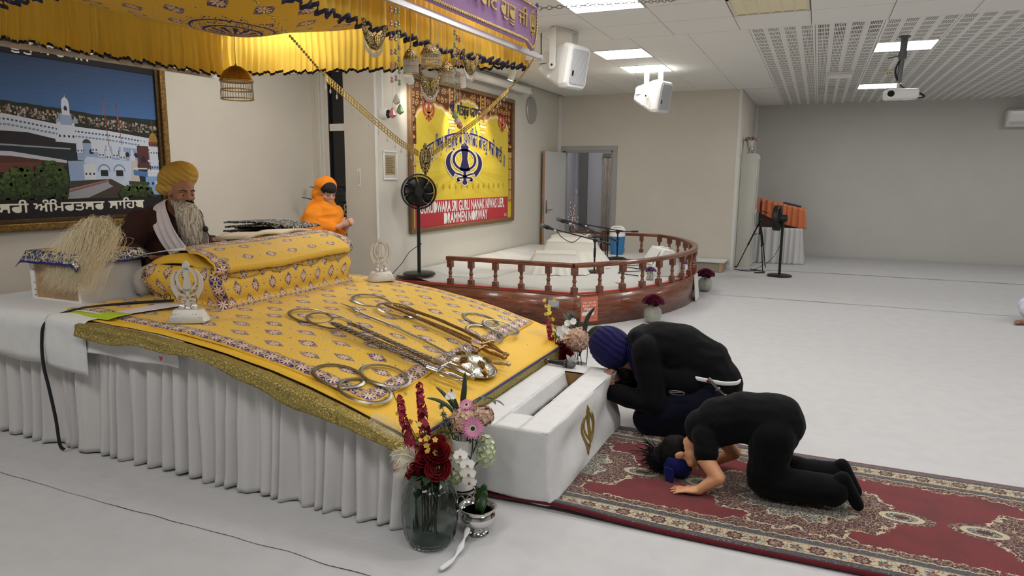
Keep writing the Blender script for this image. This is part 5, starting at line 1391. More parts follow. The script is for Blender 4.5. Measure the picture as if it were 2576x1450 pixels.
edge = [(SXL, SY0)] + arc + [(SXL, SY1)]
MB().tube([(x, y, SH - .004) for x, y in edge], .013, 6, flat=.6).obj('edge_moulding', m_varn, stg)
MB().tube([(x, y, SH + .004) for x, y in inset(.045)], .012, 6).obj('red_carpet_edge', mt('red_felt', (186, 72, 62), .9), stg)
# baluster: square ends, turned middle
def sqlathe():
    mb = MB(); b = .029
    for z0, z1 in ((0, .075), (.205, .285)): mb.box((0, 0, (z0 + z1) / 2), (2 * b, 2 * b, z1 - z0))
    mb.lathe([(.027, .075), (.02, .085), (.017, .095), (.022, .102), (.017, .108), (.015, .115), (.021, .13), (.024, .14), (.019, .155), (.014, .165), (.021, .172), (.015, .18), (.018, .19), (.026, .205)], 14)
    o = mb.obj('tmp', m_varn, bevel=0, angle=30); d = o.data; bpy.data.objects.remove(o); return d
bm_ = sqlathe(); L0 = stg.location
nearx = [-3.703, -3.442, -3.145, -2.839, -2.529]
angs = [-A0 + .005 + (2 * A0 - .01) * i / 15 for i in range(16)]
for xx in nearx:
    for yy in (SY0 + .03, SY1 - .03): piece(bm_, 'baluster', stg, (xx - L0.x, yy - L0.y, SH - L0.z))
for a in angs: piece(bm_, 'baluster', stg, (SC[0] + (SR - .03) * math.cos(a) - L0.x, SC[1] + (SR - .03) * math.sin(a) - L0.y, SH - L0.z), (0, 0, a))
rail_path = [(-3.74, SY0 + .03)] + [(SC[0] + (SR - .03) * math.cos(a), SC[1] + (SR - .03) * math.sin(a)) for a in [-A0 + 2 * A0 * i / 48 for i in range(49)]] + [(-3.74, SY1 - .03)]
def rail(path, name):
    mb = MB(); n = len(path); vs, fs = [], []
    for i, p in enumerate(path):
        a, c = Vector(path[max(0, i - 1)]), Vector(path[min(n - 1, i + 1)]); t = (c - a).normalized(); s = Vector((t.y, -t.x))
        for w, h in ((-.034, 0), (.034, 0), (.037, .012), (.037, .034), (.03, .044), (-.03, .044), (-.037, .034), (-.037, .012)): vs.append((p[0] + s.x * w, p[1] + s.y * w, SH + .283 + h))
    for i in range(n - 1):
        for k in range(8): fs.append((i * 8 + k, i * 8 + (k + 1) % 8, i * 8 + 8 + (k + 1) % 8, i * 8 + 8 + k))
    fs += [tuple(range(7, -1, -1)), tuple((n - 1) * 8 + k for k in range(8))]; mb.add(vs, fs); return mb.obj(name, m_varn, stg, angle=30)
rail(rail_path[:2], 'handrail'); rail(rail_path[1:-1], 'curved_handrail'); rail(rail_path[-2:], 'handrail')
# white sheet over the deck, padded
def deck_z(x, y):
    r = math.hypot(x - SC[0], y - SC[1]); d = min(SR - r, y - SY0, SY1 - y) - .055
    return SH + .006 + .018 * min(1, max(0, d) / .08) + .055 * min(1, max(0, (-3.95 - x)) / .25) + .006 * nz(x * 2.5, y * 2.5) + .005 * nz(x * 6 + 3, y * 1.5)
dk = MB(); N = 60; rows_ = 70
def dkf(a, b):
    y = lerp(SY0 + .06, SY1 - .06, b); xe = SC[0] + math.sqrt(max(0, (SR - .06) ** 2 - (y - SC[1]) ** 2)); x = lerp(SXL, xe, a); return (x, y, deck_z(x, y))
dk.grid(dkf, N, rows_); tag(dk.obj('stage_sheet', m_sheet2, angle=180, solid=.004), 'white padded sheet covering the deck of the curved stage', 'sheet')
# metal carry handle let into the fascia
t = thing('recessed_handle', 'chromed recessed carry handle on the straight stage front', 'handle', (-2.45, SY0, .235))
MB().b2((-2.515, SY0 - .016, .195), (-2.39, SY0 - .008, .275)).obj('plate', mt('zinc_plate', (196, 200, 198), .3, .7), t, bevel=.004); MB().tube(catmull([(-2.50, SY0 - .02, .225), (-2.495, SY0 - .024, .207), (-2.45, SY0 - .026, .203), (-2.405, SY0 - .024, .207), (-2.40, SY0 - .02, .225)], 5), .005, 6).obj('bail', m_chrome, t)
for a, b in ((-2.505, .265), (-2.4, .265), (-2.505, .205), (-2.4, .205)): MB().ell((a, SY0 - .017, b), (.004, .003, .004), nu=8, nv=5).obj('screw', m_chrome, t)
# orange payment poster curved on the fascia
ps = MB(); th0, th1 = -A0 + .025, -A0 + .092
def arcp(u, v, off): a = lerp(th0, th1, u); r = SR + .012 + off; return (SC[0] + r * math.cos(a), SC[1] + r * math.sin(a), lerp(.055, .318, v) + .02 * u * 0)
po = thing('payment_poster', 'orange payment poster with white lettering taped to the stage front', 'poster', arcp(.5, 0, 0)); pw, ph_ = (th1 - th0) * SR, .263
MB().grid(lambda a, b: arcp(a, b, 0), 8, 2, col=lin((206, 116, 96))).obj('sheet', M_PRINT_MATT, po, angle=180)
pr = Print((0, 0, 0), (1, 0, 0), (0, 1, 0)); pr.text('Her kan du', .022, .192, .036, (240, 226, 216)); pr.text('betale med', .022, .162, .036, (240, 226, 216)); pr.text('Vipps', .032, .122, .05, (240, 230, 222), bold=.0012)
pr.poly([(.03 + .02 * math.cos(a) - (0 if math.cos(a) < 0 else -.11), .085 + .022 * math.sin(a)) for a in [i * PI / 10 for i in range(20)]], (226, 222, 220)); pr.text('517214', .04, .082, .022, (70, 70, 84)); pr.rect(.04, .070, .125, .073, (120, 120, 130)); pr.text('driver', .13, .03, .018, (96, 40, 40))
mb = MB(); mb.f, mb.mi, mb.uv, mb.c = pr.mb.f, pr.mb.mi, pr.mb.uv, pr.mb.c; mb.v = [arcp(x / pw, y / ph_, .0008 + z) for x, y, z in pr.mb.v]; mb.obj('lettering', M_PRINT_MATT, po, smooth=False)
# framed notice leaning on the far side of the curve
t = thing('framed_notice', 'white framed notice leaning against the curved stage front', 'notice', (-1.33, 9.05, .012))
a_ = .05; fx = lambda s, z: (SC[0] + (SR + .045 - .03 * z / .32) * math.cos((s - 8.87) / SR), SC[1] + (SR + .045 - .03 * z / .32) * math.sin((s - 8.87) / SR), z)
def slab(s0, s1, z0, z1, th): 
    mb = MB(); P = [Vector(fx(s, z)) for s, z in ((s0, z0), (s1, z0), (s1, z1), (s0, z1))]; n = (P[1] - P[0]).cross(P[3] - P[0]).normalized(); Q = [p + n * th for p in P]; mb.add(P + Q, [(3, 2, 1, 0), (4, 5, 6, 7), (0, 1, 5, 4), (1, 2, 6, 5), (2, 3, 7, 6), (3, 0, 4, 7)]); return mb
slab(8.82, 9.12, .015, .335, .012).obj('frame', mt('white_lacquer'), t, smooth=False); slab(8.86, 9.08, .06, .29, .0135).obj('paper', simple('notice_print', (216, 222, 220), .7, noise_amt=.08, nscale=90), t, smooth=False)

# ---- things on the stage
def covered(label, cx, cy, wx, wy, ztop, rz, flare, seed, name='covered_harmonium'):
    """box shaped thing under a white ruffled cloth"""
    zb = .375; R = Matrix.Rotation(rz, 3, 'Z'); n = 120; prof_ = [(0., ztop, -1), (.55, ztop + .004, 0), (1., ztop, 0), (1.0, ztop - .02, .01), (1., lerp(ztop, zb, .38), .25), (1., lerp(ztop, zb, .42), .3), (1., lerp(ztop, zb, .7), .7), (1., zb, 1.)]
    rr = random.Random(seed); ph = [rr.uniform(0, 1) for _ in range(60)]
    def fn(a, b):
        k = b * (len(prof_) - 1); i = min(len(prof_) - 2, int(k)); f = k - i; s = lerp(prof_[i][0], prof_[i + 1][0], f); z = lerp(prof_[i][1], prof_[i + 1][1], f); fl = max(0, lerp(prof_[i][2], prof_[i + 1][2], f))
        th = 2 * PI * a; c, q = math.cos(th), math.sin(th); m = max(abs(c), abs(q)); x, y = c / m * wx / 2 * s, q / m * wy / 2 * s
        pl = (math.sin(2 * PI * (a * 26 + .5 * ph[int(a * 59)])) * .02 + math.sin(a * 97) * .008) * max(0, fl - .15) * 1.5
        x += c * (flare * fl + pl); y += q * (flare * fl + pl); v = R @ Vector((x, y, 0)); return (cx + v.x, cy + v.y, z + .008 * nz(x * 7, y * 7, seed) * (s > .1))
    t = thing(name, label, 'covered instrument', (cx, cy, zb)); MB().grid(fn, n, 28, closed_u=True).obj('cloth', m_sat2, t, angle=180); R4 = Euler((0, 0, rz)); MB().box((cx, cy, (zb + ztop) / 2 - .005), (wx - .03, wy - .03, ztop - zb - .03), R4).obj('body', m_wood_raw, t, smooth=False); return t
m_sat2 = Mat('ivory_cloth', lin((214, 212, 204)), .5, 0, .4)
covered('lower instrument under a ruffled white cloth on the stage', -2.98, 8.18, .52, .42, .62, .35, .17, 3)
covered('taller instrument under a white cloth behind the lower covered one', -3.02, 8.95, .62, .75, .72, .25, .22, 5)
covered('small covered instrument beside the blue drink cooler', -3.35, 9.9, .5, .5, .70, .1, .18, 8)
m_blk = mt('matt_black_metal', (22, 22, 24), .45, .3)
def mic_stand(label, bx, by, zt_, A, Bq, mic=None, r=.13, oct_=True, tilt=None):
    t = thing('microphone_stand', label, 'microphone stand', (bx, by, .37), 'boom microphone stands on the stage')
    MB().lathe([(r, .37), (r, .385), (r * .8, .395), (.03, .40)], 8 if oct_ else 24, (bx, by, 0)).obj('base', m_blk, t, angle=20)
    MB().tube([(bx, by, .395), (bx, by, zt_ - .02)], .011, 10).obj('pole', m_blk, t); MB().tube([(bx, by, lerp(.4, zt_, .45)), (bx, by, lerp(.4, zt_, .75))], .016, 10).obj('sleeve', m_blk, t)
    MB().ell((bx, by, zt_), (.028, .025, .03)).obj('clutch', m_blk, t); A, Bq = Vector(A), Vector(Bq); MB().tube([A, Bq], .0085, 8).obj('boom', m_blk, t); d = (A - Bq).normalized(); MB().tube([A - d * .1, A], .014, 10).obj('counterweight', m_blk, t)
    if mic:
        m0, m1 = Vector(mic[0]), Vector(mic[1]); mp = thing('stage_microphone', mic[2], 'microphone', m1); mic_parts(mp, m1, m0, .02); MB().tube([lerp(m0, m1, .35), lerp(m0, m1, .6)], .028, 10).obj('clip', m_blk, t); MB().tube([lerp(m0, m1, .5) + Vector((0, 0, .02)), Bq], .01, 8).obj('clip_arm', m_blk, t)
        e = (m1 - m0).normalized(); MB().tube([m1 + e * .0, m1 + e * .03], .013, 8).obj('cable_plug', mt('white_tape', (220, 218, 210), .6), mp); MB().tube(catmull([m1 + e * .03, m1 + e * .08 + Vector((.03, 0, -.07)), m1 + e * .1 + Vector((.14, .02, -.12)), m1 + e * .1 + Vector((.26, .0, -.04))], 8), .005, 6).obj('cable', m_blk, mp)
    return t
mic_stand('boom stand with heavy base standing closest to the handrail corner', -2.50, 8.31, .775, (-2.30, 8.33, .735), (-3.04, 8.27, .90), ((-3.20, 8.25, .945), (-3.03, 8.27, .89), 'microphone held lowest over the covered instruments'))
mic_stand('boom stand with long boom reaching over the taller covered instrument', -2.80, 9.62, .68, (-2.56, 9.63, .655), (-3.27, 9.60, .915), ((-3.46, 9.58, .945), (-3.29, 9.60, .885), 'microphone held highest at the tip of the long boom'))
mic_stand('boom stand with level boom beside the blue cooler', -2.63, 9.88, .765, (-2.33, 9.89, .785), (-2.86, 9.86, .765), None)
mic_stand('boom stand between the level boom stand and the long boom stand', -2.74, 9.74, .78, (-2.52, 9.75, .79), (-3.08, 9.72, .87), ((-3.22, 9.71, .905), (-3.08, 9.72, .855), 'silver bodied microphone over the covered instruments'), .11)
t = thing('stage_microphone', 'microphone lying over the boom of the heavy base stand', 'microphone', (-2.75, 9.2, .75)); mic_parts(t, (-2.62, 9.22, .755), (-2.84, 9.18, .74), .02); MB().tube([(-2.62, 9.22, .755), (-2.62, 9.22, .39)], .008, 8).obj('support', m_blk, t); MB().lathe([(.08, .375), (.08, .392), (.02, .4)], 20, (-2.62, 9.22, 0)).obj('base', m_blk, t)
ck = thing('drink_cooler', 'blue and white drink cooler jug standing on the stage', 'cooler', (-2.80, 10.5, .37)); CX, CY = -2.80, 10.5
MB().lathe([(.092, .37), (.098, .375), (.112, .50), (.118, .655)], 28, (CX, CY, 0)).obj('body', mt('cooler_blue', (52, 122, 180), .4), ck); MB().lathe([(.121, .655), (.122, .70), (.121, .71), (.124, .715), (.122, .765), (.11, .775), (.001, .776)], 28, (CX, CY, 0)).obj('lid', mt('cooler_white', (238, 238, 234), .4), ck); MB().tube(catmull([(CX - .1, CY, .77), (CX - .06, CY, .80), (CX + .06, CY, .80), (CX + .1, CY, .77)], 5), .012, 8).obj('handle', mt('cooler_white'), ck); MB().ell((CX + .06, CY - .105, .62), .008).obj('button', m_blk, ck)
# wedge monitor
wm = thing('stage_monitor', 'white wedge stage monitor loudspeaker turned inwards on the stage', 'loudspeaker', (-1.68, 8.6, .37)); Rm_ = Matrix.Rotation(.55, 3, 'Z')
def wp(a, b, c): v = Rm_ @ Vector((a, b, 0)); return Vector((-1.70, 8.55, .368 + c)) + v
pf_ = [(-.2, 0), (.16, 0), (.2, .1), (.06, .32), (-.06, .34), (-.2, .12)]
mb = MB(); vs = [wp(a, -.22, c) for a, c in pf_] + [wp(a, .22, c) for a, c in pf_]; n = 6; mb.add(vs, [tuple(range(n)), tuple(range(2 * n - 1, n - 1, -1))] + [(i, n + i, n + (i + 1) % n, (i + 1) % n) for i in range(n)]); mb.obj('cabinet', mt('speaker_white', (224, 224, 222), .5), wm, bevel=.01, angle=25)
mb = MB(); P = [wp(-.195, -.18, .14), wp(-.195, .18, .14), wp(-.085, .18, .315), wp(-.085, -.18, .315)]; nn = (P[1] - P[0]).cross(P[3] - P[0]).normalized(); nn = nn if nn.x < 0 else -nn; mb.add([p + nn * .006 for p in P], [(0, 1, 2, 3)]); mb.obj('grille', mt('grille_grey', (206, 206, 206), .7), wm, smooth=False, solid=.004)
for k in (-1, 1): MB().box(wp(.0, .1 * k, .338), (.1, .05, .012), Rm_).obj('handle', mt('grille_grey'), wm, bevel=.004)
# small jar with purple flowers, smaller pieces
def jar_flowers(name, label, x, y, zb, R, petal_m, blooms, hb, globe=True):
    t = thing(name, label, 'flower vase', (x, y, zb)); G = mt('ribbed_glass', (225, 228, 222), .08, 0, .5); G.b.inputs['Transmission Weight'].default_value = .75; G.b.inputs['IOR'].default_value = 1.2
    pr_ = [(R * .5, 0), (R * .85, R * .35), (R, R * .9), (R * .9, R * 1.45), (R * .62, R * 1.8), (R * .6, R * 1.86)] if globe else [(R * .7, 0), (R, R * .5), (R * .8, R * 1.6), (R * .85, R * 2)]
    MB().lathe([(r, zb + z) for r, z in pr_] + [(r - .004, zb + z) for r, z in pr_[::-1]], 32, (x, y, 0), mod=lambda w, f: 1 + .012 * math.cos(30 * w)).obj('vase', G, t, angle=180); top_ = zb + pr_[-1][1]
    MB().tube([(x, y, zb + .01), (x, y, top_ + .02)], R * .22, 8).obj('stems', mt('pale_stems', (206, 200, 170), .7), t)
    rr = random.Random(int(x * 100))
    for k in range(blooms):
        a = 2.4 * k; f = math.sqrt((k + .5) / blooms); c = (x + hb * .95 * f * math.cos(a), y + hb * .95 * f * math.sin(a), top_ + hb * (.95 - .5 * f * f)); rose_bloom(c, (math.cos(a) * f, math.sin(a) * f, .7), hb * .38, petal_m, t, 'rose')
    for k in range(7): a = k * .9; leaf_obj(t, (x, y, top_ + .01), (math.cos(a), math.sin(a), .35), (0, 0, 1), hb * 1.1, hb * .55)
    return t
m_maroon = simple('maroon_petal', (104, 28, 56), .6, noise_amt=.4, nscale=25); m_purple = simple('purple_petal', (150, 110, 170), .6, noise_amt=.3, nscale=40)
jar_flowers('flower_vase', 'round glass vase of maroon roses on the floor in front of the curved stage', -1.53, 7.3, .012, .098, m_maroon, 11, .105)
jar_flowers('flower_vase', 'round glass vase of maroon roses beside the framed notice on the stage curve', -1.325, 9.70, .016, .098, m_maroon, 11, .11)
jar_flowers('flower_jar', 'small glass jar of purple flowers standing on the stage behind the balusters', -1.72, 7.97, .37, .045, m_purple, 9, .06, False)
jar_flowers('flower_jar', 'small pot of purple flowers between monitor and handrail', -1.52, 8.95, .37, .04, m_purple, 7, .06, False)
tag(MB().tube(catmull([(-2.2, 9.5, .39), (-2.0, 9.35, .385), (-2.3, 9.0, .385), (-1.95, 8.7, .385), (-2.2, 8.35, .385), (-1.9, 8.15, .385)], 8), .006, 6).obj('stage_cable', m_blk), 'black cable winding over the white stage sheet', 'cable')
tag(MB().tube(catmull([(-2.9, 9.9, .39), (-2.4, 9.75, .385), (-2.0, 9.7, .39), (-1.85, 9.62, .395)], 8), [.01] * 16 + [.022] * 9, 8).obj('cable_plug', m_blk), 'black multi-plug cable lying behind the stage monitor', 'cable')
tag(MB().grid(lambda a, b: (lerp(-4.38, -3.5, a) + .35 * b * a, lerp(7.2, 10.4, b), .005 + deck_z(lerp(-4.38, -3.5, a) + .35 * b * a, lerp(7.2, 10.4, b))), 20, 40).obj('grey_mat', simple('marbled_mat', (204, 204, 202), .8, noise_amt=.12, nscale=2.5), angle=180), 'grey marbled mat lying on the stage along the wall', 'mat')
tag(MB().grid(lambda a, b: (lerp(-2.02, -1.92, a), lerp(7.53, 7.56, b) + .03 * a, .376), 4, 2).obj('red_marker', mt('red_felt')), 'small red strip lying on the white stage sheet', 'strip')

# ---- pedestal fans
def fan(label, x, y, zb, H, az, R=.2, el=0., group='black pedestal fans', cord=None):
    t = thing('pedestal_fan', label, 'fan', (x, y, zb), group); m = mt('fan_black', (20, 20, 22), .4)
    MB().lathe([(.001, zb), (.19, zb), (.19, zb + .012), (.17, zb + .022), (.03, zb + .026)], 40, (x, y, 0)).obj('base', m, t); zc = zb + H - R
    MB().tube([(x, y, zb + .02), (x, y, zc - .06)], .021, 16).obj('pole', m, t)
    ax = Vector((math.cos(az) * math.cos(el), math.sin(az) * math.cos(el), math.sin(el))); c = Vector((x, y, zc)) + ax * .09; Q = ax.to_track_quat('Z', 'Y').to_matrix()
    MB().lathe([(.03, -.16), (.055, -.15), (.06, -.06), (.07, -.03)], 20, c, Q).obj('motor', m, t); MB().tube([(x, y, zc - .08), c + ax * -.1], .025, 10).obj('neck', m, t)
    MB().lathe([(R - .012, -.045), (R, -.03), (R, .03), (R - .012, .045)], 48, c, Q, caps=False).obj('guard_ring', m, t, solid=.004)
    sp = MB()
    for k in range(96):
        a = 2 * PI * k / 96
        for s_ in (-1, 1): sp.tube([c + Q @ Vector((r * math.cos(a + .5 * (1 - r / R) * s_), r * math.sin(a + .5 * (1 - r / R) * s_), s_ * (.045 + .02 * (1 - (r / R) ** 2)))) for r in (.04, .1, .15, R)], .0016, 4)
    o = sp.obj('guard_wires', m, t); o['kind'] = 'stuff'
    for s_ in (-1, 1): MB().lathe([(.001, s_ * .068), (.05, s_ * .066), (.052, s_ * .058)], 20, c, Q).obj('guard_hub', m, t)
    for k in range(7):
        bl = MB(); a0 = 2 * PI * k / 7; bl.grid(lambda a, b: c + Q @ Vector((lerp(.03, R - .03, b) * math.cos(a0 + (a - .5) * .85 + .4 * b), lerp(.03, R - .03, b) * math.sin(a0 + (a - .5) * .85 + .4 * b), .03 * (a - .5) * 1.4)), 4, 6); bl.obj('blade', mt('fan_blade', (30, 30, 33), .3), t, angle=180, solid=.002)
    return t
fan('black pedestal fan on the stage in front of the yellow banner', -4.20, 6.90, .418, 1.16, -.95, .2)
fan('black pedestal fan on the white floor beside the camera tripod', -.46, 11.77, .018, 1.12, 3.02, .2)
tag(MB().tube(catmull([(-4.15, 6.88, .78), (-4.30, 6.86, .68), (-4.38, 6.82, .55), (-4.42, 6.7, .45), (-4.42, 6.6, .40)], 8), .004, 6).obj('fan_cord', m_blk), 'thin black cord hanging from the stage fan to the wall', 'cord')
tag(MB().tube(catmull([(-.46, 11.75, .7), (-.50, 11.9, .45), (-.65, 12.15, .2), (-.9, 12.3, .03), (-1.1, 12.35, .02)], 8), .004, 6).obj('fan_cord', m_blk), 'thin black cord hanging from the floor fan', 'cord')
# ================================================================== canopy
M = Mat('canopy_lining', YEL, .65, 0, .3); u, v = M.uv()
cc, lf = motifs(M, u, v, .30, .16, .075, .05); LYEL = lin((214, 174, 66))
mu, mv = u - 1.12, v - 1.05; r = (mu * mu + mv * mv).sqrt(); th = mv.atan2(mu)
rr_ = r + (th * 16).cos() * .012
med = rr_ < .26; pt_ = ((th * 12 + r * 18).cos() > .1) * (r < .13); dots = M.voro(M.vec(u, v, 0.), 60)
mc_ = M.mix(LYEL, NAVY, (dots < .34).max(((r - .15).abs() < .008).max((r - .22).abs() < .006))); mc_ = M.mix(mc_, NAVY, pt_)
M.color(M.mix(cc, mc_, med)); M.bump(M.noise(M.vec(u, v, 0.), 9, 3), .3, .02); m_lining = M
m_val = Mat('yellow_valance_cotton', lin((248, 210, 84)), .7, 0, .3); m_val.b.inputs['Sheen Weight'].default_value = .2
tr = m_val.nt.nodes.new('ShaderNodeBsdfTranslucent'); tr.inputs[0].default_value = (*lin((252, 214, 96)), 1); mx = m_val.nt.nodes.new('ShaderNodeMixShader'); mx.inputs[0].default_value = .5
out = m_val.nt.nodes['Material Output']; m_val.nt.links.new(m_val.b.outputs[0], mx.inputs[1]); m_val.nt.links.new(tr.outputs[0], mx.inputs[2]); m_val.nt.links.new(mx.outputs[0], out.inputs[0])
m_navy = mt('navy_cloth', (38, 34, 104), .6); m_alu = mt('aluminium_rail', (206, 206, 208), .3, .6); m_hem = mt('navy_hem', (24, 22, 58), .7)
can = thing('canopy', 'yellow fabric canopy with frilled navy-hemmed valances hung over the dais', 'canopy', (-3.05, 3.2, 2.6))
NL, NR, FL, FR = (-4.25, 2.08), (-1.82, 2.08), (-4.25, 4.14), (-1.82, 4.40)
def cbil(a, b):
    x = lerp(lerp(NL[0], NR[0], a), lerp(FL[0], FR[0], a), b); y = lerp(lerp(NL[1], NR[1], a), lerp(FL[1], FR[1], a), b); return x, y
def ceil_fn(a, b):
    x, y = cbil(a, b); s = (math.sin(PI * a) * math.sin(PI * b)); k = math.hypot((x + 3.13) / 1.2, (y - 3.15) / 1.0); return (x, y, 2.60 - .17 * s ** .8 - .085 * math.exp(-(k / .35) ** 2) + .006 * nz(x * 4, y * 4))
MB().grid(ceil_fn, 60, 50, uvf=lambda a, b: (a * 2.43, b * 2.15)).obj('lining', m_lining, can, angle=180, solid=.003)
def valance(p0, p1, ztop, hem, nrm, seed, pl=.052, amp=.02):
    L = math.hypot(p1[0] - p0[0], p1[1] - p0[1]); nu = int(L / .009); rr = random.Random(seed); ph = [rr.uniform(-.5, .5) for _ in range(200)]
    def fn(a, b):
        s = a * L / pl; k = int(s); w = lerp(ph[k], ph[k + 1], s - k); q = math.sin(2 * PI * (s + .4 * w)); g = .25 + .75 * b
        if b < .12: g = .5
        d = amp * g * (q * (.8 + .7 * w) + .35 * math.sin(2 * PI * s * 2.6 + w * 5)) + .03 * nz(a * L * 3, b * 1.5, seed) * b
        z = lerp(ztop, hem(a) + .012 * math.copysign(1, math.sin(2 * PI * s * .43 + 3 * w)) * .6 + .008 * q, b); return (lerp(p0[0], p1[0], a) + nrm[0] * d, lerp(p0[1], p1[1], a) + nrm[1] * d, z)
    vv = MB().grid(fn, nu, 14).obj('valance', m_val, can, angle=180)
    def hm(a, b): p = fn(a, 1); return (p[0] + nrm[0] * .002, p[1] + nrm[1] * .002, p[2] + .013 - .017 * b)
    MB().grid(hm, nu, 1).obj('hem', m_hem, vv, angle=180, solid=.005)
valance(NL, FL, 2.62, lambda a: 2.30, (-1, 0), 1); valance(FL, FR, 2.60, lambda a: lerp(2.31, 2.275, a), (-.1, 1), 2); valance(NR, FR, 2.54, lambda a: interp(a, [(0, 2.18), (.55, 2.19), (1, 2.262)]), (1, 0), 3); valance(NL, NR, 2.62, lambda a: 2.305, (0, -1), 4)
for a, b in (((-1.72, 1.95, 2.285), (-1.72, 4.32, 2.325)), ((-4.33, 1.95, 2.275), (-4.33, 4.14, 2.30)), ((-4.46, 4.33, 2.335), (-1.70, 4.36, 2.322))):
    d = Vector(b) - Vector(a); mb = MB(); mb.box((Vector(a) + Vector(b)) / 2, (.026, .03, d.length), d.to_track_quat('Z', 'Y').to_matrix()); mb.obj('rail', m_alu, can, smooth=False)
for x, y in (NL, NR, FL, FR): MB().tube([(x, y, 2.58), (x, y, HC)], .005, 6).obj('suspension_cord', m_alu, can)
# chain from the corner up to the ceiling
lk = MB(); A, Bv = Vector((-1.70, 4.24, 2.60)), Vector((-1.18, 6.02, 3.0)); n = 34
ch = thing('steel_chain', 'thin steel chain running from the canopy corner up to the ceiling', 'chain', A)
for i in range(n):
    p = lerp(A, Bv, (i + .5) / n); d = (Bv - A).normalized(); s = d.cross(Vector((0, 0, 1))).normalized() if i % 2 else Vector((0, 0, 1)) - d * d.z; s.normalize(); h = (Bv - A).length / n * .62
    MB().tube([p + d * (h * math.cos(q)) + s * (.011 * math.sin(q)) for q in [k * PI / 6 for k in range(12)]], .0028, 5, closed=True).obj('link', m_chrome, ch)
MB().tube([(-1.655, 4.14, 2.60), (-1.68, 4.2, 2.605), (-1.70, 4.24, 2.60)], [.008, .014, .01], 8).obj('knotted_end', mt('navy_cloth'), ch)
# purple embroidered banner outside the front rail
pb = thing('purple_banner', 'purple velvet banner with gold embroidered lettering hung along the canopy front', 'banner', (-1.66, 3.2, 2.4))
M = Mat('purple_velvet', lin((150, 104, 168)), .85, 0, .2); M.b.inputs['Sheen Weight'].default_value = .5; x, y, z = M.objco(); d_ = M.voro(M.vec(x, y, z), 42); M.color(M.mix(lin((150, 102, 166)), lin((226, 214, 226)), d_ < .10)); m_purp = M
def pbz(y): return 2.325 + .012 * (y - 2.8)
bot = [(2.0, 2.315)] + [(y, pbz(y)) for y in (2.6, 3.2, 3.9)] + [(3.98, 2.345), (4.02, 2.325), (4.06, 2.312), (4.10, 2.318), (4.13, 2.36), (4.15, 2.46), (4.155, 2.585), (4.0, 2.59), (3.0, 2.59), (2.0, 2.59)]
MB().prism([(a, b) for a, b in bot], (-1.664, 0, 0), (0, 1, 0), (0, 0, 1), (1, 0, 0), .008).obj('velvet', m_purp, pb, smooth=False)
m_gt = mt('gold_thread', (198, 170, 104), .35, .5)
def braid(path, r, name='gold_braid'):
    mb = MB(); P = catmull(path, 6); tot = len(P)
    for i in range(0, tot - 1):
        p, q = P[i], P[i + 1]; m = int((q - p).length / .012) + 1
        for k in range(m):
            c = lerp(p, q, k / m); mb.ell(c, (.004, r * .9, r * .45), Euler(((.8 if k % 2 else -.8), 0, 0)), 6, 4)
    o = mb.obj(name, m_gt, pb); o['kind'] = 'stuff'
braid([(-1.652, 2.0, 2.335), (-1.652, 2.8, 2.342), (-1.652, 3.4, 2.352), (-1.652, 3.92, 2.362), (-1.652, 4.02, 2.345), (-1.652, 4.07, 2.332), (-1.652, 4.115, 2.37), (-1.652, 4.135, 2.46), (-1.652, 4.14, 2.57)], .014)
braid([(-1.652, 2.0, 2.575), (-1.652, 3.0, 2.575), (-1.652, 4.12, 2.575)], .012)
pr = Print((-1.6535, 3.72, 2.0), (0, 1, 0), (0, 0, 1), 0); v_, f_ = glyph_polys('ਿਸਮਿਰ ਸੁਮੇਲੋ ਪਰਗਟ ਗੁਰੂ ਜੀ', 1.0); x1 = max(p[0] for p in v_)
mb = MB(); W2 = 1.55; V2 = [(-1.653, 3.98 - W2 + p[0] / x1 * W2, 2.435 + p[1] * .115) for p in v_]; mb.add(V2, f_); mb.obj('lettering', m_gt, pb, smooth=False, solid=.006, offset=1)
mb = MB()
for p in khanda_polys(.095): mb.prism([(a * .75, b) for a, b in p], (-1.656, 4.06, 2.46), (0, 1, 0), (0, 0, 1), (1, 0, 0), .008)
mb.obj('emblem', m_gt, pb, smooth=False)
# garland with ladder band and emblem
m_gb = mt('gilt_bead', (196, 164, 92), .25, .9); m_cry = mt('crystal_drop', (236, 230, 220), .05, 0, .8); m_cry.b.inputs['Transmission Weight'].default_value = .5
HX = -1.72
ga = thing('bead_garland', 'gilt bead garland with hanging drops strung in a deep V from the canopy rail', 'garland', (HX, 3.0, 1.7))
def rope(pts, r, name):
    mb = MB(); P = catmull([(HX, a, b) for a, b in pts], 10); L = 0
    for i in range(len(P) - 1):
        m = max(1, int((P[i + 1] - P[i]).length / (r * 2.2)))
        for k in range(m): mb.ell(lerp(P[i], P[i + 1], k / m), r, None, 6, 4)
    o = mb.obj(name, m_gb, ga); o['kind'] = 'stuff'; return P
rope([(1.70, 2.17), (1.827, 2.112), (1.971, 2.04), (2.177, 1.914)], .0055, 'bead_chain'); rope([(3.86, 2.06), (4.05, 2.16), (4.27, 2.31)], .005, 'bead_chain')
drops = MB()
def ladder(pts):
    P = catmull([(HX, a, b) for a, b in pts], 14); mb = MB(); up = Vector((0, .1, 1)).normalized()
    for o_ in (-.012, 0, .012): mb.tube([p + up * o_ for p in P], .0022, 5)
    for p in P: mb.tube([p - up * .014, p + up * .014], .0022, 5)
    for i, p in enumerate(P[::3]): drops.tube([p - up * .014, p - up * .03], .0012, 4); drops.ell(p - up * .036, (.004, .004, .009), None, 6, 4)
    mb.obj('ladder_band', m_gb, ga)
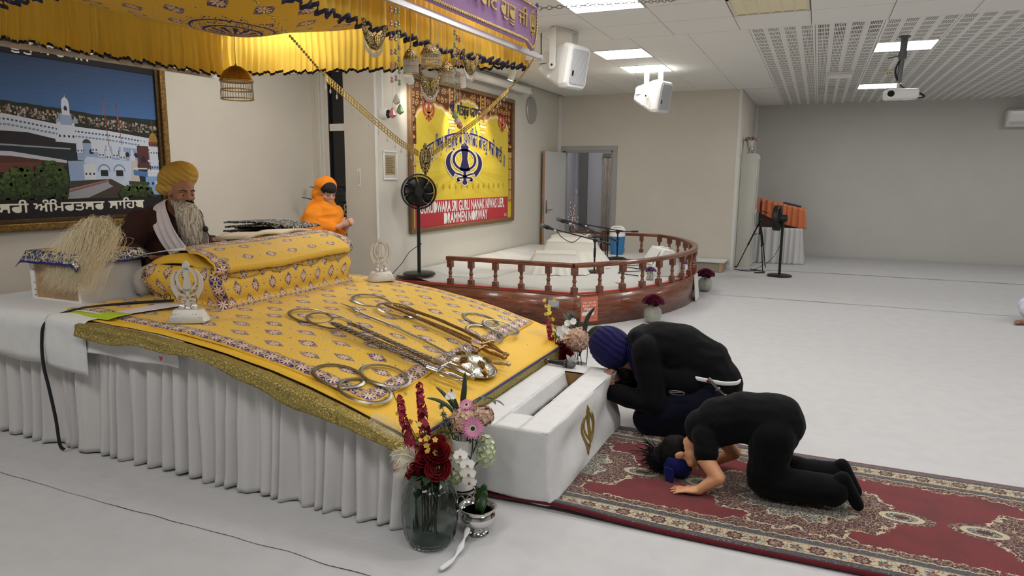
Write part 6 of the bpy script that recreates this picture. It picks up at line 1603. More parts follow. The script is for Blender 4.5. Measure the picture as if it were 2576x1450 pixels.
ladder([(2.177, 1.914), (2.371, 1.828), (2.657, 1.708), (2.83, 1.655)]); ladder([(2.97, 1.662), (3.20, 1.755), (3.446, 1.855), (3.66, 1.96), (3.86, 2.06)]); drops.obj('drops', m_cry, ga)['kind'] = 'stuff'
mb = MB()
for p in khanda_polys(.082):
    mb.prism([(a * .95, b) for a, b in p], (HX - .005, 2.895, 1.625), (0, 1, 0), (0, 0, 1), (1, 0, 0), .010)
M = Mat('beaded_gilt', lin((170, 140, 84)), .3, .85); d_ = M.voro(M.vec(*M.objco()), 190); M.bump(d_, 1., .003); M.color(M.mix(lin((226, 206, 150)), lin((96, 76, 44)), d_.ss(.2, .6))); m_bg = M
mb.obj('emblem', m_bg, ga, smooth=False)
# crescents, lamps and bead strings on the rail
def string(t, y, z0, z1): MB().tube([(HX, y, z0), (HX, y, z1)], .0009, 4).obj('string', mt('clear_thread', (200, 190, 160), .5), t)
def crescent(label, y, zt_, wd, h, zr, wdrop=.03):
    t = thing('crescent_ornament', label, 'ornament', (HX, y, zt_), 'beaded crescents on the rail'); outer = [(wd / 2 * math.cos(a), -h * math.sin(a) ** .8) for a in [PI * i / 24 for i in range(25)]]; inner = [(wd / 2 * math.cos(a) * .985, -h * .42 * math.sin(a) ** 1.1) for a in [PI * i / 24 for i in range(25)]]
    mb = MB(); 
    def fn(a, b): i = a * 24; k = min(23, int(i)); f = i - k; o = [lerp(outer[k][q], outer[k + 1][q], f) for q in (0, 1)]; n_ = [lerp(inner[k][q], inner[k + 1][q], f) for q in (0, 1)]; return (HX + .012 * math.sin(PI * b), y + lerp(n_[0], o[0], b), zt_ + lerp(n_[1], o[1], b))
    mb.grid(fn, 24, 6); mb.obj('beadwork', m_bg, t, angle=180, solid=.006); q = MB()
    for p in khanda_polys(h * .24): q.prism(p, (HX + .012, y, zt_ - h * .66), (0, 1, 0), (0, 0, 1), (1, 0, 0), .008)
    q.obj('emblem', m_gb, t, smooth=False); dm = MB()
    for k in range(5, 20): p = outer[k]; dm.ell((HX, y + p[0], zt_ + p[1] - wdrop * .7), (.0035, .0035, wdrop * .42), None, 6, 4); dm.tube([(HX, y + p[0], zt_ + p[1]), (HX, y + p[0], zt_ + p[1] - wdrop * .4)], .001, 4)
    dm.obj('drops', m_cry, t)['kind'] = 'stuff'; string(t, y - wd / 2, zt_, zr); string(t, y + wd / 2, zt_, zr)
crescent('beaded gilt crescent with crystal fringe hanging beside the pink bead string', 2.49, 2.175, .155, .11, 2.295); crescent('largest beaded gilt crescent hanging below the three small lamps', 2.94, 2.06, .185, .13, 2.30, .03); crescent('beaded gilt crescent hanging nearest the far end of the rail', 3.36, 2.20, .16, .12, 2.30, .035)
def lamp(label, x, y, zt_, wd, h, zr, m, rows=2):
    t = thing('bead_lamp', label, 'hanging lamp', (x, y, zt_), 'beaded dome lamps'); r = wd / 2
    MB().lathe([(.003, zt_ + .012), (.006, zt_), (r * .35, zt_ - h * .04), (r * .75, zt_ - h * .18), (r * .97, zt_ - h * .36), (r, zt_ - h * .46)], 28, (x, y, 0)).obj('dome', m, t); MB().tube([(x + r * math.cos(i * PI / 14), y + r * math.sin(i * PI / 14), zt_ - h * .46) for i in range(28)], wd * .035, 6, closed=True).obj('rim', m_gb, t)
    for k in range(rows):
        f = MB(); z0 = zt_ - h * (.47 + .27 * k); rr = r * (.96 + .04 * k)
        for i in range(36):
            a = 2 * PI * i / 36; px, py = x + rr * math.cos(a), y + rr * math.sin(a); f.tube([(px, py, z0), (px, py, z0 - h * .25)], .0022, 4)
        o = f.obj('fringe', m_cry, t); o['kind'] = 'stuff'; MB().tube([(x + rr * math.cos(i * PI / 14), y + rr * math.sin(i * PI / 14), z0 - h * .26) for i in range(28)], wd * .022, 5, closed=True).obj('bead_row', m_gb, t)
    MB().tube([(x, y, zt_), (x, y, zr)], .0022, 5).obj('hanger', m_gb, t)
m_ld = mt('gilt_dome', (176, 134, 62), .3, .85, noise_amt=.3, nscale=90)
lamp('small gilt dome lamp with crystal fringe nearest the green bead strings', HX, 2.777, 2.118, .068, .108, 2.30, m_bg); lamp('widest small dome lamp, fully covered in clear beads', HX, 2.957, 2.164, .098, .10, 2.305, m_bg); lamp('small gilt dome lamp hanging lowest above the big crescent', HX, 3.116, 2.112, .07, .108, 2.31, m_bg)
lamp('large amber dome lamp hanging from the middle of the canopy lining', -3.13, 3.15, 2.175, .18, .19, 2.345, m_ld)
def beads(label, y, z0, z1, m, gap, cry, zr=2.30, x=HX):
    t = thing('bead_string', label, 'bead string', (x, y, z0), 'bead strings on the rail'); MB().tube([(x, y, zr), (x, y, cry)], .0009, 4).obj('thread', mt('clear_thread'), t); z = z0; k = 0
    while z > z1:
        for q in (0, 1): MB().ell((x, y, z - .0135 * q), .0075 - .0012 * (1 - q), None, 8, 6).obj('bead', m, t)
        z -= gap
    MB().lathe([(.001, cry + .022), (.008, cry + .012), (.0175, cry - .012), (.012, cry - .019), (.001, cry - .026)], 8, (x, y, 0)).obj('crystal', m if m is not m_sil else m_cry, t, angle=10)
m_pkb = mt('pink_pearl', (206, 140, 140), .15, .3); m_grb = mt('green_pearl', (150, 178, 128), .15, .3); m_sil = mt('silver_pearl', (170, 172, 170), .12, .8)
beads('pink pearl bead string ending in a pink crystal by the small crescent', 2.622, 2.26, 1.93, m_pkb, .058, 1.825); beads('silver pearl bead string between the pink and green strings', 2.655, 2.26, 1.93, m_sil, .056, 1.885); beads('green pearl bead string next to the nearest small lamp', 2.682, 2.265, 1.95, m_grb, .05, 1.845)
beads('green pearl bead string next to the lowest small lamp', 3.195, 2.27, 1.96, m_grb, .06, 1.865); beads('silver pearl bead string next to the lowest small lamp', 3.218, 2.25, 1.95, m_sil, .058, 1.84); beads('pink pearl bead string next to the farthest crescent', 3.245, 2.245, 1.93, m_pkb, .056, 1.82)
# ================================================================== things on the walls
fr_w = simple('walnut_frame', (122, 92, 60), .45, noise_amt=.15, nscale=20)
def picture_frame(t, X, y0, y1, z0, z1, w, d, m, inner=None):
    for a, b in (((X, y0, z0), (X + d, y1, z0 + w)), ((X, y0, z1 - w), (X + d, y1, z1)), ((X, y0, z0 + w), (X + d, y0 + w, z1 - w)), ((X, y1 - w, z0 + w), (X + d, y1, z1 - w))): MB().b2(a, b).obj('frame_bar', m, t, bevel=.008)
    if inner:
        w2, d2, m2 = inner; q = .004
        for a, b in (((X, y0 + w, z0 + w), (X + d2, y1 - w, z0 + w + w2)), ((X, y0 + w, z1 - w - w2), (X + d2, y1 - w, z1 - w)), ((X, y0 + w, z0 + w + w2), (X + d2, y0 + w + w2, z1 - w - w2)), ((X, y1 - w - w2, z0 + w + w2), (X + d2, y1 - w, z1 - w - w2))): MB().b2(a, b).obj('inner_bead', m2, t, bevel=.004)
# ---- yellow banner in its wooden frame
BY0, BY1, BZ0, BZ1 = 7.08, 10.15, .865, 2.735; BW, BH = BY1 - BY0, BZ1 - BZ0
bn = thing('framed_banner', 'large framed yellow banner with navy emblem and lettering on the side wall', 'banner', (X1, (BY0 + BY1) / 2, BZ0))
picture_frame(bn, X1, BY0, BY1, BZ0, BZ1, .055, .05, fr_w)
pr = Print((X1 + .012, BY0, BZ0), (0, 1, 0), (0, 0, 1), .000012)
YB_, BR, GO, CR = (222, 196, 62), (92, 40, 26), (214, 166, 88), (240, 222, 170)
pr.rect(0, 0, BW, BH, YB_); cx, cy = BW * .465, BH * .435
for k in range(24):
    a0 = 2 * PI * k / 24; pr.poly([(cx, cy), (cx + 1.25 * math.cos(a0), max(.45, cy + .75 * math.sin(a0))), (cx + 1.25 * math.cos(a0 + .13), max(.45, cy + .75 * math.sin(a0 + .13)))], (214, 186, 58) if k % 2 else (226, 202, 76))
# ornamental surround: brown with gold scrolls, scalloped arch
top_y = BH - .055; L0, R0 = .055, BW - .055
def archline(n=120):
    pts = []
    for i in range(n + 1):
        t = i / n; x = lerp(L0 + .12, R0 - .12, t); s = abs(t - .5) * 2
        seg = (t * 3) % 1; base = .36 if (t < 1 / 3 or t > 2 / 3) else .22
        y = top_y - base - .06 + .16 * math.sin(PI * seg) ** .7 + .018 * abs(math.sin(seg * PI * 5)); pts.append((x, y - (.05 * max(0, s - .8) * 10) ** 2 * .4))
    return pts
al = archline(); 
for i in range(len(al) - 1): pr.k = 40; pr.poly([al[i], al[i + 1], (al[i + 1][0], top_y), (al[i][0], top_y)], BR)
pr.rect(L0, top_y - .75, L0 + .13, top_y, BR); pr.rect(R0 - .13, top_y - .75, R0, top_y, BR)
pr.stroke([(x, y - .012) for x, y in al], .035, CR); pr.stroke([(x, y + .012) for x, y in al], .016, GO); pr.stroke([(x, y + .032) for x, y in al], .012, (176, 124, 60))
def scroll(x, y, R, s=1, rot=0.):
    P = [(x + R * (1 - t / 26) * math.cos(rot + s * t * .42), y + R * (1 - t / 26) * math.sin(rot + s * t * .42)) for t in range(22)]; pr.stroke(P, [R * .34 * (1 - t / 30) for t in range(22)], GO); pr.ellp(x, y, R * .22, R * .22, CR, 8)
rr = random.Random(11); pr.k += 1
for x in [L0 + .06 + .1 * i for i in range(30)]:
    for y in [top_y - .06 - .1 * j for j in range(7)]:
        i = int((x - L0 - .12) / (R0 - L0 - .24) * 120); lim = al[max(0, min(120, i))][1] if L0 + .12 < x < R0 - .12 else top_y - .72
        if y - .05 > lim and x < R0 - .02: pr.k = 300 + (len(pr.mb.f) % 40); scroll(x + rr.uniform(-.015, .015), y, rr.uniform(.034, .05), rr.choice((-1, 1)), rr.uniform(0, 6))
pr.k = 345
for fx_ in (1 / 3, 2 / 3):
    x = lerp(L0 + .12, R0 - .12, fx_); pr.rect(x - .09, top_y - .36, x + .09, top_y, GO); pr.rect(x - .045, top_y - .33, x + .045, top_y, BR)
    for k in range(6): pr.ellp(x, top_y - .05 - .05 * k, .026, .02, (226, 180, 130), 10)
    for k, w in enumerate((.12, .10, .085, .06, .03)): pr.rect(x - w, top_y - .40 - .04 * k, x + w, top_y - .37 - .04 * k, GO if k % 2 == 0 else CR)
for x in (L0 + .055, R0 - .055):
    pr.rect(x - .05, .30, x + .05, top_y - .75, (196, 146, 84)); pr.rect(x - .025, .30, x + .025, top_y - .75, CR); pr.rect(x - .012, .30, x + .012, top_y - .75, (150, 96, 52))
    for z in [.32 + .16 * k for k in range(6)]: pr.rect(x - .056, z, x + .056, z + .014, BR); pr.ellp(x, z + .03, .045, .02, GO, 10)
pr.k = 420
for kx in range(15): pr.many([[(.32 + kx * .17 + a * .05, .555 + b * .05) for a, b in p] for p in khanda_polys(1.)], (206, 172, 52))
# big emblem
pr.k = 440; K = khanda_polys(.315)
for k in range(8): pr.many([[(cx + a * 2.8 + .022 * math.cos(k * PI / 4), cy + .02 + b * 1.0 + .013 * math.sin(k * PI / 4)) for a, b in p] for p in K], (232, 224, 200))
pr.many([[(cx + a * 2.8, cy + .02 + b) for a, b in p] for p in K], (38, 34, 82))
for kx in (BW * .155, BW * .865): pr.many([[(kx + a * .24, BH * .795 + b * .165) for a, b in p] for p in khanda_polys(1.)], (196, 62, 72))
# lettering
pr.text('ੴ ਸਿਤਗੁਰ ਪਰਸਾਿਦ॥', BW * .49, BH * .80, .2, (38, 34, 60), width=1.0, align='C', bold=.003)
def warp(a, b): q = a / 1.2; return (a, b - .26 * q * q)
pr.text('ਆਵਹੁ ਿਸਖ ਸਿਤਗੁਰ ਕੇ ਿਪਆਿਰਹੋ ਗਾਵਹੁ ਸਚੀ ਬਾਣੀ ॥', BW * .50, BH * .595, .27, (34, 32, 92), width=2.45, align='C', warp=warp, bold=.003, outline=(.007, (232, 226, 196)))
pr.rect(L0, .055, BW - .19, .385, (188, 52, 64)); pr.rect(L0, .055, L0 + .07, .30, GO)
pr.text('GURUDWARA SRI GURU NANAK NIWAS LIER,', BW * .485, .232, .2, (238, 236, 232), width=2.5, align='C', bold=.0035, outline=(.006, (70, 24, 30))); pr.text('DRAMMEN NORWAY', BW * .485, .078, .2, (238, 236, 232), width=1.3, align='C', bold=.0035, outline=(.006, (70, 24, 30)))
pr.stroke([(BW - .33, .14), (BW - .325, .1), (BW - .27, .105)], .006, (236, 220, 220)); pr.text('banotia', BW - .32, .11, .03, (236, 220, 220)); pr.rect(BW - .33, .088, BW - .22, .093, (236, 220, 220))
pr.obj('print', M_PRINT, bn)

# ---- big picture of the temple in a gilt frame
PY0, PY1, PZ0, PZ1 = 1.35, 4.46, 1.135, 2.66; m_gilt = simple('gilt_frame', (128, 98, 48), .4, .55, noise_amt=.35, nscale=45, bump=.5, bscale=60); m_gilt2 = simple('dark_gilt', (78, 58, 30), .45, .4, noise_amt=.3, nscale=70, bump=.4, bscale=120)
pc_ = thing('framed_picture', 'large gilt framed picture of a white palace complex by water on the left wall', 'picture', (X0, 2.9, PZ0)); picture_frame(pc_, X0, PY0, PY1, PZ0, PZ1, .055, .06, m_gilt, (.03, .035, m_gilt2))
o_ = Print((X0 + .012, PY0, PZ0), (0, 1, 0), (0, 0, 1.085), .00001); PW, PH = PY1 - PY0, PZ1 - PZ0; e0, e1 = .085, PW - .085; b0, b1 = .078, (PH - .085) / 1.085; rr = random.Random(21)
# vertical bands: caption .085-.20, picture .20-1.16, title band above
for k in range(10): z0, z1 = lerp(.80, 1.16, k / 10), lerp(.80, 1.16, (k + 1) / 10); c = [int(lerp(a, b, k / 9)) for a, b in zip((70, 112, 168), (52, 76, 116))]; o_.k = 1; o_.rect(e0, z0, e1, z1, c)
o_.rect(e0, .20, e1, .81, (40, 42, 40)); px = lambda f: e0 + (e1 - e0) * f      # f: 0..1 along the picture
def pu(x_px, y_px):   # measured on the photograph's picture: right edge 395 px, left (frame) 0 px -> far 57% of its length
    return (lerp(px(.585), e1, x_px / 395.), 0)
V0 = px(.585); U = lambda f: lerp(V0, e1, f)
# horizon trees and town
o_.poly([(e0, .80), (e0, .845)] + [(lerp(e0, e1, i / 60), .848 - .075 * max(0, (i / 60 - .585) / .415) + .008 * rr.random()) for i in range(61)] + [(e1, .70), (e0, .76)], (36, 44, 34))
for k in range(520):
    f = rr.random(); x = U(f * 1.35 - .35); y = .815 - .065 * max(0, f * 1.35 - .35) - rr.random() * .06; s = rr.uniform(.006, .018); o_.k = 5 + k % 9; g = rr.choice(((176, 150, 132), (150, 150, 150), (110, 100, 96), (196, 186, 176), (70, 64, 60), (120, 84, 70))); o_.rect(x, y, x + s, y + s * rr.uniform(.6, 1.3), g)
o_.k = 16; WH, WS = (206, 216, 232), (150, 170, 206)
o_.poly([(e0, .78), (U(.0), .765), (U(.30), .72), (U(.62), .70), (e1, .655), (e1, .56), (U(.62), .585), (U(.30), .60), (e0, .66)], WH)
for k in range(60): f = k / 60 * 1.4 - .4; x = U(f); y = interp(f, [(-.4, .735), (0, .725), (.3, .68), (.62, .66), (1, .615)]); o_.k = 18 + k % 2; o_.rect(x, y, x + .016, y + .012, (70, 84, 110)); o_.rect(x, y - .035, x + .02, y - .022, (120, 140, 176))
o_.k = 22; o_.poly([(e0, .66), (U(.1), .655), (U(.27), .62), (U(.27), .57), (e0, .60)], (44, 40, 48)); o_.poly([(e0, .60), (U(.38), .545), (U(.40), .46), (e0, .40)], (38, 46, 56)); o_.poly([(e0, .615), (U(.36), .56), (U(.36), .55), (e0, .60)], (150, 160, 178))
o_.poly([(e0, .535), (U(.0), .525), (U(.33), .475), (U(.33), .455), (U(0), .495), (e0, .50)], (196, 204, 216)); o_.poly([(e0, .50), (U(0), .495), (U(.33), .455), (U(.30), .42), (e0, .45)], (86, 52, 46))
def dome(x, y, w, h, c=WH, rib=None):
    o_.poly([(x + w * math.cos(a) * (1.06 if .2 < math.sin(a) < .7 else 1), y + h * math.sin(a)) for a in [PI * i / 16 for i in range(17)]], c)
    if rib:
        for k in range(-3, 4): o_.stroke([(x + w * .95 * math.sin(k * .42) * math.cos(t * PI / 16), y + h * math.sin(t * PI / 16)) for t in range(9)], w * .05, rib)
    o_.poly([(x - w * .1, y + h * .95), (x + w * .1, y + h * .95), (x, y + h * 1.45)], c)
def block(f0, f1, y0, y1, c, shade=None, wins=0, wy=None, slope=0.):
    o_.poly([(U(f0), y0), (U(f1), y0 - slope), (U(f1), y1 - slope), (U(f0), y1)], c)
    if shade: o_.poly([(U(f1), y0 - slope), (U(f1) + .05, y0 - slope + .02), (U(f1) + .05, y1 - slope + .0), (U(f1), y1 - slope)], shade)
    for k in range(wins):
        f = lerp(f0, f1, (k + .5) / wins); w = (U(f1) - U(f0)) / wins * .22; yy = (wy or (y0 + y1) / 2) - slope * (k + .5) / wins; o_.poly([(U(f) - w, yy), (U(f) + w, yy), (U(f) + w, yy + w * 1.6), (U(f), yy + w * 2.3), (U(f) - w, yy + w * 1.6)], (40, 44, 60))
# clock tower building
block(.285, .40, .60, .735, WH, None, 4, .635); block(.31, .385, .72, .80, WS); block(.325, .375, .79, .87, WH, None, 1, .82); dome(U(.35), .865, .028, .045); dome(U(.30), .735, .022, .03, WS); dome(U(.405), .735, .022, .03, WS); o_.ellp(U(.35), .845, .009, .009, (60, 70, 100), 12)
# flag poles
for f, h in ((.605, .93), (.70, .885)): o_.stroke([(U(f), h), (U(f + .02), .56)], .006, (150, 70, 62)); o_.poly([(U(f), h - .03), (U(f) - .004, h - .10), (U(f) + .012, h - .10)], (196, 70, 50)); o_.stroke([(U(f), h + .012), (U(f), h)], .009, (60, 60, 70))
block(.40, .98, .48, .60, WS, None, 9, .53, .03); o_.ellp(U(.47), .60, .035, .03, (60, 64, 72), 16, 0, PI)
for f, w, h, y in ((.42, .022, .03, .59), (.52, .018, .03, .60), (.565, .038, .05, .565), (.665, .032, .05, .565), (.615, .014, .05, .55), (.715, .012, .05, .55), (.79, .012, .05, .52), (.875, .026, .034, .61), (.91, .018, .03, .615)): block(f - .022, f + .022, y - .06, y, WH, None, 2, y - .05); dome(U(f), y, w, h)
block(.83, .92, .43, .60, (92, 52, 46), None, 1, .47); 
# main white block with two balconied windows
o_.poly([(U(.34), .235), (U(.335), .47), (U(.44), .475), (U(.46), .505), (U(.78), .48), (U(.76), .25), (U(.6), .24)], (196, 212, 236)); o_.poly([(U(.76), .25), (U(.78), .48), (U(.82), .49), (U(.84), .28)], (206, 196, 190)); o_.poly([(U(.34), .235), (U(.335), .47), (U(.44), .475), (U(.5), .33), (U(.5), .24)], (150, 174, 214)); block(.435, .515, .34, .45, (214, 222, 230), None, 3, .375)
for f in (.575, .685): o_.ellp(U(f), .40, .055, .055, (120, 146, 190), 20, 0, PI); o_.ellp(U(f), .40, .044, .043, (206, 220, 238), 20, 0, PI); o_.rect(U(f) - .032, .365, U(f) + .032, .41, (34, 38, 50)); o_.poly([(U(f) - .052, .362), (U(f) + .052, .362), (U(f) + .035, .335), (U(f) - .035, .335)], (190, 206, 228))
# golden dome tower at the right
block(.93, .995, .31, .60, WH, None, 3, .545); block(.925, 1.0, .60, .635, (120, 72, 44), None, 4, .612); dome(U(.963), .635, .042, .07, (150, 112, 52), (196, 156, 84)); o_.stroke([(U(.963), .70), (U(.963), .80)], .005, (120, 100, 60)); block(.91, 1.0, .48, .495, WH); block(.915, 1.0, .40, .41, (226, 230, 236)); block(.93, .995, .42, .45, WS, None, 3, .43)
block(.88, .995, .22, .37, (132, 170, 216), None, 3, .30); o_.rect(U(.875), .365, U(1.0), .385, (214, 220, 228)); dome(U(.915), .385, .022, .04, WH); block(.955, .985, .24, .33, (190, 206, 226), None, 1, .27)
o_.poly([(U(.79), .375), (U(.90), .36), (U(.90), .40), (U(.79), .415)], (76, 120, 176)); o_.rect(U(.79), .42, U(.9), .43, (214, 220, 226)); o_.poly([(U(.75), .30), (U(.9), .29), (U(.9), .32), (U(.75), .33)], (60, 70, 60))
# court, ramp wall, trees
o_.poly([(U(.34), .20), (U(.34), .33), (U(.62), .345), (U(.75), .27), (U(1.0), .20)], (70, 62, 52)); o_.poly([(U(.30), .20), (U(.31), .27), (U(.60), .34), (U(.60), .31), (U(.63), .29), (U(.45), .21)], (156, 158, 166)); o_.poly([(U(.31), .262), (U(.60), .338), (U(.60), .325), (U(.31), .245)], (150, 96, 92)); o_.poly([(e0, .40), (U(.25), .46), (U(.26), .40), (e0, .33)], (110, 66, 58))
for k in range(14): o_.k = 700 + k % 3; x = lerp(e0, U(.24), k / 14); o_.rect(x, .36 + .05 * k / 14, x + .03, .385 + .05 * k / 14, (60, 36, 36))
o_.k = 710
TK = [710]
def tree(x, y, w, h, n):
    TK[0] += 14; o_.k = TK[0]; o_.ellp(x, y, w, h, (34, 48, 26), 26)
    for k in range(n):
        a, r = rr.uniform(0, 2 * PI), math.sqrt(rr.random()); q = (x + w * r * math.cos(a), y + h * r * math.sin(a)); s = rr.uniform(.006, .018); o_.k = TK[0] + 2 + k % 11; l = max(0, min(1, .4 + .5 * (q[1] - y) / h + rr.uniform(-.3, .3))); o_.ellp(q[0], max(.205, q[1]), s * 1.3, s, [int(lerp(a_, b_, l)) for a_, b_ in zip((26, 38, 20), (84, 106, 48))], 7)
tree(U(.04), .25, .17, .17, 260); tree(U(.22), .30, .13, .17, 240); tree(U(-.3), .25, .2, .15, 120); tree(U(.80), .225, .16, .075, 200)
o_.k = 790; o_.rect(e0, b0, e1, .205, (26, 24, 26)); o_.rect(e0, 1.155, e1, b1, (26, 24, 26))
o_.text('ਸਰੀ ਹਰਿਮੰਦਰ ਸਾਿਹਬ, ਸਰੀ ਅੰਿਮਰਤਸਰ ਸਾਿਹਬ', U(.85), .122, .092, (232, 230, 220), width=2.30, align='R', bold=.002); o_.text('ਤੁਖੁ ਸਾਰਅਜਾ', U(.56), 1.18, .10, (232, 230, 220), width=.62, align='R', bold=.002)
o_.obj('print', M_PRINT_MATT, pc_)
# ---- smaller wall pieces
t = thing('framed_certificate', 'small white framed certificate beside the yellow banner', 'picture', (X1, 6.7, 1.51)); picture_frame(t, X1, 6.567, 6.845, 1.505, 1.835, .022, .02, mt('white_lacquer')); MB().b2((X1, 6.59, 1.527), (X1 + .006, 6.822, 1.812)).obj('mount', mt('mount_card', (206, 206, 204), .8), t, smooth=False)
q = Print((X1 + .007, 6.605, 1.565), (0, 1, 0), (0, 0, 1)); q.rect(0, 0, .2, .215, (166, 148, 110))
for k in range(9): q.k = 2; q.rect(.02, .02 + .02 * k, .18 - .02 * (k % 3), .027 + .02 * k, (96, 82, 60))
q.obj('print', M_PRINT_MATT, t)
t = thing('wall_thermometer', 'white strip thermometer on the pillar beside the window', 'thermometer', (-4.67, YA, 1.5)); MB().b2((-4.692, YA - .008, 1.43), (-4.652, YA, 1.63)).obj('plate', mt('white_lacquer'), t, bevel=.003); q = Print((-4.69, YA - .0085, 1.43), (1, 0, 0), (0, 0, 1)); q.rect(.018, .03, .021, .17, (110, 60, 60))
for k in range(13): q.k = 1; q.rect(.008, .03 + .011 * k, .014, .033 + .011 * k, (70, 70, 70)); q.rect(.025, .03 + .011 * k, .031, .033 + .011 * k, (70, 70, 70))
q.obj('scale', M_PRINT_MATT, t)
t = thing('dome_camera', 'white dome security camera on the side wall near the pillar', 'security camera', (X1, 6.58, 2.23)); R_ = Matrix.Rotation(PI / 2, 3, 'Y'); MB().lathe([(.062, 0), (.064, .03), (.055, .06), (.05, .065)], 24, (X1, 6.58, 2.235), R_).obj('housing', mt('white_lacquer'), t); MB().ell((X1 + .055, 6.60, 2.225), .048, nu=16, nv=10).obj('lens_dome', mt('gloss_black', (12, 12, 14), .08), t); MB().b2((X1, 6.56, 2.29), (X1 + .016, 6.58, HC)).obj('conduit', mt('white_lacquer'), t, smooth=False)
ck_ = thing('wall_clock', 'round silver-rimmed wall clock on the side wall by the corner', 'clock', (X1, 10.9, 2.64)); CC = Vector((X1, 10.9, 2.645)); MB().lathe([(.215, 0), (.218, .025), (.205, .04), (.196, .032)], 40, CC, R_).obj('rim', mt('clock_rim', (176, 176, 172), .35, .4), ck_); MB().lathe([(.001, .02), (.198, .02)], 40, CC, R_).obj('dial', mt('clock_face', (214, 210, 200), .5), ck_)
q = Print(CC + Vector((.022, 0, 0)), (0, 1, 0), (0, 0, 1)); 
for k in range(1, 13): a = PI / 2 - k * PI / 6; q.k = 1; q.text(str(k), .155 * math.cos(a), .155 * math.sin(a) - .018, .052, (40, 40, 40), align='C')
q.stroke([(0, 0), (.05, .15)], .008, (30, 30, 30)); q.stroke([(0, 0), (-.07, -.06)], .012, (30, 30, 30)); q.ellp(0, 0, .012, .012, (30, 30, 30)); q.obj('hands_and_numerals', M_PRINT_MATT, ck_)
sc = thing('screen_casing', 'white roller screen casing mounted above the yellow banner', 'screen casing', (-4.3, 8.8, 2.9)); MB().tube([(-4.30, 7.2, 2.885), (-4.30, 10.42, 2.90)], .055, 14).obj('tube', mt('white_lacquer'), sc); MB().tube([(-4.30, 10.42, 2.90), (-4.30, 10.47, 2.90)], .06, 14).obj('end_cap', mt('white_lacquer'), sc); MB().cyl((-4.242, 10.44, 2.905), (-4.236, 10.44, 2.905), .012).obj('socket', m_blk, sc)
for y in (7.5, 10.2): MB().b2((X1, y, 2.86), (-4.3, y + .03, 2.92)).obj('bracket', mt('white_lacquer'), sc, smooth=False)
m_spot = Mat('spot_lens', (1, 1, 1), .3); m_spot.b.inputs['Emission Color'].default_value = (1, .93, .80, 1); m_spot.b.inputs['Emission Strength'].default_value = 30
def spot(label, p, tgt, power):
    p = Vector(p); t = thing('spot_lamp', label, 'spot lamp', p, 'white spot lamps'); d = (Vector(tgt) - p).normalized(); MB().tube([p - d * .075, p + d * .075], .045, 20).obj('barrel', mt('white_lacquer'), t); MB().tube([p + d * .0752, p + d * .0772], .039, 20).obj('lens', m_spot, t); MB().tube([p, (p.x, p.y, HC)], .008, 8).obj('stem', mt('white_lacquer'), t)
    l = bpy.data.lights.new('spot_light', 'SPOT'); l.energy = power; l.spot_size = 1.3; l.spot_blend = .7; l.color = (1, .93, .8); l.shadow_soft_size = .03; o = bpy.data.objects.new('spot_light', l); COL.objects.link(o); o.parent = t; o.location = d * .09; o.rotation_euler = d.to_track_quat('-Z', 'Y').to_euler()
spot('white spot lamp hanging nearest the clock', (-3.93, 8.95, 2.93), (-4.45, 8.9, 1.5), 45); spot('white spot lamp aimed at the middle of the banner', (-4.12, 7.85, 2.72), (-4.45, 8.6, 1.4), 30); spot('white spot lamp hanging nearest the pillar', (-4.10, 6.58, 2.60), (-4.45, 7.6, 2.1), 18)
# notice and decal on the dark window
t = thing('window_notice', 'small black and white notice stuck on the dark window', 'notice', (-4.9, YA + .05, 1.3)); q = Print((-4.905, YA + .058, 1.27), (1, 0, 0), (0, 0, 1)); q.rect(0, 0, .05, .1, (214, 214, 214)); q.rect(.012, .012, .04, .04, (40, 40, 44)); q.rect(.012, .056, .04, .086, (40, 40, 44)); q.obj('print', M_PRINT_MATT, t)
t = thing('window_decal', 'gold scroll decal on the dark window below the notice', 'decal', (-4.92, YA + .05, 1.15)); q = Print((-4.93, YA + .058, 1.14), (1, 0, 0), (0, 0, 1)); q.stroke([(.03 * math.cos(a * .3) + .03, .03 * math.sin(a * .3) + .06) for a in range(18)], .014, (190, 174, 130)); q.stroke([(.035 * math.cos(a * .3) + .03, .03 * math.sin(a * .3)) for a in range(20)], .014, (190, 174, 130)); q.obj('print', M_PRINT_MATT, t)
pl = thing('potted_plant', 'green leafy potted plant standing in the window corner behind the woman', 'plant', (-4.98, 6.2, 0)); MB().lathe([(.09, .012), (.12, .25), (.125, .26), (.11, .26)], 20, (-4.98, 6.2, 0)).obj('pot', mt('dark_pot', (60, 58, 56), .6), pl)
for k in range(11): a = k * 2.4; L_ = .16; MB().tube([(-4.98, 6.2, .25), (-4.98 + .1 * math.cos(a), 6.2 + .08 * math.sin(a), .8 + .065 * k)], .006, 5).obj('stem', m_stem, pl); leaf_obj(pl, (-4.98 + .1 * math.cos(a), 6.2 + .08 * math.sin(a), .8 + .065 * k), (math.cos(a), math.sin(a) * .6, .5), (0, 0, 1), L_, .08, simple('bright_leaf', (58, 96, 40), .5) if k == 0 else MATS.get('bl', m_leaf))
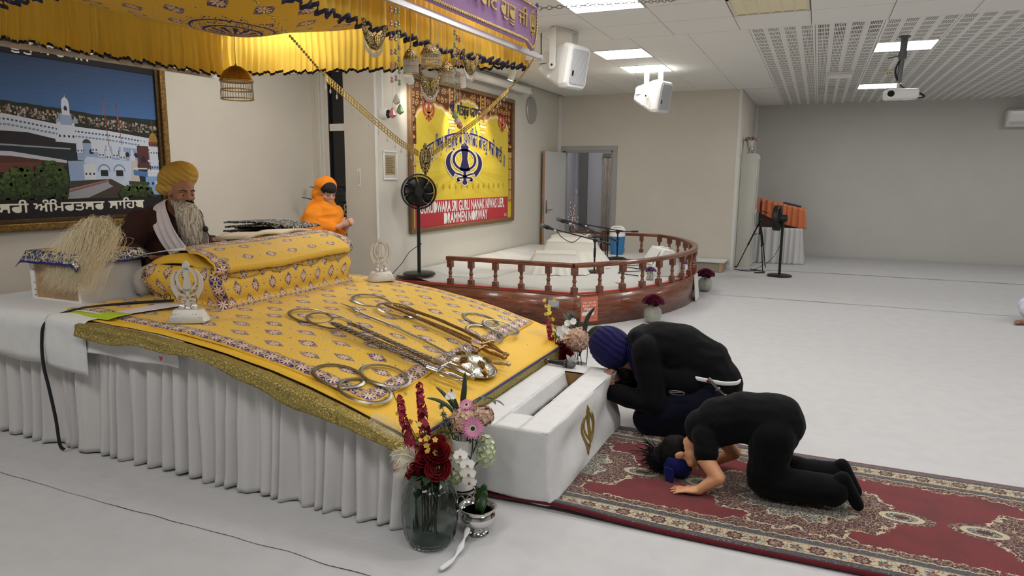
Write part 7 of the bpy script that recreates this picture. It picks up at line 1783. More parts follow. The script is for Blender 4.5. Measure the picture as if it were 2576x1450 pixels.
# ================================================================== ceiling-hung things
m_spk = mt('speaker_white', (236, 236, 234), .5)
def hung_speaker(label, x, y, az):
    t = thing('hanging_loudspeaker', label, 'loudspeaker', (x, y, 2.65), 'white loudspeakers hung from the ceiling')
    F = Vector((math.cos(az) * math.cos(-.16), math.sin(az) * math.cos(-.16), math.sin(-.16))); Sd = Vector((-math.sin(az), math.cos(az), 0)); U_ = Sd.cross(F) * -1; U_ = U_ if U_.z > 0 else -U_; c = Vector((x, y, 2.665)); P3 = lambda f, s, u: c + F * f + Sd * s + U_ * u
    def ring(f, w, h, r): return [P3(f + (0 if abs(a) < .99 else 0), a * w, b * h) for a, b in ((-1, -r), (-1, r), (-r, 1), (r, 1), (1, r), (1, -r), (r, -1), (-r, -1))]
    rs = [ring(-.24, .09, .085, .7), ring(-.23, .11, .10, .75), ring(.06, .17, .205, .85), ring(.10, .18, .215, .85), ring(.16, .175, .21, .8), ring(.19, .16, .195, .8)]
    mb = MB(); n = 8; mb.add([p for q in rs for p in q], [(j * n + k, j * n + (k + 1) % n, (j + 1) * n + (k + 1) % n, (j + 1) * n + k) for j in range(len(rs) - 1) for k in range(n)] + [tuple(range(n)), tuple((len(rs) - 1) * n + k for k in range(n))]); b = mb.obj('cabinet', m_spk, t, angle=20, bevel=.006)
    g = MB(); q = ring(.195, .13, .165, .9); g.add(q, [tuple(range(8))]); M_ = 'grille_perf'
    if M_ not in MATS: Q = Mat(M_, lin((176, 178, 182)), .6); d_ = Q.voro(Q.vec(*Q.objco()), 160, 'F1', 0, .1); Q.color(Q.mix(lin((120, 122, 126)), lin((196, 197, 200)), d_.ss(.3, .5))); MATS[M_] = Q
    g.obj('grille', MATS[M_], b, smooth=False, solid=.008); lg = MB(); lg.add([P3(.2, s, u) for s, u in ((-.11, -.09), (-.085, -.09), (-.085, -.04), (-.11, -.04))], [(0, 1, 2, 3)]); lg.obj('badge', mt('black_plastic'), b, smooth=False, solid=.006)
    br = MB()
    for s in (-1, 1):
        pts = [P3(.0, s * .19, -.0), P3(.0, s * .19, .1)]; top_ = Vector((P3(0, s * .19, 0).x, P3(0, s * .19, 0).y, HC - .004)); w = F.cross(Sd); fw = Vector((F.x, F.y, 0)).normalized()
        P0 = P3(0, s * .19, -.01); br.box((P0 + top_) / 2, (.075, .006, (top_ - P0).length), Matrix.Rotation(az, 3, 'Z')); br.tube([P0 - Sd * .004, P0 + Sd * .004], .042, 20)
    A_, B_ = P3(0, -.19, 0), P3(0, .19, 0); br.box(((A_.x + B_.x) / 2, (A_.y + B_.y) / 2, HC - .006), (.075, .386, .006), Matrix.Rotation(az, 3, 'Z')); br.obj('bracket', mt('bracket_white', (226, 226, 224), .4), t, bevel=.002, angle=30)
    MB().tube([P3(0, -.2, -.01), P3(0, -.194, -.01)], .011, 12).obj('pivot_bolt', mt('black_plastic'), t)
    for f_, u in ((-.2, .06), (-.2, -.05), (-.06, -.12)): MB().tube([P3(f_, -(.115 if f_ < -.1 else .148), u), P3(f_, -(.122 if f_ < -.1 else .153), u)], .017, 14).obj('cap', m_spk, b)
    MB().box(P3(-.15, -.128, 0), (.12, .012, .006), Matrix.Rotation(az, 3, 'Z')).obj('groove', mt('shadow_grey', (90, 90, 92), .7), b, smooth=False)
    MB().tube(catmull([(P3(-.24, 0, 0)), P3(-.30, 0, .06), (P3(-.3, 0, 0).x, P3(-.3, 0, 0).y, HC - .002)], 6), .006, 6).obj('cable', m_blk, t)
hung_speaker('hanging white loudspeaker next to the end of the canopy', -2.44, 6.85, -.30); hung_speaker('hanging white loudspeaker out over the cream back wall', -2.16, 9.75, -.30)
pj = thing('projector', 'white ceiling projector on a grey drop pole with trailing cables', 'projector', (.72, 8.45, 2.4)); m_pole = mt('pole_grey', (106, 106, 108), .4, .4)
MB().lathe([(.001, HC - .004), (.055, HC - .004), (.055, HC - .012), (.03, HC - .02)], 20, (.72, 8.45, 0)).obj('ceiling_plate', m_pole, pj); MB().tube([(.72, 8.45, HC - .01), (.715, 8.45, 2.84)], .034, 14).obj('outer_tube', m_pole, pj); MB().tube([(.715, 8.45, 2.86), (.70, 8.45, 2.56)], .026, 14).obj('inner_tube', m_pole, pj); MB().tube([(.715, 8.45, 2.87), (.713, 8.45, 2.80)], .042, 14).obj('clamp', m_pole, pj); MB().tube([(.70, 8.43, 2.83), (.58, 8.40, 2.80)], .007, 8).obj('lever', m_pole, pj); MB().tube([(.70, 8.45, 2.56), (.70, 8.45, 2.50)], .016, 10).obj('ball_joint', m_chrome, pj)
Rp = Matrix.Rotation(.12, 3, 'Z'); pjb = MB().box((.73, 8.45, 2.435), (.30, .24, .10), Rp).obj('body', m_spk, pj, bevel=.022)
MB().lathe([(.001, 0), (.035, 0), (.032, .012)], 16, (.63, 8.325, 2.435), Matrix.Rotation(PI / 2, 3, 'X')).obj('lens', mt('gloss_black', (12, 12, 14), .08), pjb); MB().box((.66, 8.45, 2.488), (.12, .1, .008), Rp).obj('mount_plate', m_chrome, pj, smooth=False)
for k in range(4): MB().box((.60, 8.33 + .0 * k, 2.40 + .02 * k), (.004, .004, .012), Rp).obj('vent_slot', m_blk, pjb, smooth=False)
for k, o_y in enumerate((-.02, .02)): MB().tube(catmull([(.70, 8.44, 2.80), (.66, 8.44 + o_y, 2.68), (.70, 8.46 + o_y, 2.56), (.78, 8.50, 2.49), (.90, 8.50 + o_y, 2.45), (.95, 8.48, 2.41), (.87, 8.47, 2.40)], 6), .008, 6).obj('cable', m_blk, pj)
t = thing('emergency_light', 'slim white emergency light fitting on the perforated ceiling', 'emergency light', (.17, 10.85, HC)); MB().b2((.01, 10.80, HC - .03), (.335, 10.90, HC - .001)).obj('base', m_spk, t, bevel=.004); MB().b2((.02, 10.81, HC - .085), (.325, 10.89, HC - .03)).obj('cover', mt('frosted_cover', (232, 232, 226), .4), t, bevel=.008)
t = thing('smoke_detector', 'cream smoke detector on the perforated ceiling', 'smoke detector', (.78, 10.93, HC)); MB().lathe([(.062, HC - .001), (.062, HC - .02), (.05, HC - .028), (.045, HC - .055), (.03, HC - .062), (.001, HC - .062)], 24, (.78, 10.93, 0)).obj('housing', mt('cream_metal'), t)
for k in (-1, 0, 1): MB().box((.78 + .02 * k, 10.885, HC - .042), (.01, .006, .012)).obj('vent', m_blk, t, smooth=False)
t = thing('air_conditioner', 'white wall mounted air conditioner high on the grey far wall', 'air conditioner', (3.4, YF, 2.5)); MB().b2((2.98, YF - .22, 2.50), (3.85, YF, 2.80)).obj('body', m_spk, t, bevel=.03); MB().b2((3.03, YF - .226, 2.53), (3.80, YF - .21, 2.58)).obj('louvre', mt('grille_grey', (206, 206, 206), .7), t, bevel=.004); MB().b2((3.02, YF - .228, 2.60), (3.81, YF - .215, 2.77)).obj('front_panel', mt('gloss_white', (240, 240, 240), .12), t, bevel=.006)
# ================================================================== far corner
t = thing('tall_cabinet', 'tall pale grey cabinet standing against the short wall in the far corner', 'cabinet', (-1.1, 13.1, 0)); m_cab = mt('cabinet_grey', (206, 206, 198), .5)
MB().b2((-1.245, 12.74, .015), (-.995, 13.38, 1.985)).obj('carcass', m_cab, t, bevel=.003)
for k in (0, 1): dd = MB().b2((-.995, 12.76 + .31 * k, .05), (-.977, 13.05 + .31 * k, 1.96)).obj('door', m_cab, t, bevel=.004); MB().b2((-.978, 12.80 + .31 * k, .1), (-.974, 13.01 + .31 * k, .95)).obj('door_panel', mt('cabinet_pane', (186, 188, 184), .25), dd, bevel=.003); MB().b2((-.978, 12.80 + .31 * k, 1.02), (-.974, 13.01 + .31 * k, 1.9)).obj('door_panel', mt('cabinet_pane'), dd, bevel=.003)
tv = thing('silver_urn', 'silver footed urn of pale pink roses on top of the tall cabinet', 'vase', (-1.12, 12.95, 1.985)); MB().lathe([(.06, 1.987), (.058, 2.0), (.03, 2.02), (.022, 2.045), (.045, 2.065), (.04, 2.08), (.055, 2.10), (.068, 2.17), (.09, 2.215), (.08, 2.215), (.06, 2.16)], 28, (-1.12, 12.95, 0)).obj('urn', m_mir, tv)
m_palep = simple('pale_pink_petal', (214, 184, 184), .7, noise_amt=.1, nscale=30)
for k in range(9): a = 2.4 * k; f = math.sqrt((k + .4) / 9); rose_bloom((-1.12 + .105 * f * math.cos(a), 12.95 + .105 * f * math.sin(a), 2.265 - .035 * f), (math.cos(a) * f, math.sin(a) * f, .8), .042, m_palep, tv, 'rose')
# draped table with orange lectern cover
tb = thing('skirted_table', 'table with shiny white pleated skirt in the far corner', 'table', (-.6, 14.0, 0)); MB().b2((-.98, 13.52, .05), (-.22, 14.5, .66)).obj('body', m_wood_raw, tb, smooth=False)
def tsk(a, b):
    L1_, L2_ = .80, 1.0; s = a * (L1_ + L2_); w = .03 * math.sin(s * 62 + 1.5 * math.sin(s * 11)) * (.3 + .7 * b) + .05 * b * b
    k = min(1, max(0, (s - L1_ + .03) / .06)); x, y = (-1.0 + s, 13.50) if s < L1_ else (-.20, 13.50 + s - L1_); return (x + w * k, y - w * (1 - k), lerp(.67, .014, b))
MB().grid(tsk, 170, 14).obj('skirt', m_satin, tb, angle=180, solid=.003); MB().b2((-1.0, 13.5, .655), (-.2, 14.5, .672)).obj('top', m_cotton, tb, smooth=False)
lc = thing('draped_lectern', 'sloping lectern under a ruffled orange satin cover on the skirted table', 'lectern', (-.6, 13.9, .67)); m_or = Mat('orange_satin', lin((196, 104, 56)), .4, 0, .6); m_or.b.inputs['Sheen Weight'].default_value = .3
def lz(x): return lerp(1.205, 1.02, (x + 1.0) / .82)
MB().prism([(-.96, .675), (-.24, .675), (-.24, lz(-.24) - .03), (-.96, lz(-.96) - .03)], (0, 13.62, 0), (1, 0, 0), (0, 0, 1), (0, 1, 0), .75).obj('body', mt('maroon_panel', (70, 26, 24), .5), lc, smooth=False)
MB().grid(lambda a, b: (lerp(-1.0, -.18, a), lerp(13.55, 14.42, b), lz(lerp(-1.0, -.18, a)) + .006 * nz(a * 8, b * 8)), 20, 16).obj('cover_top', m_or, lc, angle=180, solid=.004)
def ork(a, b):
    L1_, L2_ = .82, .87; s = a * (L1_ + L2_); k = min(1, max(0, (s - L1_ + .03) / .06)); x, y = (-1.0 + s, 13.545) if s < L1_ else (-.175, 13.545 + s - L1_); w = .022 * math.sin(s * 70 + math.sin(s * 13)) * (.4 + .6 * b) + .02 * b; dz_ = .36 if s > .45 else lerp(.24, .36, s / .45); return (x + w * k, y - w * (1 - k), lz(min(x, -.18)) - dz_ * b)
MB().grid(ork, 170, 10).obj('cover_frill', m_or, lc, angle=180, solid=.003)
t = thing('covered_book', 'thin dark book lying on the orange lectern top', 'book', (-.4, 13.9, 1.1)); mb = MB(); mb.box((-.40, 13.85, lz(-.40) + .022), (.32, .22, .022), Euler((0, .222, 0))); mb.obj('cover', mt('dark_blue_cover', (52, 62, 84), .5), t, bevel=.003); mb = MB(); mb.box((-.40, 13.85, lz(-.40) + .022), (.31, .214, .016), Euler((0, .222, 0))); mb.obj('pages', mt('page_edges', (180, 160, 130), .8), t, smooth=False)
tp_ = thing('camera_tripod', 'black camera tripod with phone clamp standing by the tall cabinet', 'tripod', (-.84, 12.45, 0)); ap = Vector((-.84, 12.40, .86))
for f in ((-1.2, 12.62), (-.74, 12.2), (-.735, 12.8)):
    e = Vector((*f, .018)); MB().tube([ap, lerp(ap, e, .5)], .013, 8).obj('leg', m_blk, tp_); MB().tube([lerp(ap, e, .45), e], .008, 8).obj('leg_extension', m_blk, tp_); MB().ell(lerp(ap, e, .5), .019, nu=10, nv=6).obj('leg_lock', m_blk, tp_); MB().tube([lerp(ap, e, .3), ap - Vector((0, 0, .22))], .005, 6).obj('brace', m_blk, tp_)
MB().tube([ap - Vector((0, 0, .24)), ap + Vector((0, 0, .16))], .012, 8).obj('centre_column', m_blk, tp_); MB().ell(ap, .035, nu=12, nv=8).obj('shoulder', m_blk, tp_); MB().tube([ap + Vector((0, 0, .16)), ap + Vector((.12, -.06, .13))], .007, 8).obj('pan_handle', m_blk, tp_); MB().box(ap + Vector((-.005, 0, .24)), (.03, .06, .15)).obj('phone_clamp', m_blk, tp_, bevel=.004)
tag(MB().tube(catmull([(-1.2, 12.2, .03), (-1.0, 12.1, .025), (-.85, 12.25, .025), (-.95, 12.4, .025), (-.7, 12.1, .025), (-.85, 11.95, .025), (-.7, 12.0, .025)], 8), .008, 6).obj('floor_cable', m_blk), 'tangled black cable on the floor under the camera tripod', 'cable')
t = thing('low_platform', 'low wooden platform with a white cloth top against the cream back wall', 'platform', (-1.65, 12.0, 0)); MB().b2((-2.0, 11.82, .012), (-1.34, 12.26, .165)).obj('body', mt('platform_cloth', (150, 142, 128), .8), t, smooth=False); MB().b2((-2.02, 11.79, .165), (-1.32, 12.27, .19)).obj('white_top', m_cotton, t, bevel=.006); MB().b2((-1.40, 11.81, .012), (-1.36, 11.85, .165)).obj('leg', mt('pine', (196, 150, 110), .6), t, smooth=False); MB().b2((-1.80, 11.812, .05), (-1.78, 11.822, .14)).obj('slot', m_blk, t, smooth=False)
ds = thing('twig_vase', 'thin dried flower twigs in a vase behind the stage microphones', 'plant', (-3.62, 10.6, .40)); MB().lathe([(.03, .40), (.035, .5), (.02, .62)], 14, (-3.62, 10.6, 0)).obj('vase', mt('dark_pot', (60, 58, 56), .6), ds); rr = random.Random(2)
for k in range(7):
    e = Vector((-3.62 + rr.uniform(-.06, .1), 10.6 + rr.uniform(-.1, .1), 1.0 + rr.uniform(-.1, .15))); MB().tube([(-3.62, 10.6, .6), e], .003, 4).obj('twig', m_bark, ds)
    b = MB(); [b.ell(lerp(Vector((-3.62, 10.6, .6)), e, q) + Vector((rr.gauss(0, .012), rr.gauss(0, .012), 0)), .012, nu=6, nv=4) for q in (.5, .62, .74, .86, 1)]; b.obj('buds', m_palep, ds)['kind'] = 'stuff'
# fill lamp added out of view to brighten the corridor past the door
t = thing('corridor_fill_lamp', 'round white fill lamp added out of view to brighten the corridor past the door', 'ceiling lamp', (-3.8, 13.4, 2.5)); MB().lathe([(.15, 2.5), (.16, 2.45), (.12, 2.42), (.001, 2.41)], 24, (-3.8, 13.4, 0)).obj('diffuser', m_panel, t)
# ================================================================== people
def capsule(mb, a, b, r0, r1):
    a, b = Vector(a), Vector(b); mb.tube([a, b], [r0, r1], 14); mb.ell(a, r0, None, 14, 10); mb.ell(b, r1, None, 14, 10)
def blob(name, prims, mat, parent, vox=.01, it=4, wr=0., ws=14., seed=0):
    """overlapping tapered limbs fused into one continuous skin"""
    mb = MB()
    for p in prims:
        if p[0] == 'c': capsule(mb, *p[1:])
        elif p[0] == 'p':
            for (a, r0), (b, r1) in zip(p[1], p[1][1:]): capsule(mb, a, b, r0, r1)
        else: mb.ell(p[1], p[2], p[3] if len(p) > 3 else None, 20, 14)
    o = mb.obj('tmp', mat); md = o.modifiers.new('r', 'REMESH'); md.mode = 'VOXEL'; md.voxel_size = vox; md.adaptivity = 0
    dg = bpy.context.evaluated_depsgraph_get(); dg.update(); me = bpy.data.meshes.new_from_object(o.evaluated_get(dg)); bpy.data.objects.remove(o)
    bm = bmesh.new(); bm.from_mesh(me)
    for _ in range(it): bmesh.ops.smooth_vert(bm, verts=bm.verts, factor=.5, use_axis_x=True, use_axis_y=True, use_axis_z=True)
    if wr:
        bm.normal_update()
        for v in bm.verts: c = v.co; v.co = c + v.normal * wr * (noise.noise(Vector((c.x * ws + seed, c.y * ws * .6, c.z * ws * .5))) + .5 * (1 - 2 * abs(noise.noise(Vector((c.x * ws * .7, c.y * ws * .7 + seed, c.z * ws * 1.3))))))
    L = Vector(parent.location)
    for v in bm.verts: v.co -= L
    bm.to_mesh(me); bm.free(); me.name = name; me.polygons.foreach_set('use_smooth', [True] * len(me.polygons))
    ob_ = bpy.data.objects.new(name, me); COL.objects.link(ob_); ob_.parent = parent; return ob_
def head_frame(F, U):
    F = Vector(F).normalized(); U = Vector(U); U = (U - F * U.dot(F)).normalized(); return F, U.cross(F), U
def head_prims(c, F, U, k=1.0):
    F, Sd, U = head_frame(F, U); c = Vector(c); R = Matrix((F, Sd, U)).transposed(); E = lambda f, s, u, r: ('e', c + (F * f + Sd * s + U * u) * k, tuple(x * k for x in (r if hasattr(r, '__len__') else (r,) * 3)), R); Cp = lambda a, b, r0, r1: ('c', c + (F * a[0] + Sd * a[1] + U * a[2]) * k, c + (F * b[0] + Sd * b[1] + U * b[2]) * k, r0 * k, r1 * k)
    P = [E(-.005, 0, .03, (.098, .078, .098)), E(.028, 0, -.03, (.068, .062, .085)), E(.045, 0, -.085, (.046, .046, .032)), Cp((.094, 0, .015), (.112, 0, -.028), .008, .013), E(.104, 0, -.03, (.012, .019, .009)), E(.09, 0, -.06, (.011, .024, .008)), E(.088, 0, -.073, (.010, .020, .008)), E(.078, 0, -.095, (.02, .024, .017))]
    for s in (-1, 1): P += [Cp((.088, s * .012, .024), (.074, s * .052, .020), .011, .010), E(.062, s * .04, -.03, (.028, .024, .028)), E(-.008, s * .078, -.012, (.02, .009, .033)), E(-.014, s * .083, -.002, (.013, .006, .018))]
    return P
def eyes(t, c, F, U, k=1.0):
    F, Sd, U = head_frame(F, U); c = Vector(c); R = Matrix((F, Sd, U)).transposed()
    for s in (-1, 1):
        p = c + (F * .081 + Sd * s * .034 - U * .002) * k; MB().ell(p, (.011 * k, .016 * k, .009 * k), R).obj('eye', mt('eye_white', (196, 186, 178), .3), t); MB().ell(p + F * .0095 * k - U * .003 * k, (.003 * k, .006 * k, .006 * k), R, 10, 8).obj('iris', mt('dark_iris', (30, 22, 18), .2), t); MB().ell(p + U * .004 * k + F * .0015 * k, (.0115 * k, .0175 * k, .0075 * k), R).obj('eyelid', m_skin1, t)
        MB().tube([c + (F * .096 + Sd * s * .014 + U * .024) * k, c + (F * .093 + Sd * s * .035 + U * .03) * k, c + (F * .078 + Sd * s * .055 + U * .022) * k], [.004 * k, .005 * k, .002 * k], 6).obj('eyebrow', mt('dark_hair', (26, 20, 18), .6), t)
def hand_prims(w, d, n, side, k=1.0, curl=.25, spread=.12, thumb=1):
    """w wrist, d finger direction, n back-of-hand normal, side towards the thumb"""
    d, n = Vector(d).normalized(), Vector(n); n = (n - d * n.dot(d)).normalized(); s = d.cross(n); s = s if s.dot(Vector(side)) > 0 else -s; w = Vector(w); P = []; R = Matrix((d, s, n)).transposed()
    P.append(('e', w + d * .048 * k, (.052 * k, .04 * k, .016 * k), R)); P.append(('c', w, w + d * .03 * k, .025 * k, .026 * k))
    for i, (o, L) in enumerate(((.030, .072), (.010, .08), (-.011, .075), (-.030, .058))):
        a = w + d * .082 * k + s * o * k; dd = (d + s * (1.5 - i) * spread).normalized(); ch = [(a - dd * .02 * k, .0095 * k)]; ang = 0
        for q in (.42, .32, .26): ang += curl; v = dd * math.cos(ang) - n * math.sin(ang); a = a + v * L * q * k; ch.append((a, .0082 * k))
        P.append(('p', ch))
    a = w + d * .022 * k + s * .03 * k; dd = (d * .75 + s * .75 - n * .15).normalized(); P.append(('p', [(a, .013 * k), (a + dd * .035 * k, .011 * k), (a + (dd + d * .5).normalized() * .062 * k, .009 * k)])); return P
def wrap(name, c, F, U, rad, mat, parent, folds=11, amp=.022, tilt=.35, back=0.):
    """turban: ellipsoid with overlapping wound folds"""
    F, Sd, U = head_frame(F, U); c = Vector(c); ax = (U + F * tilt).normalized()
    def fn(a, b):
        th = 2 * PI * a; ph = PI * (.015 + .97 * b); p = Vector((math.sin(ph) * math.cos(th), math.sin(ph) * math.sin(th), -math.cos(ph))); q = F * p.x * rad[0] + Sd * p.y * rad[1] + U * p.z * rad[2]
        h = (q.dot(ax) / rad[2] + .25 * p.y * p.x); s = (h * folds * .5) % 1; m = 1 + amp * (s ** .6 - .5) * (1 - abs(p.z) ** 6) + .008 * nz(p.x * 5, p.y * 5, p.z * 12); m *= 1 - back * max(0, -p.x) * max(0, p.z); return c + q * m
    return MB().grid(fn, 64, 60, closed_u=True).obj(name, mat, parent, angle=180)
def strand_tuft(name, n, fn, mat, parent, r=.0012):
    mb = MB(); rr = random.Random(n)
    for i in range(n): P = catmull(fn(rr), 4); mb.tube(P, [r] * (len(P) - 2) + [r * .6, r * .3], 3, False)
    o = mb.obj(name, mat, parent, angle=180); o['kind'] = 'stuff'; return o
def skin(name, rgb): M = simple(name, rgb, .5, noise_amt=.06, nscale=25); M.b.inputs['Subsurface Weight'].default_value = .12; M.b.inputs['Subsurface Radius'].default_value = (.02, .008, .004); return M
m_skin1 = skin('tan_skin', (168, 118, 92)); m_skin2 = skin('fair_skin', (206, 160, 136)); m_skin3 = skin('brown_skin', (140, 96, 74)); m_skin4 = skin('child_skin', (206, 150, 112))
def cloth(name, rgb, rough=.85, bump=.3, sc=25): M = simple(name, rgb, rough, 0., .12, noise_amt=.05, nscale=10, bump=bump, bscale=sc); M.b.inputs['Sheen Weight'].default_value = .04; return M
m_brown = cloth('brown_tunic', (58, 38, 34)); m_turb1 = cloth('ochre_turban', (202, 164, 78), .75, .25, 40); m_scarf = cloth('white_scarf', (214, 206, 210)); m_orange = cloth('orange_scarf', (238, 140, 36), .7); m_jack = cloth('black_jacket', (9, 9, 12)); m_navyp = cloth('navy_trousers', (10, 11, 28)); m_nturb = cloth('navy_turban', (24, 21, 68), .75, .2, 40); m_tee = cloth('black_tee', (8, 9, 12)); m_pants = cloth('black_trousers', (7, 7, 10)); m_band = cloth('blue_headcloth', (20, 26, 84), .7)
for q_ in (m_turb1, m_nturb):
    x, y, z = q_.objco(); q_.bump((z * 150 + x * 90 + y * 60 + q_.noise(scale=9) * 7).sin(), .55, .006)
m_hairb = mt('black_hair', (10, 9, 9), .7, 0., .15)

# ---- the reader
P_ = thing('person', 'man in ochre turban and brown tunic with long grey beard, reading behind the stand', 'person', (-4.2, 3.52, .765))
hc, hF, hU = (-4.035, 3.50, 1.435), (.93, -.22, -.22), (.12, -.02, 1)
body = [('c', (-4.25, 3.52, .90), (-4.21, 3.52, 1.12), .15, .15), ('c', (-4.21, 3.42, 1.22), (-4.21, 3.62, 1.22), .10, .10), ('c', (-4.16, 3.51, 1.25), (-4.08, 3.50, 1.38), .062, .058), ('p', [((-4.22, 3.32, 1.24), .07), ((-4.26, 3.23, 1.02), .052), ((-4.05, 3.22, .98), .04)]), ('p', [((-4.22, 3.72, 1.24), .07), ((-4.24, 3.80, 1.02), .052), ((-4.0, 3.74, 1.06), .04)]), ('p', [((-4.25, 3.40, .87), .09), ((-4.02, 3.30, .86), .075), ((-4.06, 3.55, .83), .05)]), ('p', [((-4.25, 3.64, .87), .09), ((-4.02, 3.76, .86), .075), ((-4.04, 3.48, .83), .05)])] + head_prims(hc, hF, hU) + hand_prims((-4.05, 3.22, .985), (.9, .15, .2), (0, -.2, 1), (0, 1, 0)) + hand_prims((-4.0, 3.74, 1.065), (.9, -.1, .1), (0, .2, 1), (0, -1, 0))
blob('body', body, m_skin1, P_, .0065, 3); eyes(P_, hc, hF, hU)
blob('tunic', [('c', (-4.26, 3.52, .90), (-4.22, 3.52, 1.12), .185, .18), ('c', (-4.22, 3.40, 1.205), (-4.22, 3.64, 1.205), .125, .125), ('c', (-4.20, 3.52, 1.24), (-4.15, 3.51, 1.30), .09, .075), ('p', [((-4.23, 3.315, 1.225), .098), ((-4.275, 3.225, 1.03), .082), ((-4.09, 3.215, .985), .06)]), ('p', [((-4.23, 3.725, 1.225), .098), ((-4.25, 3.80, 1.02), .08), ((-4.05, 3.75, 1.05), .06)])], m_brown, P_, .011, 4, .008, 13, 1)
blob('trousers', [('p', [((-4.25, 3.40, .885), .12), ((-4.02, 3.30, .87), .10), ((-4.06, 3.55, .85), .075)]), ('p', [((-4.25, 3.64, .885), .12), ((-4.02, 3.76, .87), .10), ((-4.04, 3.48, .85), .075)])], m_cotton, P_, .012, 3, .006)
wrap('turban', (-4.075, 3.515, 1.533), (.90, -.22, .36), (-.36, 0, .93), (.152, .126, .100), m_turb1, P_, 17, .05, .25)
blob('turban_tuck', [('e', (-4.14, 3.48, 1.455), (.07, .085, .055)), ('e', (-4.075, 3.44, 1.46), (.055, .03, .04))], m_turb1, P_, .008, 4)
Mb = Mat('grey_beard', lin((180, 172, 156)), .6); x, y, z = Mb.objco(); dk_ = ((z - .575) * 14 + Mb.noise(scale=30) * .6 - .3).clamp(); Mb.color(Mb.mix(Mb.mix(lin((124, 116, 102)), lin((206, 198, 182)), Mb.noise(Mb.vec(x * 60, y * 60, z * 5), 2, 3).ss(.35, .65)), lin((28, 24, 22)), dk_)); Mb.bump(Mb.noise(Mb.vec(x * 70, y * 70, z * 4), 2, 3), .6, .01)
blob('beard', [('c', (-3.99, 3.48, 1.345), (-3.95, 3.465, 1.27), .052, .078), ('c', (-4.03, 3.42, 1.365), (-4.0, 3.44, 1.32), .016, .03), ('c', (-3.95, 3.465, 1.28), (-3.915, 3.46, 1.15), .082, .07), ('c', (-3.915, 3.46, 1.15), (-3.90, 3.455, 1.06), .07, .03)], Mb, P_, .008, 3, .007, 30, 4)
def bs(rr): a = rr.uniform(0, 2 * PI); r = .07 * rr.random() ** .5; p = Vector((-3.965 + r * math.cos(a) * .6, 3.467 + r * math.sin(a), 1.34 - .05 * rr.random())); return [p, p + Vector((.02 + .03 * rr.random(), rr.gauss(0, .02), -.12)), p + Vector((.05 + .05 * rr.random(), rr.gauss(0, .035), -.22 - .09 * rr.random()))]
strand_tuft('beard_strands', 420, bs, Mb, P_, .0012)
Fh, Sh, Uh = head_frame(hF, hU); hcv = Vector(hc)
for s in (-1, 1): MB().tube(catmull([hcv + Fh * .108 - Uh * .045, hcv + Fh * .098 + Sh * s * .03 - Uh * .052, hcv + Fh * .08 + Sh * s * .052 - Uh * .068], 5), [.011] * 4 + [.009, .008, .007, .006, .005, .004, .003], 8).obj('moustache', m_hairb, P_)
def ribbon(name, pts, wd, mat, parent, up, nrm=(0, -1, .2), folds=3):
    P = catmull(pts, 8); n = len(P) - 1
    def fn(a, b): k = min(n - 1, int(b * n)); p = lerp(P[k], P[k + 1], b * n - k); s = Vector(up(b)).normalized(); w = wd(b); return p + s * (a - .5) * w + Vector(nrm) * (.008 * math.sin(a * folds * 2 * PI + b * 3))
    return MB().grid(fn, 18, 40).obj(name, mat, parent, angle=180, solid=.004)
ribbon('scarf', [(-4.17, 3.50, 1.37), (-4.13, 3.40, 1.345), (-4.06, 3.345, 1.24), (-3.99, 3.335, 1.13), (-3.93, 3.36, 1.03)], lambda b: .06 + .09 * min(1, b * 2), m_scarf, P_, lambda b: (.75, .1, .35)); ribbon('scarf', [(-4.17, 3.52, 1.37), (-4.13, 3.61, 1.345), (-4.05, 3.62, 1.24), (-3.98, 3.60, 1.12), (-3.93, 3.56, 1.04)], lambda b: .06 + .08 * min(1, b * 2), m_scarf, P_, lambda b: (.75, -.1, .35), (.3, .3, .3))
t = thing('gooseneck_microphone', 'black gooseneck microphone at the front of the reader', 'microphone', (-3.80, 3.52, 1.08)); MB().tube(catmull([(-3.80, 3.53, 1.07), (-3.81, 3.52, 1.12), (-3.825, 3.505, 1.165)], 5), .004, 6).obj('gooseneck', m_blk, t); MB().ell((-3.83, 3.50, 1.18), (.02, .02, .022)).obj('windshield', m_blk, t)

# ---- the woman in orange
P_ = thing('person', 'woman in orange head scarf standing with clasped hands beside the window', 'person', (-4.42, 5.5, 0)); hc, hF, hU = (-4.375, 5.49, 1.385), (.90, -.36, -.28), (.22, -.06, 1)
HB = [('c', (-4.43, 5.5, .95), (-4.42, 5.5, 1.12), .12, .125), ('c', (-4.42, 5.37, 1.18), (-4.42, 5.63, 1.18), .06, .06), ('c', (-4.42, 5.5, 1.2), (-4.40, 5.5, 1.32), .05, .045)] + [('p', [((-4.43, 5.5 + s * .09, .92), .10), ((-4.42, 5.5 + s * .08, .5), .07), ((-4.42, 5.5 + s * .08, .09), .045), ((-4.30, 5.5 + s * .09, .045), .035)]) for s in (-1, 1)] + [('p', [((-4.42, 5.5 + s * .17, 1.17), .05), ((-4.36, 5.5 + s * .2, .985), .042), ((-4.185, 5.5 + s * .045, 1.075), .028)]) for s in (-1, 1)]
HB += head_prims(hc, hF, hU, .93) + hand_prims((-4.185, 5.455, 1.075), (.8, .25, .45), (.2, -.9, .3), (0, 0, 1), .9, .5, .04) + hand_prims((-4.185, 5.545, 1.075), (.8, -.25, .40), (.2, .9, .3), (0, 0, 1), .9, .5, .04)
blob('body', HB, m_skin2, P_, .0062, 3); eyes(P_, hc, hF, hU, .93)
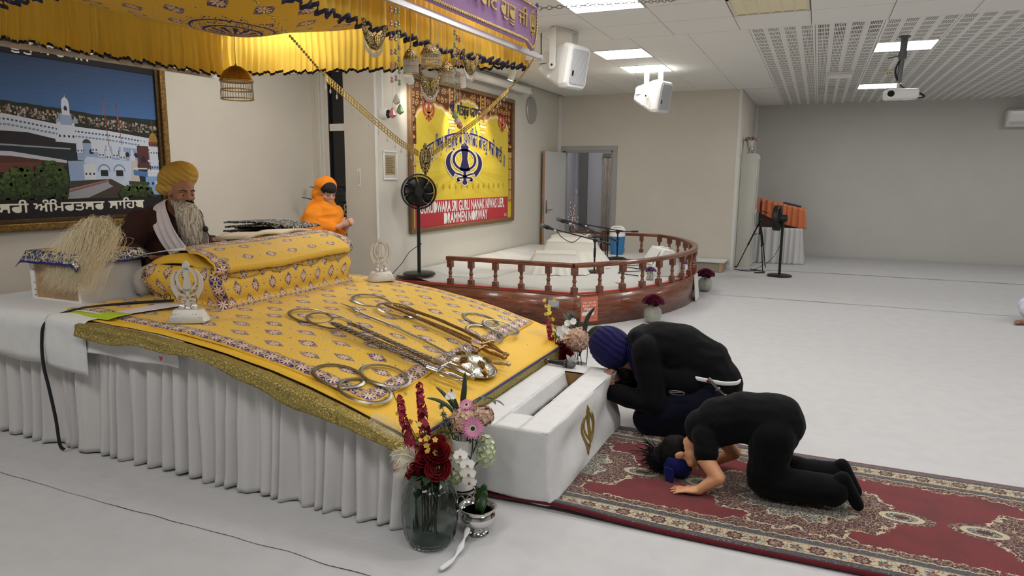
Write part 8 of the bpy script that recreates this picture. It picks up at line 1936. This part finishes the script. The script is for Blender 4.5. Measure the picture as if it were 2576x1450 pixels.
m_dress = Mat('floral_dress', lin((56, 36, 40)), .8); d_ = m_dress.voro(m_dress.vec(*m_dress.objco()), 22); r_, g_ = m_dress.hue(m_dress.voro(m_dress.vec(*m_dress.objco()), 22, 'F1', 1)); m_dress.color(m_dress.mix(lin((58, 36, 42)), m_dress.mix(lin((150, 150, 140)), lin((150, 90, 84)), g_ > .5), (d_ < .35) * (r_ > .45)))
blob('dress', [('c', (-4.43, 5.5, 1.1), (-4.43, 5.5, .8), .15, .185), ('c', (-4.43, 5.5, .8), (-4.43, 5.5, .35), .185, .22)], m_dress, P_, .014, 3, .01, 9, 2)
blob('trousers', [('c', (-4.42, 5.5 + s * .08, .5), (-4.42, 5.5 + s * .08, .08), .09, .075) for s in (-1, 1)], m_dress, P_, .014, 2)
Fh, Sh, Uh = head_frame(hF, hU); hcv = Vector(hc); Rh = Matrix((Fh, Sh, Uh)).transposed()
blob('underscarf', [('e', hcv + Fh * .002 + Uh * .05, (.099, .084, .074), Rh)], mt('black_underscarf', (20, 19, 20), .8), P_, .008, 2)
blob('head_scarf', [('e', hcv - Fh * .048 + Uh * .045, (.108, .102, .106), Rh), ('e', hcv - Fh * .058 - Uh * .035, (.096, .102, .11), Rh), ('c', hcv - Fh * .025 - Uh * .085, (-4.44, 5.5, 1.14), .096, .18), ('c', (-4.43, 5.37, 1.165), (-4.42, 5.63, 1.165), .105, .1), ('c', (-4.43, 5.35, 1.15), (-4.415, 5.31, .995), .105, .105), ('c', (-4.42, 5.64, 1.15), (-4.39, 5.67, 1.0), .085, .085), ('c', (-4.44, 5.49, 1.12), (-4.47, 5.47, .94), .19, .205), ('c', (-4.36, 5.49, 1.13), (-4.32, 5.47, 1.03), .12, .10), ('c', (-4.36, 5.38, 1.08), (-4.26, 5.41, 1.045), .085, .055), ('c', (-4.50, 5.40, 1.1), (-4.55, 5.40, .93), .11, .13)], m_orange, P_, .010, 4, .017, 11, 7)
ribbon('scarf_end', [(-4.26, 5.40, 1.05), (-4.17, 5.40, 1.02), (-4.13, 5.41, .93), (-4.14, 5.42, .76), (-4.16, 5.43, .6)], lambda b: .10 + .06 * b, m_orange, P_, lambda b: (1, -.2, .3 * (1 - b)), (0, -1, 0))

# ---- the man bowing at the box
P_ = thing('person', 'man in navy turban and black jacket kneeling and bowing over the offering box', 'person', (-.75, 4.14, 0)); hc, hF, hU = (-1.045, 4.09, .475), (-.42, -.10, -.9), (-.88, 0, .42)
NR_ = [('p', [((-.88, 3.99, .51), .06), ((-.80, 3.93, .21), .05), ((-1.065, 3.94, .265), .036)]), ('p', [((-.88, 4.27, .50), .06), ((-.82, 4.33, .22), .05), ((-1.06, 4.17, .26), .036)])]
MBD = [('p', [((-.50, 4.14, .29), .13), ((-.66, 4.14, .46), .13), ((-.86, 4.13, .53), .12)]), ('c', (-.90, 4.12, .53), (-.99, 4.10, .50), .065, .06)] + NR_ + [('p', [((-.50, 4.14 + s * .1, .26), .10), ((-.86, 4.14 + s * .13, .115), .075), ((-.52, 4.14 + s * .11, .065), .05), ((-.40, 4.14 + s * .11, .05), .035)]) for s in (-1, 1)] + head_prims(hc, hF, hU, 1.0) + hand_prims((-1.055, 3.935, .285), (-.35, .02, .9), (-.3, -.5, .3), (0, 1, .2), 1.0, .72, .05) + hand_prims((-1.06, 4.16, .28), (-.4, -.1, .9), (-.3, .5, .3), (0, -1, 0), 1.0, .7, .05)
blob('body', MBD, m_skin3, P_, .0068, 3); eyes(P_, hc, hF, hU)
blob('jacket', [('p', [((-.475, 4.14, .335), .155), ((-.55, 4.14, .44), .165), ((-.68, 4.14, .51), .17), ((-.82, 4.13, .54), .145), ((-.92, 4.12, .555), .095)]), ('p', [((-.87, 3.99, .535), .085), ((-.80, 3.935, .225), .075), ((-1.05, 3.94, .268), .052)]), ('p', [((-.87, 4.28, .52), .085), ((-.82, 4.33, .23), .072), ((-1.05, 4.18, .262), .05)]), ('c', (-.62, 4.05, .36), (-.74, 4.06, .36), .12, .10), ('c', (-.93, 4.03, .60), (-.93, 4.2, .60), .05, .05)], m_jack, P_, .011, 4, .012, 10, 3)
blob('trousers', [('e', (-.475, 4.14, .245), (.125, .2, .14)), ('p', [((-.50, 4.03, .255), .125), ((-.80, 3.99, .145), .098), ((-.84, 3.99, .105), .088)]), ('p', [((-.50, 4.25, .255), .125), ((-.80, 4.29, .145), .098), ((-.84, 4.28, .105), .088)])] + [('p', [((-.84, 4.14 + s * .14, .10), .085), ((-.52, 4.14 + s * .12, .085), .07), ((-.44, 4.14 + s * .12, .065), .05)]) for s in (-1, 1)], m_navyp, P_, .011, 3, .009, 12, 5)
wrap('turban', (-1.105, 4.085, .505), (-.55, -.1, -.80), (-.80, 0, .55), (.125, .125, .15), m_nturb, P_, 14, .045, .5)
blob('beard', [('c', (-1.03, 4.08, .40), (-1.0, 4.07, .35), .045, .05)], m_hairb, P_, .008, 2, .005, 30)
ribbon('scarf', [(-.93, 4.0, .62), (-.955, 3.985, .54), (-.93, 3.975, .44), (-.89, 3.97, .36)], lambda b: .05, m_nturb, P_, lambda b: (.8, -.1, .4))
MB().tube(catmull([(-.60, 3.965, .41), (-.50, 3.955, .405), (-.41, 3.97, .395), (-.345, 4.05, .385), (-.335, 4.15, .38)], 6), .007, 8, flat=1.8).obj('white_belt', mt('white_strap', (226, 226, 226), .6), P_)
t = thing('sheathed_dagger', 'short curved dagger in black sheath hanging at the kneeling man\'s hip', 'dagger', (-.48, 3.93, .38)); MB().tube(catmull([(-.475, 3.935, .405), (-.43, 3.925, .365), (-.40, 3.925, .34)], 5), [.014] * 11, 8, flat=.6).obj('sheath', mt('black_plastic', (18, 18, 20), .35), t); MB().tube(catmull([(-.40, 3.925, .34), (-.372, 3.93, .318), (-.35, 3.935, .325), (-.348, 3.94, .36)], 5), [.012] * 8 + [.009] * 8, 8).obj('chape', m_silver, t); MB().tube([(-.495, 3.935, .42), (-.475, 3.935, .405)], .016, 8).obj('throat', m_silver, t); MB().tube([(-.44, 3.927, .375), (-.432, 3.925, .367)], .0165, 8).obj('band', m_silver, t)
t = thing('key_clip', 'steel clip and keys on the kneeling man\'s belt', 'clip', (-.67, 3.93, .32)); MB().tube([(-.66 + .045 * math.cos(a * PI / 8), 3.905, .325 + .012 * math.sin(a * PI / 8)) for a in range(16)], .003, 6, closed=True).obj('ring', m_chrome, t); MB().tube([(-.70, 3.905, .322), (-.63, 3.905, .333)], .004, 6).obj('key', m_chrome, t)

# ---- the child prostrating on the carpet
P_ = thing('person', 'child in black with blue headcloth kneeling with forehead on the carpet', 'person', (-.2, 3.45, .03)); hc, hF, hU = (-.545, 3.45, .15), (.60, -.05, -.78), (-.78, 0, -.60); Z = .03
CB = [('p', [((-.12, 3.45, .385), .105), ((-.28, 3.45, .395), .10), ((-.42, 3.45, .315), .09)]), ('c', (-.43, 3.45, .29), (-.51, 3.45, .195), .045, .042)] + [('p', [((-.12, 3.45 + s * .075, .36), .085), ((-.135, 3.45 + s * .085, .12), .058), ((.17, 3.45 + s * .08, .105), .042), ((.205, 3.45 + s * .08, .185), .028), ((.272, 3.45 + s * .075, .065), .022)]) for s in (-1, 1)] + [('p', [((-.43, 3.36, .29), .045), ((-.41, 3.31, .20), .042), ((-.338, 3.275, .125), .035), ((-.415, 3.26, .062), .024)]), ('p', [((-.43, 3.54, .29), .045), ((-.36, 3.60, .20), .04), ((-.30, 3.63, .125), .034), ((-.39, 3.64, .06), .024)])]
CB += head_prims(hc, hF, hU, .90) + hand_prims((-.42, 3.258, .052), (-.96, -.06, -.08), (0, 0, 1), (0, 1, 0), .86, .07, .16) + hand_prims((-.39, 3.64, .052), (-.96, .06, -.08), (0, 0, 1), (0, -1, 0), .86, .07, .16)
blob('body', CB, m_skin4, P_, .0058, 3); eyes(P_, hc, hF, hU, .9)
blob('tee_shirt', [('p', [((-.105, 3.45, .385), .138), ((-.26, 3.45, .385), .125), ((-.37, 3.45, .345), .122), ((-.435, 3.45, .305), .10)]), ('c', (-.42, 3.36, .285), (-.405, 3.325, .225), .066, .062), ('c', (-.42, 3.54, .285), (-.37, 3.585, .225), .064, .06)], m_tee, P_, .009, 3, .007, 13, 2)
blob('trousers', [('e', (-.11, 3.45, .35), (.125, .168, .135))] + [('p', [((-.11, 3.45 + s * .075, .34), .105), ((-.13, 3.45 + s * .085, .13), .092), ((-.12, 3.45 + s * .085, .115), .085), ((.10, 3.45 + s * .082, .115), .072), ((.165, 3.45 + s * .08, .12), .075)]) for s in (-1, 1)], m_pants, P_, .009, 3, .007, 13, 6)
for s in (-1, 1): blob('sock', [('p', [((.155, 3.45 + s * .08, .12), .05), ((.205, 3.45 + s * .08, .185), .036), ((.275, 3.45 + s * .075, .068), .029)])], m_pants, P_, .008, 3)
Fh, Sh, Uh = head_frame(hF, hU); hcv = Vector(hc); Rh = Matrix((Fh, Sh, Uh)).transposed()
blob('hair', [('e', hcv - Fh * .025 + Uh * .028, (.082, .076, .088), Rh), ('e', hcv - Fh * .05 + Uh * .02, (.05, .064, .066), Rh), ('e', hcv - Fh * .03 + Uh * .13, (.06, .06, .055))], m_hairb, P_, .008, 3, .008, 30)
def hs(rr): p = hcv - Fh * (.02 + rr.gauss(0, .03)) + Uh * .12 + Sh * rr.gauss(0, .03); d = Vector((-.6 + rr.gauss(0, .5), rr.gauss(0, .6), rr.gauss(.25, .5))); return [p, p + d * .04, p + d * .075 + Vector((0, 0, -.03 * rr.random()))]
strand_tuft('loose_hair', 260, hs, m_hairb, P_, .0016)
blob('headcloth', [('e', hcv + Fh * .026 + Uh * .044, (.092, .088, .074), Rh)], m_band, P_, .008, 3, .004, 20); MB().grid(lambda a, b: Vector((-.60, 3.36, .10)) + Vector((.012 * b, -.012 * b, -.072 * b)) + Vector((.055 * (a - .3) * (1 - .5 * abs(b - .3)), .006 * math.sin(a * 6), 0)), 8, 8).obj('headcloth_tail', m_band, P_, angle=180, solid=.003)

# ---- the sitter at the edge of the floor
P_ = thing('person', 'barefoot person in pale trousers sitting cross-legged on the white floor', 'person', (2.55, 9.1, 0)); hc = (2.56, 9.12, .80)
SBD = [('p', [((2.60, 9.12, .14), .14), ((2.60, 9.12, .40), .14)]), ('c', (2.60, 8.97, .52), (2.60, 9.27, .52), .075, .075), ('c', (2.59, 9.12, .55), (2.57, 9.12, .72), .055, .055), ('p', [((2.58, 9.0, .13), .10), ((2.26, 9.04, .16), .07), ((2.40, 8.95, .065), .045), ((2.22, 8.93, .045), .035), ((2.09, 8.925, .035), .026)]), ('p', [((2.58, 9.24, .13), .10), ((2.28, 9.32, .16), .07), ((2.50, 9.05, .07), .045), ((2.45, 8.98, .05), .03)])] + [('p', [((2.60, 9.12 + s * .2, .51), .055), ((2.55, 9.12 + s * .26, .28), .045), ((2.40, 9.12 + s * .18, .22), .032)]) for s in (-1, 1)] + head_prims(hc, (-1, 0, -.1), (0, 0, 1)) + [('c', (2.10, 8.89 + .017 * k, .03), (2.062 + .006 * abs(k - 1), 8.885 + .018 * k, .026), .012, .010) for k in range(5)]
blob('body', SBD, m_skin3, P_, .008, 3); eyes(P_, hc, (-1, 0, -.1), (0, 0, 1)); blob('trousers', [('e', (2.60, 9.12, .14), (.17, .2, .13)), ('p', [((2.56, 9.0, .14), .125), ((2.235, 9.05, .165), .105), ((2.36, 8.96, .09), .07)]), ('p', [((2.56, 9.24, .14), .125), ((2.27, 9.32, .165), .10), ((2.46, 9.08, .09), .07)])], cloth('pale_trousers', (206, 208, 224)), P_, .012, 3, .01, 12)
blob('shirt', [('p', [((2.60, 9.12, .2), .17), ((2.60, 9.12, .42), .165)]), ('c', (2.60, 8.98, .51), (2.60, 9.26, .51), .095, .095)] + [('p', [((2.60, 9.12 + s * .2, .51), .08), ((2.55, 9.12 + s * .26, .29), .068), ((2.43, 9.12 + s * .19, .23), .055)]) for s in (-1, 1)], cloth('pale_shirt', (196, 200, 214)), P_, .012, 3, .008, 12); wrap('turban', (2.59, 9.12, .87), (-1, 0, 0), (0, 0, 1), (.13, .115, .10), m_nturb, P_, 12)
